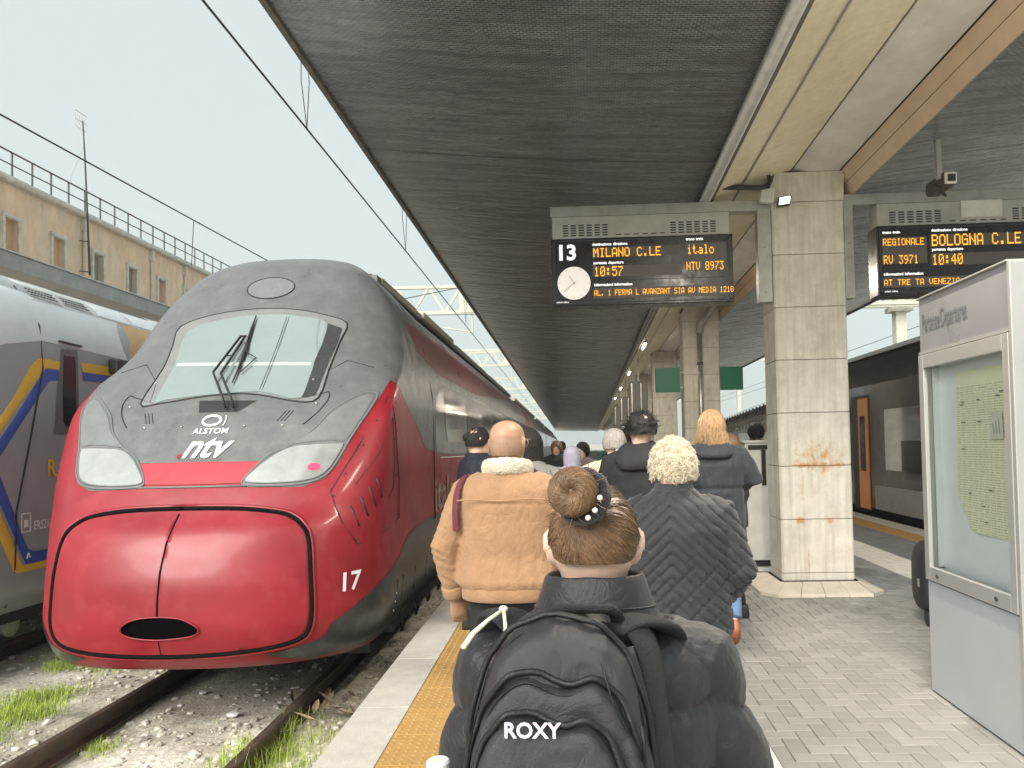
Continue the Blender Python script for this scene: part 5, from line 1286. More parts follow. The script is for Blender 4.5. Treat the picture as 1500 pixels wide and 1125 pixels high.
for bb, z0, z1, lab in ((7.8, 5.06, 6.1, 'thin wire dropper loop near the canopy edge'), (12.7, 5.05, 6.2, 'thin wire dropper further along the contact wire'), (20.5, 5.03, 6.5, 'thin wire dropper before the first gantry')):
    mb = MB(); mb.tube([LW(-2.7, bb, z0), LW(-2.68, bb+.03, (z0+z1)/2), LW(-2.7, bb, z1), LW(-2.73, bb-.05, z1), LW(-2.74, bb-.05, (z0+z1)/2), LW(-2.7, bb, z0)], .005, 4)
    single(mb, 'wire_dropper', M_WIRE, lab, 'wire', tuple(LW(-2.7, bb, z0)), 'W', 'wire droppers')
mb = MB(); mb.tube([LW(-6.95, 13.8, 5.99), LW(-6.97, 13.75, 5.14)], .008, 4); single(mb, 'wire_dropper', M_WIRE, 'thin dropper on the wire above the regional train', 'wire', tuple(LW(-6.95, 13.3, 5.98)), 'W', 'wire droppers')
def gantry(label, b, z0, h, a0, a1, det=True):
    t = thing('gantry', label, 'gantry', (a0, b, GZ), 'L', 'overhead line gantries')
    mb = MB(); mb.bar((a0, b, z0), (a1, b, z0), .16, .12); mb.build('lower_chord', M_GANT, t)
    mb = MB(); mb.bar((a0, b, z0+h), (a1, b, z0+h), .12, .10); mb.build('upper_chord', M_GANT, t)
    n = int((a1-a0)/(h*1.2)); mb = MB()
    for k in range(n):
        x0 = a0+(a1-a0)*k/n; xm = a0+(a1-a0)*(k+.5)/n; x1 = a0+(a1-a0)*(k+1)/n
        mb.bar((x0, b, z0), (xm, b, z0+h), .07); mb.bar((xm, b, z0+h), (x1, b, z0), .07)
    mb.build('lattice', M_GANT, t)
    for a in (a0, a1):
        mb = MB(); mb.bar((a, b, GZ), (a, b, z0+h+.3), .3); mb.build('mast', M_GANT, t)
    mb = MB(); mb.bar((-3.1, b, z0-.02), (-3.1, b, z0+h+.1), .5, .2); mb.tube([(-2.95, b, z0), (-2.95, b, 5.3)], .03, 6); mb.tube([(-2.95, b, 5.35), (-3.9, b, 5.5)], .03, 6); mb.build('registration_arm', M_GANT, t)
gantry('nearest pale lattice gantry over the red train', 24, 6.0, .85, -10.2, 14.2)
gantry('second pale lattice gantry over the tracks', 42, 6.2, .9, -10.2, 14.2)
gantry('third pale lattice gantry over the tracks', 60, 6.2, .9, -10.2, 14.2)
gantry('fourth pale lattice gantry over the tracks', 80, 6.2, .9, -10.2, 14.2)
gantry('fifth pale lattice gantry over the tracks', 102, 6.2, .9, -10.2, 14.2)
gantry('farthest pale lattice gantry over the tracks', 128, 6.2, .9, -10.2, 14.2)
t = thing('line_support', 'pale bracket arm carrying the contact wire beyond the first gantry', 'bracket', (-2.8, 31, 5.0), 'L')
mb = MB(); mb.bar((-3.9, 31, 5.55), (-1.4, 31, 5.62), .08); mb.bar((-3.5, 31, 4.9), (-2.9, 31, 5.55), .06); mb.build('arm', M_GANT, t)
mb = MB(); mb.bar((-1.4, 31, 5.4), (-1.4, 31, 7.2), .12); mb.build('strut', M_GANT, t)
t = thing('line_post', 'pale concrete overhead line post beyond the dark train', 'post', (10.5, 25, GZ))
mb = MB(); mb.bar((10.4, 25, GZ), (10.4, 25, 6.6), .34); mb.build('shaft', M_GANT, t)
mb = MB(); mb.box(10.05, 10.75, 24.7, 25.3, 5.8, 5.95); mb.bar((5, 25, 6.05), (16, 25, 6.05), .16); mb.bar((10.4, 25, 6.0), (12.6, 25, 7.2), .12); mb.bar((10.4, 25, 6.0), (8.2, 25, 7.2), .12); mb.build('crossbar', M_GANT, t)
for z_ in (5.2, 5.6):
    mb = MB(); mb.tube([(11.9, 5, z_), (11.9, 80, z_)], .012, 4); single(mb, 'overhead_wire', M_WIRE, 'upper wire beyond the dark train' if z_ > 5.4 else 'lower wire beyond the dark train', 'wire', (11.9, 5, z_), 'W', 'overhead wires')

# ------------------------------------------------------------------ litter on the track
random.seed(11)
M_PAPER = mat('crumpled_paper', (.75, .74, .76), .8, var=.06)
for (a, b, r, lab) in ((-2.80, 6.15, .055, 'crumpled white paper on the gravel between the rails'), (-3.35, 6.75, .04, 'pale crumpled scrap near the left rail'), (-3.42, 6.5, .022, 'tiny white scrap near the left rail')):
    mb = MB(); c = Vector((a, b, gheight(a, b)+r*.4))
    mb.add([c + Vector((p.x*r*random.uniform(.7, 1.5), p.y*r*random.uniform(.6, 1.1), p.z*r*random.uniform(.3, .6))) for p in ICO], ICF)
    single(mb, 'paper_scrap', M_PAPER, lab, 'litter', (a, b, gheight(a, b)), 'L', 'litter on the track')
M_FROND = mat('dry_leaf', (.24, .18, .12), .85, var=.3, vscale=20, isl=.3)
t = thing('dry_frond', 'brown dried frond lying between the right rail and the platform', 'frond', (-1.9, 6.1, GZ), 'L')
for k in range(16):
    a0, b0 = -1.95 + random.gauss(0, .16), 6.05 + random.gauss(0, .16); an_ = random.gauss(2.5, .7); ln = random.uniform(.18, .34)
    z0 = gheight(a0, b0)+.05+random.random()*.06
    d_ = Vector((math.cos(an_), math.sin(an_), random.uniform(-.15, .3)))*ln; s_ = Vector((-math.sin(an_), math.cos(an_), .2))*.028
    p = Vector((a0, b0, z0)); mb = MB()
    mb.add([p, p+d_*.4+s_, p+d_*.4-s_, p+d_*.4-Vector((0,0,.018)), p+d_*.8+s_*.6, p+d_*.8-s_*.6, p+d_], [(0,1,3),(0,3,2),(1,4,6,3),(3,6,5,2)]); mb.build('leaflet', M_FROND, t)
# ------------------------------------------------------------------ damp air over the station
hz = bpy.data.materials.new('damp_air'); hz.use_nodes = True; hn = hz.node_tree
hn.nodes.remove(hn.nodes['Principled BSDF'])
pv = hn.nodes.new('ShaderNodeVolumePrincipled'); pv.inputs['Color'].default_value = (.93, .97, .96, 1); pv.inputs['Density'].default_value = .0010; pv.inputs['Anisotropy'].default_value = .2
hn.links.new(pv.outputs[0], hn.nodes['Material Output'].inputs['Volume'])
mb = MB(); mb.box(-75, 60, -25, 240, GZ-1.2, 27); ho = mb.build('haze', hz); tag(ho, 'thin damp haze over the station', 'haze', kind='stuff')
# ------------------------------------------------------------------ people
def fmat(name, col, rough=.85, bump=.25, bscale=300, **k):
    k.setdefault('wr', .18)
    return mat(name, col, rough, var=k.pop('var', .12), vscale=k.pop('vscale', 14), bump=bump, bscale=bscale, **k)
def skin(name, col):
    m = mat(name, col, .5, var=.08, vscale=18, bump=.08, bscale=120)
    b = m.node_tree.nodes['Principled BSDF']; b.inputs['Subsurface Weight'].default_value = .08; b.inputs['Subsurface Radius'].default_value = (.012, .005, .003)
    return m
def blob(name, mb, m, parent, voxel=.012, smooth=4, disp=None, sub=0, label=None):
    """several closed shapes grown into one continuous skin"""
    me = mb.mesh('tmp', m)
    bm = bmesh.new(); bm.from_mesh(me); bmesh.ops.recalc_face_normals(bm, faces=bm.faces); bm.to_mesh(me); bm.free()
    ob = bpy.data.objects.new('tmp', me); COL.objects.link(ob)
    r = ob.modifiers.new('r', 'REMESH'); r.mode = 'VOXEL'; r.voxel_size = voxel; r.adaptivity = 0
    if smooth: s = ob.modifiers.new('s', 'SMOOTH'); s.factor = .5; s.iterations = smooth
    dg = bpy.context.evaluated_depsgraph_get(); out = bpy.data.meshes.new_from_object(ob.evaluated_get(dg))
    bpy.data.objects.remove(ob); bpy.data.meshes.remove(me)
    out.name = name
    if disp:
        nr = [v.normal.copy() for v in out.vertices]
        for v, n in zip(out.vertices, nr): v.co = v.co + n*disp(v.co, n)
        out.update()
    out.polygons.foreach_set('use_smooth', [True]*len(out.polygons))
    out.materials.clear(); out.materials.append(m)
    return link(name, out, parent, label=label)
def ring(c, rx, ry, n=20, p=2.2, tilt=0.):
    out = []
    for k in range(n):
        a = 2*math.pi*k/n; x, y = math.cos(a), math.sin(a)
        x = math.copysign(abs(x)**(2/p), x)*rx; y = math.copysign(abs(y)**(2/p), y)*ry
        out.append(Vector((c[0]+x, c[1]+y, c[2]+y*tilt)))
    return out
def head_shape(mb, c, s=1., face=0.):
    """skull, jaw, nose; c = middle of the skull, facing +y (turned by face)"""
    M = Matrix.Rotation(face, 3, 'Z'); c = Vector(c)
    prof = [(-.128,.020,.022,.060),(-.122,.034,.036,.052),(-.105,.048,.054,.034),(-.075,.058,.076,.012),(-.04,.066,.090,-.002),(0,.074,.098,-.008),(.035,.0765,.099,-.010),(.065,.070,.090,-.011),(.088,.054,.070,-.012),(.101,.032,.042,-.012),(.107,.010,.014,-.012)]
    rings = [[c + M @ (p*s) for p in ring((0, cy, z), rx, ry, 20, 2.15)] for z, rx, ry, cy in prof]
    mb.loft(rings)
    for pts, rs in (([(0,.083,.012),(0,.103,-.022),(0,.100,-.036)], [.007,.011,.012]), ([(-.014,.088,-.036),(.014,.088,-.036)], [.009,.009]), ([(-.030,.080,.022),(.030,.080,.022)], [.011,.011]), ([(-.02,.080,-.068),(.02,.080,-.068)], [.008,.008])):
        mb.tube([c + M @ (Vector(p)*s) for p in pts], [r*s for r in rs], 8)
def ear(mb, c, sg, s=1., face=0.):
    M = Matrix.Rotation(face, 3, 'Z'); c = Vector(c) + Vector((0, 0, -.009))*s
    P = lambda x, y, z: c + M @ (Vector((sg*x, y, z))*s)
    rim = [(.068,.006,.012),(.078,.000,.030),(.086,-.012,.034),(.090,-.022,.022),(.088,-.022,.004),(.082,-.014,-.014),(.074,-.002,-.026),(.069,.004,-.022)]
    mb.tube([P(*q) for q in rim], [.005,.0055,.006,.006,.0055,.006,.007,.005], 7)
    mb.loft([[P(.066+.012*t, -.004-.010*t+ry_*math.cos(a), .004+rz_*math.sin(a)) for a in (2*math.pi*k/10 for k in range(10))] for t, ry_, rz_ in ((0,.010,.022),(.5,.012,.025),(1,.012,.026),(1.2,.006,.014))])
def hand_shape(mb, w, d, side, s=1., curl=.5, fwd=(0,1,0)):
    """palm, four unequal bent fingers and a thumb; w = wrist, d = direction down the hand, fwd = where the thumb points"""
    w = Vector(w); d = Vector(d).normalized(); f = Vector(fwd); f = (f - d*f.dot(d)).normalized(); inn = d.cross(f)*side
    P = lambda a, b, c_: w + (d*a + f*b + inn*c_)*s
    rings = []
    for a, hw, th in ((-.01,.024,.020),(.02,.030,.018),(.05,.038,.016),(.08,.040,.014),(.092,.036,.011)):
        rings.append([P(a, hw*math.cos(t), th*math.sin(t)) for t in (2*math.pi*k/12 for k in range(12))])
    mb.loft(rings)
    for b, l in ((.030,.070),(.010,.078),(-.010,.073),(-.028,.058)):
        c1, c2, c3 = curl*.35, curl*.95, curl*1.4
        p0 = P(.078, b, 0); p1 = p0 + (d*math.cos(c1) + inn*math.sin(c1))*l*.45*s; p2 = p1 + (d*math.cos(c2) + inn*math.sin(c2))*l*.32*s; p3 = p2 + (d*math.cos(c3) + inn*math.sin(c3))*l*.26*s
        mb.tube([p0, p1, p2, p3], [.0095*s, .0088*s, .008*s, .0062*s], 8)
    mb.tube([P(.02,.024,.004), P(.045,.046,.014), P(.072,.056,.020), P(.094,.054,.026)], [.013*s, .0115*s, .010*s, .0075*s], 8)
def eyes(root, c, s=1., face=0., col=(.03, .02, .02)):
    M = Matrix.Rotation(face, 3, 'Z'); c = Vector(c); dm = mat('eye_dark', (.02, .015, .012), .2, var=0)
    for sg in (1, -1):
        mb = MB(); mb.ell(c + M @ (Vector((sg*.030, .083, .006))*s), (.011*s, .006*s, .005*s), 10, 6); mb.build('eye', dm, root)
        mb = MB(); mb.tube([c + M @ (Vector((sg*(.016+.013*k), .091-.004*k, .026+.003*math.sin(k*1.5)))*s) for k in range(3)], .0028*s, 5); mb.build('eyebrow', dm, root)
    mb = MB(); mb.tube([c + M @ (Vector((x, .0885-abs(x)*.15, -.068))*s) for x in (-.02, 0, .02)], .0035*s, 6); mb.build('mouth', mat('lip', (.42, .17, .15), .5, var=0), root)
def strand_mesh(paths, r0, r1, name, m, parent, n=3):
    mb = MB()
    for P in paths:
        k = len(P); mb.tube(P, [r0 + (r1-r0)*i/(k-1) for i in range(k)], n, cap=False)
    o = mb.build(name, m, parent, smooth=True); return o
def ellr(d, a): return 1/math.sqrt((d.x/a[0])**2 + (d.y/a[1])**2 + (d.z/a[2])**2)
def hair_cap(root, c, m, s=1., face=0., low=-.05, front=.045, thick=.014, rough=.010, voxel=.008, fr=9, name='hair', line=None):
    """short hair: a thick uneven shell over the skull, cut at the hairline"""
    M = Matrix.Rotation(face, 3, 'Z'); c = Vector(c); mb = MB(); A = (.077+thick, .100+thick, .104+thick)
    n, k = 36, 18; rows = []
    for j in range(k+1):
        row = []
        for i in range(n):
            az = 2*math.pi*i/n; y = math.sin(az)
            zmin = low if y < .25 else low + (y-.25)/.75*(front-low)      # hairline rises over the face
            if line: zmin = line(az)
            zt = zmin + (.104+thick-zmin)*(1-math.cos(j/k*math.pi/2)) if j < k else .104+thick
            f = max(0, 1-(zt/(.104+thick))**2)**.5
            d = Vector((math.cos(az)*f*A[0], y*f*A[1]-.010, zt))
            q = 1 + rough/.1*noise.noise(Vector((d.x*fr*8, d.y*fr*8, d.z*fr*8)) + c) if rough else 1
            row.append(c + M @ (d*q*s))
        rows.append(row)
    mb.loft(rows, cap=False)
    mb.f.append(list(range(n))[::-1]); mb.m.append(0)
    return mb.build(name, m, root, smooth=True)
def limb(mb, pts, rs, n=14): mb.tube(spline([tuple(p) for p in pts], 4, False), [rs[0] + 0]*0 or [tuple(q)[0] for q in spline([(r, 0) for r in rs], 4, False)], n)
def person(label, X, Y, rz, h, sk, coat=None, hem=.82, wid=1., puff=1., arms=None, legm=None, shoem=None, stride=.0, hair=None, face=0., group='people walking along the platform', voxel=.012, disp=None, coatname='coat', hands=True, belly=1., lift=0., cut=None):
    """one walker, authored facing +y with the feet at the origin"""
    t = thing('person', label, 'person', (X, Y, 0), 'own', group, R(rz)); k = h/1.70
    hc = Vector((0, .015, 1.575))*k
    A = arms or [((-.255, -.05, 1.10), (-.27, .05, .87)), ((.255, -.05, 1.10), (.27, .05, .87))]
    # body
    mb = MB(); head_shape(mb, hc, k, face)
    for sg in (1, -1): ear(mb, hc, sg, k, face)
    mb.tube([Vector((0,-.012,1.52))*k, Vector((0,-.012,1.44))*k, Vector((0,-.015,1.36))*k], [.056*k, .058*k, .075*k], 14)
    rings = [ring(Vector((0, cy, z))*k, rx*k*wid, ry*k, 16) for z, rx, ry, cy in ((.84,.12,.09,0),(.95,.15,.10,0),(1.1,.13,.095,0),(1.25,.155,.105,0),(1.36,.15,.095,-.005),(1.42,.10,.07,-.01))]
    mb.loft(rings)
    for (e, w), sg in zip(A, (-1, 1)):
        sh = Vector((sg*.165*wid, -.005, 1.365))*k; e, w = Vector(e)*k, Vector(w)*k
        mb.tube([sh, e, w], [.045*k, .036*k, .026*k], 10)
        if hands: hand_shape(mb, w, (w-e), sg, k*1.02, .75, (-sg, .45, 0))
    for sg in (1, -1):
        f = stride*sg; lz = lift if f < 0 else 0
        mb.tube([Vector((sg*.085, 0, .88))*k, Vector((sg*.085, f*.45+.02, .48+lz*.4))*k, Vector((sg*.085, f-.03*0, .09+lz))*k], [.075*k, .05*k, .033*k], 12)
    body = blob('body', mb, sk, t, voxel, 2)
    # trousers and shoes
    mb = MB()
    for sg in (1, -1):
        f = stride*sg; lz = lift if f < 0 else 0
        mb.tube([Vector((sg*.088, 0, .93))*k, Vector((sg*.088, f*.1, .80))*k, Vector((sg*.088, f*.45+.02, .48+lz*.4))*k, Vector((sg*.088, f, .11+lz))*k], [.095*k, .098*k, .072*k, .058*k], 14)
    mb.loft([ring(Vector((0, 0, z))*k, rx*k, ry*k, 16) for z, rx, ry in ((.82,.15,.10),(.90,.17,.12),(1.0,.165,.115),(1.02,.15,.10))])
    blob('trousers', mb, legm, t, .014, 3, lambda p, n: .004*noise.noise(p*14))
    for sg in (1, -1):
        f = stride*sg; lz = lift if f < 0 else 0; mb = MB()
        q = R(-38) if lz else 0; a0 = Vector((sg*.09, f, lz))*k
        Rm = Matrix.Rotation(q, 3, 'X')
        mb.loft([[a0 + Rm @ (p*k) for p in ring((0, y, z), rx, rzz, 14)] for y, z, rx, rzz in ((-.075,.05,.02,.02),)] or []) if False else None
        rr = []
        for z, rx, ry, cy in ((.0,.042,.125,.045),(.02,.045,.128,.045),(.045,.043,.118,.035),(.075,.038,.085,.005),(.115,.036,.045,-.025),(.125,.030,.038,-.025)):
            rr.append([a0 + Rm @ (p*k) for p in ring((0, cy, z), rx, ry, 16, 2.4)])
        mb.loft(rr); mb.build('shoe', shoem, t, smooth=True, bevel=0)
    # coat
    mb = MB(); P = puff
    prof = [(hem,.175*belly,.135*belly),(hem+.03,.19*belly,.145*belly)] + [q for q in ((.95,.190*belly,.142*belly),(1.08,.180*belly,.136),(1.2,.19,.140),(1.30,.198,.138),(1.37,.190,.122),(1.415,.155,.104),(1.445,.10,.085)) if q[0] > hem+.05] + [(1.475,.078,.080)]
    mb.loft([ring(Vector((0, -.008, z))*k, rx*k*wid*(1+(P-1)*.6), ry*k*P, 22, 2.4) for z, rx, ry in prof])
    for (e, w), sg in zip(A, (-1, 1)):
        e, w = Vector(e)*k, Vector(w)*k; sh = Vector((sg*.168*wid, -.005, 1.365))*k; we = w + (e-w)*.08
        mb.tube([Vector((sg*.10*wid, -.005, 1.40))*k, sh, sh.lerp(e, .5), e, e.lerp(we, .5), we], [.055*k*P, .072*k*P, .066*k*P, .058*k*P, .053*k*P, .044*k*P], 14)
    def dflt(p, n):
        return .006*noise.noise(p*9) + .0035*noise.noise(Vector((p.x*30, p.y*30, p.z*16)))
    c_ = blob(coatname, mb, coat, t, voxel, 3, disp or dflt)
    return t, k, hc

BLACK_TR = fmat('black_trousers', (.012, .012, .014), .8)
JEANS = fmat('blue_jeans', (.10, .17, .30), .85, var=.25)
GREYTR = fmat('grey_trousers', (.20, .205, .21), .6)
SH_BLK = mat('black_shoe', (.02, .02, .02), .45, var=.1)
SH_BRN = mat('brown_shoe', (.36, .13, .06), .5, var=.15)
SK1 = skin('skin_fair', (.62, .40, .30)); SK2 = skin('skin_tan', (.40, .235, .15)); SK3 = skin('skin_pale', (.68, .47, .37))

# --- bald man in a tan jacket
M_TANJ = fmat('tan_canvas', (.35, .20, .105), .9, .35, 420, var=.10, sheen=.15, wr=.32, wscale=11)
M_SHERPA = fmat('sherpa_fleece', (.66, .58, .46), .95, .9, 160)
def d_tan(p, n):
    f = .004*noise.noise(Vector((p.x*7, p.y*7, p.z*7))) + .0030*noise.noise(Vector((p.x*26+p.z*8, p.y*22, p.z*9+4))) + .0022*noise.noise(Vector((p.x*60-p.z*22, p.y*40, p.z*20)))
    if abs(p.x) > .2: f += .005*noise.noise(Vector((p.x*12, p.y*12, p.z*60 + p.x*25)))
    if p.z < 1.04: f += .010*noise.noise(Vector((p.x*22, p.y*22, p.z*9)))*max(0, (1.04-p.z)/.1)
    return f
t, k, hc = person('bald man with glasses in a tan jacket with cream fleece collar', -.385, 3.42, -3, 1.755, SK2, M_TANJ, .945, 1.08, 1.10,
    [((-.283, -.05, 1.125), (-.255, .02, .885)), ((.28, -.02, 1.12), (.26, .10, .90))], BLACK_TR, SH_BLK, .14, face=R(-12), voxel=.0085, disp=d_tan, coatname='jacket', belly=1.10)
mb = MB(); rr = []
for a in range(24):
    an = 2*math.pi*a/24; rad = .100*k; c = Vector((math.cos(an)*.098, math.sin(an)*.092-.012, 1.462-.018*math.sin(an)))*k
    o = Vector((math.cos(an), math.sin(an), .25))
    rr.append([c + (o*math.cos(q)*.021 + Vector((0,0,1))*math.sin(q)*.040)*k for q in (2*math.pi*j/10 for j in range(10))])
rr.append(rr[0]); mb.loft(rr, cap=False)
blob('collar', mb, M_SHERPA, t, .008, 2, lambda p, n: .004*noise.noise(p*95) + .002*noise.noise(p*190))
mb = MB(); mb.loft([ring(Vector((0, -.008, z))*k, rx*k, ry*k, 28, 2.4) for z, rx, ry in ((.895,.205,.158),(.90,.212,.166),(.95,.214,.168),(.957,.206,.160))])
mb.build('waistband', M_TANJ, t, smooth=True)
mb = MB(); mb.tube([Vector((-.20+.04*i, -.147-.013*math.sin(i/10*math.pi)-.006, 1.335+.004*math.sin(i)))*k for i in range(11)], .0035, 6); mb.build('yoke_seam', M_TANJ, t, smooth=True)
for sg in (1, -1):
    mb = MB(); w = (Vector((-.255, .02, .885)) if sg < 0 else Vector((.26, .10, .90)))*k; e = (Vector((-.283, -.05, 1.125)) if sg < 0 else Vector((.28, -.02, 1.12)))*k
    mb.tube([w + (e-w)*.03, w + (e-w)*.06, w+(e-w)*.22, w+(e-w)*.25], [.047*k, .052*k, .056*k, .052*k], 16); mb.build('cuff', M_TANJ, t, smooth=True)
mb = MB()
pts = [(-.15,.06,1.425),(-.180,.0,1.437),(-.200,-.06,1.415),(-.212,-.105,1.36),(-.216,-.122,1.28),(-.214,-.118,1.20)]
mb.tube([Vector(p)*k for p in spline(pts, 3, False)], .017, 8, flat=.5)
st = mb.build('bag_strap', fmat('maroon_strap', (.13, .025, .04), .8), t, bevel=.003, label='maroon bag strap over the left shoulder')
M_ = Matrix.Rotation(R(-12), 3, 'Z'); g = lambda x, y, z: hc + M_ @ (Vector((x, y, z))*k)
mb = MB()
for sg in (1, -1): mb.tube([g(sg*.079,-.006,.020), g(sg*.080,.05,.022), g(sg*.070,.098,.018)], .0022, 6)
mb.build('glasses_frame', M_METAL, t)
for sg in (1, -1):
    mb = MB(); mb.tube([g(sg*(.036+.026*math.cos(a)), .108-abs(.036+.026*math.cos(a))*.18, .006+.020*math.sin(a)) for a in (2*math.pi*j/16 for j in range(17))], .002, 5); mb.build('glasses_rim', M_METAL, t)
eyes(t, hc, k, R(-12))
M_STUB = mat('stubble', (.33, .20, .135), .55, var=.18, vscale=140)
hair_cap(t, hc, M_STUB, k, R(-12), -.052, .03, .0008, 0, name='stubble')

# --- woman with short curly blond hair in a quilted jacket
M_QUILT = fmat('quilted_navy', (.015, .0158, .019), .55, .35, 500, sheen=.2)
def d_quilt(p, n):
    f = .006*noise.noise(p*8) + .003*noise.noise(p*24)
    x = p.x + .02; u = (p.z + abs(x)*.95 + .004*noise.noise(p*30))/.047; u -= math.floor(u)
    gq = min(u, 1-u)*2; f -= .011*math.exp(-(gq/.17)**2)
    if p.z < 1.12:
        u = (p.z - abs(x)*.95)/.094; u -= math.floor(u); gq = min(u, 1-u)*2; f -= .008*math.exp(-(gq/.09)**2)
    return f
t, k, hc = person('woman with short curly blond hair in a dark quilted jacket', .345, 3.12, -4, 1.645, SK3, M_QUILT, .845, 1.13, 1.12,
    [((-.27, -.06, 1.12), (-.24, .08, .92)), ((.280, -.05, 1.12), (.20, .10, .97))], GREYTR, SH_BLK, .14, voxel=.0075, disp=d_quilt, coatname='jacket', belly=1.05)
M_BLOND = mat('blond_hair', (.84, .75, .58), .6, var=.2, vscale=40, isl=.38)
M_BLONDB = mat('blond_hair_base', (.74, .64, .46), .8, var=.3, vscale=60)
hair_cap(t, hc, M_BLONDB, k, 0, -.045, .05, .008, .012, fr=5)
random.seed(21); paths = []
for q in range(2400):
    az = random.uniform(0, 2*math.pi); zz = random.uniform(-.5, 1); d = Vector((math.cos(az)*math.sqrt(1-zz*zz), math.sin(az)*math.sqrt(1-zz*zz), zz))
    if d.y > .35 and d.z < .45: continue
    r_ = ellr(d, (.083, .106, .112)); p = d*r_*(.985+.035*noise.noise(d*4.5)) + Vector((0,-.010,0)); gl_ = random.uniform(.35, 1.7); a1 = d.orthogonal().normalized(); a1.rotate(Matrix.Rotation(random.uniform(0, 6.28), 3, d)); a2 = d.cross(a1); cr = random.uniform(.005, .011); ph = random.uniform(0, 6.28)
    paths.append([hc + (p + d*(.000+random.random()*.004+.018*gl_*(i/8)**.7) + a1*(cr*math.cos(ph+i*.9)-cr*.5) + a2*cr*math.sin(ph+i*.9) + Vector((0,0,-.012*(i/8)**2)))*k for i in range(9)])
strand_mesh(paths, .0012, .0007, 'hair_curls', M_BLOND, t)
mb = MB(); mb.loft([ring(Vector((0, -.010, z))*k, rx*k, ry*k, 26, 2.1) for z, rx, ry in ((1.425,.105,.092),(1.44,.098,.090),(1.485,.082,.082),(1.495,.078,.078))]); mb.build('collar', M_QUILT, t, smooth=True)
mb = MB(); mb.tube([Vector((.205*1.0*math.cos(a), -.008+.158*math.sin(a), .845))*k for a in (2*math.pi*j/40 for j in range(41))], .008, 8); mb.build('hem_binding', M_QUILT, t, smooth=True)
mb = MB(); mb.ell(hc + Vector((.079, -.008, -.035))*k, (.005, .005, .005), 8, 6); mb.build('earring', M_METAL, t)

# --- woman with long reddish-blond hair in a dark parka
M_PARKA = fmat('parka_navy', (.017, .021, .029), .7, .3, 400, sheen=.15)
def d_parka(p, n):
    f = .010*noise.noise(p*8) + .006*noise.noise(Vector((p.x*26, p.y*26, p.z*12)))
    f -= .012*math.exp(-((p.z-1.25)/.018)**2); f += .006*noise.noise(Vector((p.x*60, p.y*60, p.z*6)))*math.exp(-((p.z-1.25)/.07)**2)
    return f
t, k, hc = person('woman with long reddish-blond hair in a navy hooded parka and jeans', .965, 5.9, -4, 1.865, SK1, M_PARKA, .70, 1.10, 1.12,
    [((-.24, -.02, 1.16), (-.12, .2, 1.05)), ((.285, -.03, 1.20), (.16, .19, 1.12))], JEANS, SH_BRN, -.30, voxel=.011, disp=d_parka, lift=.16)
M_RBL = mat('strawberry_hair', (.44, .28, .15), .5, var=.2, vscale=40, isl=.3)
hair_cap(t, hc, M_RBL, k, 0, -.10, .05, .014, .008)
random.seed(31); paths = []
for q in range(1100):
    az = random.uniform(math.pi*.85, math.pi*2.15); d0 = Vector((random.gauss(0, .1), random.gauss(-.1, .1), 1)).normalized(); d1 = Vector((math.cos(az), math.sin(az)*1, -.25)).normalized()
    P = []; w = random.uniform(0, 6.3); ln = random.uniform(.10, .24); lf = random.uniform(1.02, 1.16)
    for i in range(6):
        d = d0.slerp(d1, i/5); P.append(d*ellr(d, (.090, .112, .116))*lf + Vector((0,-.010,0)))
    for i in range(1, 7):
        P.append(P[5] + Vector((d1.x*.022*i/6 + .010*math.sin(w+i*1.1), d1.y*.018*i/6 + .010*math.cos(w+i*1.1), -ln*i/6)))
    paths.append([hc + p*k for p in P])
strand_mesh(paths, .0026, .0012, 'long_hair', M_RBL, t)
mb = MB(); mb.loft([ring(Vector((0, cy, z))*k, rx*k, ry*k, 22, 2.2, .25) for z, rx, ry, cy in ((1.36,.10,.03,-.155),(1.39,.135,.055,-.135),(1.43,.135,.080,-.10),(1.465,.115,.085,-.06),(1.485,.09,.07,-.03))])
blob('hood', mb, M_PARKA, t, .011, 3, lambda p, n: .006*noise.noise(p*16))

# --- tall man with black hair in a black hooded coat
M_BCOAT = fmat('black_coat', (.013, .013, .016), .8, .3, 300)
t, k, hc = person('tall man with black hair in a black hooded coat', .352, 5.15, -14, 1.84, SK1, M_BCOAT, .72, 1.12, 1.15, None, BLACK_TR, SH_BLK, .2, face=R(22))
M_BHAIR = mat('black_hair', (.014, .011, .010), .75, var=.3, vscale=60, isl=.4, bump=.6, bscale=90)
hair_cap(t, hc, M_BHAIR, k, R(22), -.03, .06, .020, .022, fr=5)
random.seed(41); paths = []
for q in range(600):
    az = random.uniform(0, 6.28); zz = random.uniform(.1, 1); d = Vector((math.cos(az)*math.sqrt(1-zz*zz), math.sin(az)*math.sqrt(1-zz*zz), zz)); p = d*ellr(d, (.092, .115, .122)); a1 = Vector((random.gauss(0, 1), random.gauss(0, 1), random.gauss(0, .5)))*.018
    paths.append([hc + (p + a1*i/4 + d*.010*i/4)*k for i in range(5)])
strand_mesh(paths, .0025, .0012, 'hair_locks', M_BHAIR, t)
mb = MB(); mb.loft([ring(Vector((0, cy, z))*k, rx*k, ry*k, 22, 2.2, .2) for z, rx, ry, cy in ((1.33,.10,.03,-.165),(1.37,.145,.06,-.14),(1.42,.15,.09,-.10),(1.47,.13,.095,-.055),(1.50,.10,.08,-.02))])
blob('hood', mb, M_BCOAT, t, .012, 3, lambda p, n: .008*noise.noise(p*14))

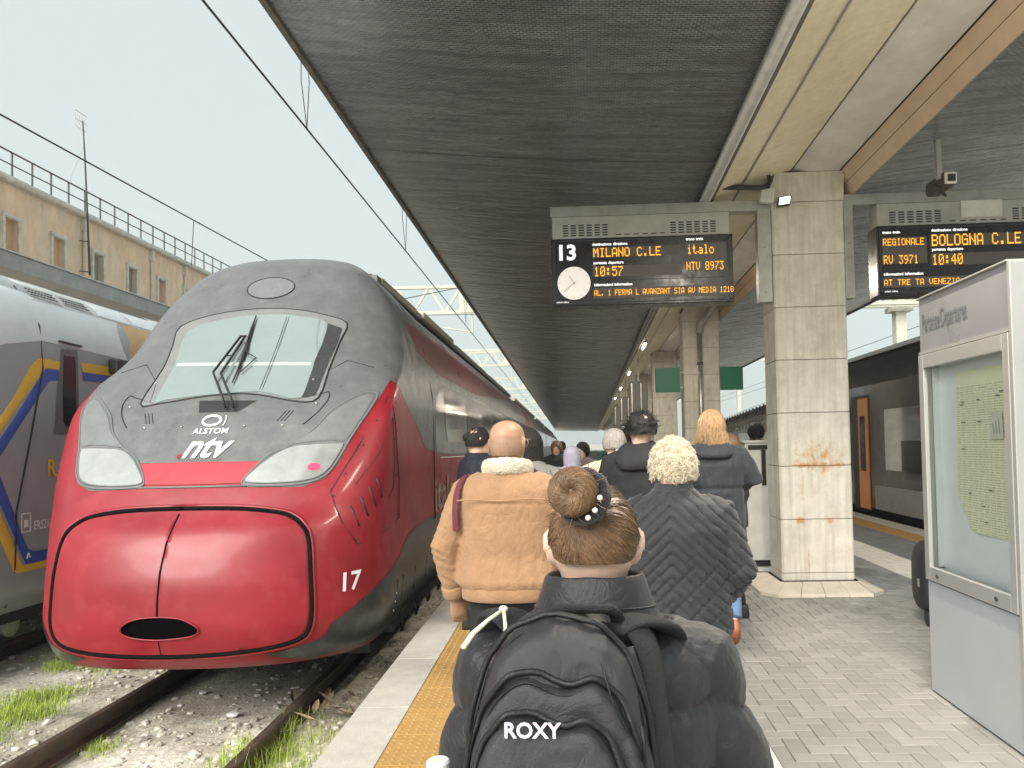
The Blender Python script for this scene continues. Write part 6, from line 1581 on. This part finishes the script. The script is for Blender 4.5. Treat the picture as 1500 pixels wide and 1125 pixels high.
# --- woman in a grey knitted hat and cream coat
M_CREAM = fmat('cream_coat', (.68, .58, .40), .9, .3, 200)
M_KNIT = mat('grey_knit', (.36, .335, .31), .95, var=.2, vscale=60, bump=.9, bscale=130)
t, k, hc = person('woman in a grey knitted hat and cream coat with fair hair', .195, 6.0, -4, 1.735, SK3, M_CREAM, .75, 1.1, 1.2, None, JEANS, SH_BLK, .2)
def d_hat(p, n): return .004*math.sin(math.atan2(p.y-hc.y, p.x-hc.x)*34) + .004*noise.noise(p*30)
mb = MB(); mb.loft([ring(hc + Vector((0, -.012, z))*k, r_*k, r_*1.18*k, 24) for z, r_ in ((-.035,.088),(-.01,.094),(.03,.095),(.07,.086),(.105,.064),(.125,.035),(.13,.01))]); blob('knitted_hat', mb, M_KNIT, t, .008, 2, d_hat)
M_FAIR = mat('fair_hair', (.42, .28, .14), .55, var=.25, vscale=40, isl=.3)
random.seed(51); paths = []
for q in range(500):
    x0 = random.gauss(.02, .02); w = random.gauss(0, 1)
    paths.append([hc + Vector((x0 + w*.05*i/5 + .006*math.sin(i+w*5), -.10-.05*math.sin(i*.5)-.018*i/5*random.random(), -.055-.035*i))*k for i in range(6)])
strand_mesh(paths, .0035, .002, 'loose_hair', M_FAIR, t)
mb = MB(); mb.ell(hc + Vector((.025, -.115, -.05))*k, (.018, .014, .013), 10, 6); mb.build('hair_tie', M_WHITE, t)
# her rucksack
bp = thing('backpack', 'small black backpack with two white badges on the woman in the cream coat', 'backpack', (.25, 5.78, 1.0), 'own', 'backpacks')
M_BPK = fmat('backpack_black', (.014, .014, .016), .7, .3, 350)
mb = MB(); mb.loft([ring((0, 0, z), rx, ry, 22, 3) for z, rx, ry in ((.03,.11,.06),(.06,.135,.085),(.2,.145,.095),(.34,.135,.085),(.40,.11,.06),(.43,.06,.03))]); blob('pack_body', mb, M_BPK, bp, .010, 2, lambda p, n: .005*noise.noise(p*12))
mb = MB(); mb.loft([ring((0, -.085, z), rx, ry, 18, 3) for z, rx, ry in ((.05,.09,.02),(.08,.105,.032),(.22,.10,.03),(.25,.08,.015))]); mb.build('pocket', M_BPK, bp, smooth=True)
for (x, z, r_) in ((-.035, .335, .020), (.025, .315, .026)):
    mb = MB(); mb.lathe([(r_, 0), (r_, -.006), (r_*.7, -.008)], (x, -.088, z), 16, 'y'); mb.build('badge', M_WHITE, bp)
for sg in (1, -1):
    mb = MB(); mb.tube([(sg*.09, .05, .40), (sg*.13, .10, .47), (sg*.14, .20, .50)], .022, 8, flat=.4); mb.build('shoulder_strap', M_BPK, bp, smooth=True)

# --- police officer by the train
M_NAVY = fmat('uniform_navy', (.010, .013, .024), .75, .3, 300)
t, k, hc = person('police officer in a dark navy uniform with a small flag patch on the sleeve', -1.00, 6.5, -62, 1.80, SK1, M_NAVY, .80, 1.1, 1.12, [((-.27, .03, 1.13), (-.16, .24, 1.2)), ((.26, -.02, 1.12), (.10, .20, 1.42))], BLACK_TR, SH_BLK, .05, face=R(0), group='people standing on the platform')
hair_cap(t, hc, M_BHAIR, k, 0, -.05, .045, .012, .010); eyes(t, hc, k, 0)
mb = MB(); mb.ell(hc + Vector((0, -.115, .03))*k, (.035, .03, .035), 10, 8); mb.build('hair_bun', M_BHAIR, t, smooth=True)
for i, c_ in enumerate(((.02, .30, .08), (.8, .8, .8), (.60, .03, .04))):
    mb = MB(); p = Vector((.262, -.055+.026*i, 1.30))*k; mb.bar(p + Vector((0, -.010*k, 0)), p + Vector((0, .016*k, 0)), .012, .05, (0, 0, 1)); mb.build('flag_patch', mat('flag_%s' % ('green', 'white', 'red')[i], c_, .7, var=0), t)
mb = MB(); p = Vector((.245, -.02, 1.385))*k; mb.bar(p + Vector((0, -.03, 0)), p + Vector((0, .03, 0)), .012, .03); mb.build('shoulder_badge', mat('badge_red', (.45, .08, .08), .7, var=.1), t)

# --- person in a grey coat hidden behind the bald man
M_GCOAT = fmat('grey_coat', (.16, .16, .15), .85, .3, 250)
t, k, hc = person('long dark-haired person in a grey coat just beyond the bald man', -.42, 5.0, -20, 1.745, SK1, M_GCOAT, .72, 1.12, 1.15, None, BLACK_TR, SH_BLK, .15)
hair_cap(t, hc, M_BHAIR, k, 0, -.10, .05, .012, .008)
random.seed(61); paths = []
for q in range(420):
    az = random.uniform(math.pi*.9, math.pi*2.2); d0 = Vector((random.gauss(0, .1), random.gauss(-.1, .1), 1)).normalized(); d1 = Vector((math.cos(az), math.sin(az), -.3)).normalized(); P = []
    for i in range(5):
        d = d0.slerp(d1, i/4); P.append(d*ellr(d, (.090, .112, .118)) + Vector((0, -.01, 0)))
    for i in range(1, 6): P.append(P[4] + Vector((d1.x*.03*i/5, d1.y*.02*i/5, -.05*i)))
    paths.append([hc + p*k for p in P])
strand_mesh(paths, .003, .0015, 'long_hair', M_BHAIR, t)
mb = MB(); mb.tube([Vector((.05,-.13,1.45))*k, Vector((.13,-.16,1.40))*k, Vector((.20,-.15,1.25))*k, Vector((.22,-.12,1.1))*k], .022, 8, flat=.4); mb.build('bag_strap', M_BPK, t, smooth=True)

# --- people further down
M_BRNH = mat('brown_hair', (.17, .095, .05), .6, var=.3, isl=.2)
t, k, hc = person('brown-haired person in a black jacket walking towards the camera', -.55, 12.0, 178, 1.69, SK1, M_BCOAT, .8, 1.1, 1.15, None, BLACK_TR, SH_BLK, .15, voxel=.02)
hair_cap(t, hc, M_BRNH, k, 0, -.11, .05, .022, .014, fr=6); eyes(t, hc, k)
mb = MB(); mb.box(-.07, .07, .165, .178, 1.18, 1.26); mb.build('chest_print', mat('print_grey', (.5, .5, .5), .7, var=.1), t)
t, k, hc = person('person in a dark hat and brown-grey coat with the head turned back', -.10, 10.0, 150, 1.66, SK1, fmat('taupe_coat', (.16, .13, .12), .85), .8, 1.05, 1.1, None, BLACK_TR, SH_BLK, .15, voxel=.02)
hair_cap(t, hc, M_BHAIR, k, 0, -.10, .03, .016, .010); eyes(t, hc, k)
t, k, hc = person('person with a pale lilac hood up, beyond the bun of the nearest woman', -.20, 8.0, 0, 1.60, SK1, fmat('lilac_jacket', (.45, .42, .52), .85), .8, 1.1, 1.15, None, JEANS, SH_BLK, .15, voxel=.016)
mb = MB(); mb.loft([ring(hc + Vector((0, -.02, z))*k, rx*k, ry*k, 20) for z, rx, ry in ((-.15,.09,.09),(-.09,.10,.11),(-.02,.105,.125),(.05,.10,.12),(.10,.075,.09),(.128,.03,.04))]); blob('hood', mb, MATS['lilac_jacket'], t, .012, 2, lambda p, n: .006*noise.noise(p*14))
t, k, hc = person('dark-haired person half hidden behind the knitted hat', .40, 9.0, 8, 1.80, SK2, M_BCOAT, .75, 1.08, 1.12, None, BLACK_TR, SH_BLK, .2, voxel=.018)
hair_cap(t, hc, M_BHAIR, k, 0, -.05, .05, .014, .012)
t, k, hc = person('black-haired person in a dark jacket behind the white cabinet', 2.36, 10.6, 30, 1.88, SK2, M_BCOAT, .75, 1.08, 1.12, None, JEANS, SH_BLK, .05, voxel=.018, group='people standing on the platform')
hair_cap(t, hc, M_BHAIR, k, 0, -.09, .05, .020, .014)
mb = MB(); mb.tube([Vector((-.21,-.02,1.36))*k, Vector((-.255,-.01,1.24))*k, Vector((-.262,0,1.16))*k], [.074*k, .068*k, .062*k], 12); mb.build('sleeve_panel', mat('pale_blue_sleeve', (.33, .45, .55), .8, var=.1), t, smooth=True)
t, k, hc = person('brown-haired person seen past the parka shoulder', 1.30, 7.0, 60, 1.70, SK2, fmat('dark_top', (.05, .045, .05), .85), .8, .95, 1.0, None, BLACK_TR, SH_BLK, .1, voxel=.018)
hair_cap(t, hc, M_BRNH, k, 0, -.10, .05, .016, .012); eyes(t, hc, k)
t, k, hc = person('small dark figure far down the platform', -.62, 16.0, 0, 1.70, SK1, M_BCOAT, .8, 1.05, 1.1, None, BLACK_TR, SH_BLK, .15, voxel=.022)
hair_cap(t, hc, M_BHAIR, k, 0, -.08, .05, .012, .008)
t, k, hc = person('small figure in a green coat far down the platform', .42, 18.0, 0, 1.68, SK1, fmat('teal_coat', (.03, .13, .11), .85), .8, 1.05, 1.1, None, BLACK_TR, SH_BLK, .15, voxel=.022)
hair_cap(t, hc, M_BHAIR, k, 0, -.08, .05, .012, .008)
# ------------------------------------------------------------------ nearest walker: hair in a bun, black puffer jacket
M_PUFF = fmat('puffer_black', (.012, .011, .015), .40, .25, 700, vscale=10, sheen=.1)
def seamz(z): return (z-1.335)/.118
def d_puff(p, n):
    if p.z > 1.385: return .004*noise.noise(p*22) + .003*noise.noise(p*55)
    arm = abs(p.x-.004) > .185
    zz = p.z + (abs(p.x)-.18)*.45*(1 if arm else 0)
    u = seamz(zz + .006*noise.noise(p*14)); u -= math.floor(u)
    f = .020*math.sin(math.pi*u)**.5 - .012
    e = math.exp(-(min(u, 1-u)/.18)**2)
    f += .0045*e*noise.noise(Vector((p.x*62, p.y*62, p.z*20))) + .004*noise.noise(p*17) + .0018*noise.noise(p*60)
    return f
GH = 1.564
girl, k, hc = person('woman with brown hair in a bun wearing a black puffer jacket, nearest the camera', .002, 1.25, 1, GH, SK3, M_PUFF, .70, 1.0, 1.15,
    [((-.235, -.01, 1.10), (-.20, .16, 1.0)), ((.262, -.01, 1.09), (.20, .16, 1.0))], BLACK_TR, SH_BLK, .12, voxel=.0065, disp=d_puff, coatname='jacket')
girl.rotation_euler.z = R(1)
# high collar, folded
mb = MB(); rr = []
for z, rx, ry, cy, ti in ((1.385,.158,.114,-.010,.10),(1.42,.134,.108,-.012,.12),(1.46,.112,.102,-.010,.12),(1.505,.096,.094,-.008,.10),(1.528,.090,.088,-.006,.08)):
    rr.append(ring(Vector((0, cy, z))*k, rx*k, ry*k, 30, 2.1, -ti))
for z, rx, ry, cy, ti in ((1.524,.082,.080,-.006,.08),(1.48,.082,.08,-.006,.08)): rr.append(ring(Vector((0, cy, z))*k, rx*k, ry*k, 30, 2.1, -ti))
mb.loft(rr, cap=False)
me = mb.mesh('collar', M_PUFF, True)
for v in me.vertices: v.co += v.co.normalized()*(.004*noise.noise(v.co*34))
o = link('collar', me, girl); sm = o.modifiers.new('s', 'SUBSURF'); sm.levels = 2; sm.render_levels = 2
mb = MB(); mb.tube([p + Vector((0, 0, .001)) for p in ring(Vector((0, -.011, 1.468))*k, .1095*k, .1015*k, 40, 2.1, -.12)] + [ring(Vector((0, -.011, 1.468))*k, .1095*k, .1015*k, 40, 2.1, -.12)[0]], .0016, 5); mb.build('collar_seam', M_PUFF, girl, smooth=True)
# hair: swept up from the nape and temples to the bun
M_HAIR = mat('brown_hair_fine', (.17, .10, .052), .42, var=.3, vscale=30, isl=.42)
M_HAIRD = mat('brown_hair_base', (.10, .058, .030), .55, var=.3, vscale=50)
def hl(az):                                               # hairline: low at the nape, up and over the ears
    ph = abs((az - 1.5*math.pi + math.pi) % (2*math.pi) - math.pi)
    return tab([(0, -.020), (.35, -.021), (.7, -.022), (1.05, -.016), (1.3, .004), (1.55, .002), (1.8, -.012), (2.3, .045), (math.pi, .06)], ph)
hair_cap(girl, hc, M_HAIRD, k, 0, -.045, .06, .006, .002, name='hair_base', line=hl)
# the nape: a wedge of hair below the cap
bdir = Vector((-.30, -.80, .52)).normalized(); AX = (.0805, .1045, .1085); HO = Vector((0, -.010, 0))
def onskull(d, lift=1.): return d*ellr(d, AX)*lift + HO
random.seed(77); paths = []
for q in range(4200):
    r_ = random.random()
    if r_ < .45: az = random.uniform(math.pi*1.0, math.pi*2.0); zz = hl(az) + abs(random.gauss(0, .012))      # nape
    elif r_ < .7: az = random.uniform(0, 6.28); zz = hl(az) + random.random()**2*.05
    else: az = random.uniform(0, 6.28); zz = random.uniform(hl(az), .095)
    q_ = math.sqrt(max(.02, 1-(zz/.1085)**2)); d0 = Vector((math.cos(az)*q_*.0805, math.sin(az)*q_*.1045, zz)).normalized()
    e = Vector((random.gauss(0, 1), random.gauss(0, 1), random.gauss(0, 1)))*.16; d1 = (bdir + e*.9).normalized(); lf = random.uniform(.998, 1.028); side = random.gauss(0, .004)
    P = []
    for i in range(9):
        f_ = i/8; d = d0.slerp(d1, f_); w = math.sin(f_*math.pi); P.append(hc + (onskull(d, lf) + d*(.002*w) + Vector((side*w*.5, 0, side*w*.4)))*k)
    paths.append(P)
strand_mesh(paths, .0008, .0008, 'hair_strands', M_HAIR, girl)
# flyaway wisps
paths = []
for q in range(60):
    az = random.choice((random.gauss(math.pi, .35), random.gauss(0, .35), random.uniform(0, 6.28))); d = Vector((math.cos(az), math.sin(az)-.5, random.uniform(-.1, .9))).normalized(); p = onskull(d); o1 = Vector((random.gauss(0, 1), random.gauss(0, 1), random.gauss(-.3, 1))).normalized(); L_ = random.uniform(.01, .028)
    paths.append([hc + (p + d*L_*.5*(i/5) + o1*L_*(i/5)**1.6)*k for i in range(6)])
tag(strand_mesh(paths, .00042, .0002, 'hair_wisps', M_HAIR, girl), kind='stuff')
# bun
bc = Vector((-.031, -.130, 1.547 - 0)) ; bc.y = 1.13-1.25; bc.x -= .002
ax = Vector((-.22, -.93, .20)).normalized(); e1 = ax.orthogonal().normalized(); e2 = ax.cross(e1)
mb = MB(); RB, TB = .0195, .0175
rings = []
for i in range(30):
    a = 2*math.pi*i/30; o_ = e1*math.cos(a) + e2*math.sin(a)
    rings.append([bc + o_*(RB + TB*math.cos(b_)) + ax*(TB*1.05*math.sin(b_)) for b_ in (2*math.pi*j/14 for j in range(14))])
rings.append(rings[0]); mb.loft(rings, cap=False); mb.ell(bc - ax*.008, (.026, .02, .026), 12, 8); mb.build('bun_core', M_HAIRD, girl, smooth=True)
paths = []
for q in range(2000):
    a0 = random.uniform(0, 6.28); b0_ = random.uniform(0, 6.28); tw = random.gauss(1.5, .35); tb = random.gauss(2.0, .8); th = TB*random.uniform(.98, 1.12); P = []
    for i in range(10):
        f_ = i/9; a = a0 + tw*f_; b_ = b0_ + tb*f_; o_ = e1*math.cos(a) + e2*math.sin(a); P.append(bc + o_*(RB + th*math.cos(b_)) + ax*(th*1.05*math.sin(b_)))
    paths.append(P)
for q in range(30):
    a = random.uniform(0, 6.28); o_ = e1*math.cos(a) + e2*math.sin(a); p = bc + o_*(RB+TB); u_ = Vector((random.gauss(0, 1), random.gauss(0, 1), random.gauss(0, 1))).normalized(); paths.append([p + o_*.012*i/4 + u_*.012*(i/4)**2 for i in range(5)])
strand_mesh(paths, .0007, .0006, 'bun_strands', M_HAIR, girl)
# velvet scrunchie with beads
M_VEL = fmat('black_velvet', (.010, .010, .014), .95, .5, 300, sheen=.3)
sc_ = bc - ax*.020 + Vector((.010, 0, -.004)); mb = MB(); rings = []
for i in range(40):
    a = 2*math.pi*i/40; o_ = e1*math.cos(a) + e2*math.sin(a); wv = 1 + .09*math.sin(a*9) + .05*math.sin(a*17)
    rings.append([sc_ + o_*(.034 + .012*wv*math.cos(b_)) + ax*(.015*wv*math.sin(b_)) for b_ in (2*math.pi*j/10 for j in range(10))])
rings.append(rings[0]); mb.loft(rings, cap=False); sc_o = mb.build('scrunchie', M_VEL, girl, smooth=True, label='black velvet scrunchie with pearl beads')
M_PEARL = mat('pearl', (.78, .74, .66), .2, var=.02, coat=.6)
for (x, z) in ((.0075, 1.540), (.0000, 1.5215), (-.0105, 1.5105)):
    mb = MB(); mb.ell((x, 1.128-1.25-.035, z), (.0043, .0043, .0043), 12, 8); mb.build('pearl_bead', M_PEARL, girl, smooth=True)

# ------------------------------------------------------------------ her backpack
bag = thing('backpack', 'black backpack with ROXY lettering on the nearest woman', 'backpack', (-.050, 1.02, .90), 'own', 'backpacks', R(-2))
M_NYL = fmat('nylon_black', (.030, .029, .033), .46, .3, 900, vscale=8, wr=.16, wscale=9)
M_NYL2 = fmat('nylon_webbing', (.018, .018, .021), .65, .6, 500)
M_PIPE = fmat('nylon_piping', (.009, .009, .011), .5, .2, 600)
def arch(w, z0, z1, p=2.6, dip=0., n=30):
    """outline of a pocket: straight foot, round or wavy top"""
    out = [(-w, z0)]
    for i in range(n+1):
        a = math.pi*(1-i/n); x = math.cos(a); y = math.sin(a)
        xx = math.copysign(abs(x)**(2/p), x)*w; zz = z1 - (z1-z0)*.55*(1-abs(y)**(2/p)) - dip*math.exp(-((xx-.012)/.035)**2)
        out.append((xx, zz))
    out.append((w, z0)); return out
def slab(mb, outl, y0, y1, cx=0., taper=.9, steps=6):
    c0 = sum(p[0] for p in outl)/len(outl); zc = min(p[1] for p in outl)*.5 + max(p[1] for p in outl)*.5; rings = []
    for i in range(steps+1):
        f_ = i/steps; sc = 1 - (1-taper)*f_**3 ; y = y0 + (y1-y0)*math.sin(f_*math.pi/2)
        rings.append([Vector((cx + c0 + (x-c0)*sc, y, zc + (z-zc)*sc)) for x, z in outl])
    rings.append([Vector((cx + c0 + (x-c0)*taper*.6, y1-.004, zc + (z-zc)*taper*.6)) for x, z in outl]); mb.loft(rings)
def fold(amp, sc):
    def f_(p, n): return amp*noise.noise(Vector((p.x*sc, p.y*sc*.6, p.z*sc*.55))) + amp*.5*noise.noise(Vector((p.x*sc*2.6+3, p.y*sc, p.z*sc*1.4))) + .0012*noise.noise(p*70)
    return f_
mb = MB(); slab(mb, arch(.128, 0, .482, 2.5), .09, -.055, 0, .86); blob('main_compartment', mb, M_NYL, bag, .006, 4, fold(.007, 17))
mb = MB(); slab(mb, arch(.120, 0, .430, 2.5, .026), -.035, -.080, -.002, .92); blob('middle_pocket', mb, M_NYL, bag, .006, 3, fold(.006, 20))
mb = MB(); slab(mb, arch(.106, 0, .392, 2.6, .026), -.065, -.115, -.008, .92); fp = blob('front_pocket', mb, M_NYL, bag, .006, 3, fold(.004, 16))
for w, z1, dip, y, cx, nm in ((.1295, .486, .0, -.006, 0, 'piping'), (.1215, .436, .025, -.062, -.002, 'piping'), (.1075, .398, .025, -.098, -.008, 'piping')):
    P = arch(w, 0, z1, 2.55, dip, 40); mb = MB()
    mb.tube([Vector((cx + x, y + .004*math.sin(i*.7), z + .002*math.sin(i*1.3))) for i, (x, z) in enumerate(P)], .0044, 8); mb.build(nm, M_PIPE, bag, smooth=True)
    mb = MB(); mb.tube([Vector((cx + x*.955, y - .010, z - .012 if z > .05 else z)) for i, (x, z) in enumerate(P)], .0014, 5); mb.build('zip_seam', M_PIPE, bag, smooth=True)
# lettering with an iridescent sheen painted in as a colour ramp
M_FOIL = bpy.data.materials.new('foil_print'); M_FOIL.use_nodes = True
bs, nd, L = node_helpers(M_FOIL); tc = nd('ShaderNodeTexCoord'); sx = nd('ShaderNodeSeparateXYZ'); L(tc.outputs['Object'], sx.inputs[0])
mr = nd('ShaderNodeMapRange'); mr.inputs[1].default_value = -.075; mr.inputs[2].default_value = .035; L(sx.outputs[0], mr.inputs[0])
cr = nd('ShaderNodeValToRGB'); cr.color_ramp.elements[0].color = (.66, .64, .74, 1); cr.color_ramp.elements[1].color = (.55, .85, .62, 1); e_ = cr.color_ramp.elements.new(.68); e_.color = (.88, .72, .80, 1)
L(mr.outputs[0], cr.inputs[0]); L(cr.outputs[0], bs.inputs['Base Color']); bs.inputs['Roughness'].default_value = .3; bs.inputs['Emission Color'].default_value = (1, 1, 1, 1); bs.inputs['Emission Strength'].default_value = 0
mb = MB(); vs, fs = text_mesh('ROXY', .0258, bold=.0005, xs=.98)
mb.add([(x-.024, -.1235, z+.374) for x, z in vs], fs); n0 = len(mb.v)
bag_txt = mb.build('lettering', M_FOIL, bag); so = bag_txt.modifiers.new('s', 'SOLIDIFY'); so.thickness = .002; so.offset = -1
# carry handle, shoulder straps, side webbing, cords
mb = MB(); mb.tube([(-.012+.0, .085, .458), (-.010, .050, .480), (.004, .030, .488), (.040, .028, .488), (.070, .034, .486), (.078, .055, .476), (.082, .085, .454)], .012, 10, flat=.62)
blob('carry_handle', mb, M_NYL2, bag, .0045, 2, lambda p, n: .0015*noise.noise(p*90))
mb = MB(); P = [(-.062,.085,.448),(-.085,.11,.460),(-.105,.15,.452),(-.120,.20,.425),(-.13,.25,.37)]
mb.tube(spline(P, 4, False), .034, 12, flat=.30); mb.build('shoulder_strap', M_NYL2, bag, smooth=True)
mb = MB(); P = [(.072,.07,.448),(.10,.09,.456),(.132,.12,.448),(.158,.17,.424),(.168,.23,.37)]
mb.tube(spline(P, 4, False), .032, 12, flat=.30); mb.build('shoulder_strap', M_NYL2, bag, smooth=True)
mb = MB(); P = [(.105,.075,.45),(.125,.060,.42),(.135,.045,.33),(.145,.03,.22),(.148,.02,.08)]
mb.tube(spline(P, 4, False), .026, 10, flat=.35); mb.build('side_webbing', M_NYL2, bag, smooth=True)
mb = MB(); P = [(.085,.03,.43),(.105,.02,.35),(.118,.01,.22),(.122,.0,.05)]
mb.tube(spline(P, 4, False), .019, 8, flat=.35); mb.build('side_webbing', M_NYL, bag, smooth=True)
M_CORD = fmat('cream_cord', (.72, .70, .56), .8, .5, 300)
mb = MB(); mb.tube([(-.086,.070,.478),(-.105,.045,.468),(-.125,.030,.452),(-.139,.028,.432)], [.0028,.003,.0042,.0046], 8); mb.build('pull_cord', M_CORD, bag, smooth=True)
mb = MB(); mb.tube([(-.086,.070,.478),(-.080,.045,.462),(-.076,.020,.440),(-.074,.0,.418)], .0028, 8); mb.build('pull_cord', M_CORD, bag, smooth=True)
mb = MB(); mb.ell((-.086, .068, .479), (.007, .006, .005), 10, 6); mb.build('cord_toggle', M_CORD, bag, smooth=True)
# drinks bottle by her left arm
bt = thing('water_bottle', 'clear plastic bottle top at the left side of the nearest backpack', 'bottle', (-.232, 1.08, .93), 'own')
M_PET = mat('clear_plastic', (.75, .78, .78), .15, var=.03, coat=.5, alpha=.55)
mb = MB(); mb.lathe([(.030, 0), (.033, .01), (.033, .15), (.028, .18), (.016, .205), (.014, .215)], (0, 0, 0), 20); mb.build('bottle_body', M_PET, bt, smooth=True)
mb = MB(); mb.lathe([(.0165, .212), (.0175, .214), (.0175, .231), (.015, .234), (0.001, .234)], (0, 0, 0), 20); mb.build('bottle_cap', mat('cap_white', (.72, .73, .72), .35, var=.02), bt, smooth=False)

for (x, y, z) in ((-.110, -.105, .30), (.088, -.105, .315), (.108, -.068, .36)):
    mb = MB(); mb.tube([(x, y, z), (x+.004, y-.006, z-.014), (x+.003, y-.007, z-.040)], [.0022, .0030, .0034], 6); mb.build('zip_pull', M_PIPE, bag, smooth=True)
for x0, x1 in ((-.085, -.112), (.06, .088)):
    mb = MB(); mb.tube([(x0, -.060, .437), (x0*.6+x1*.4, -.072, .40), (x1, -.078, .33)], .0013, 5); mb.build('side_seam', M_PIPE, bag, smooth=True)
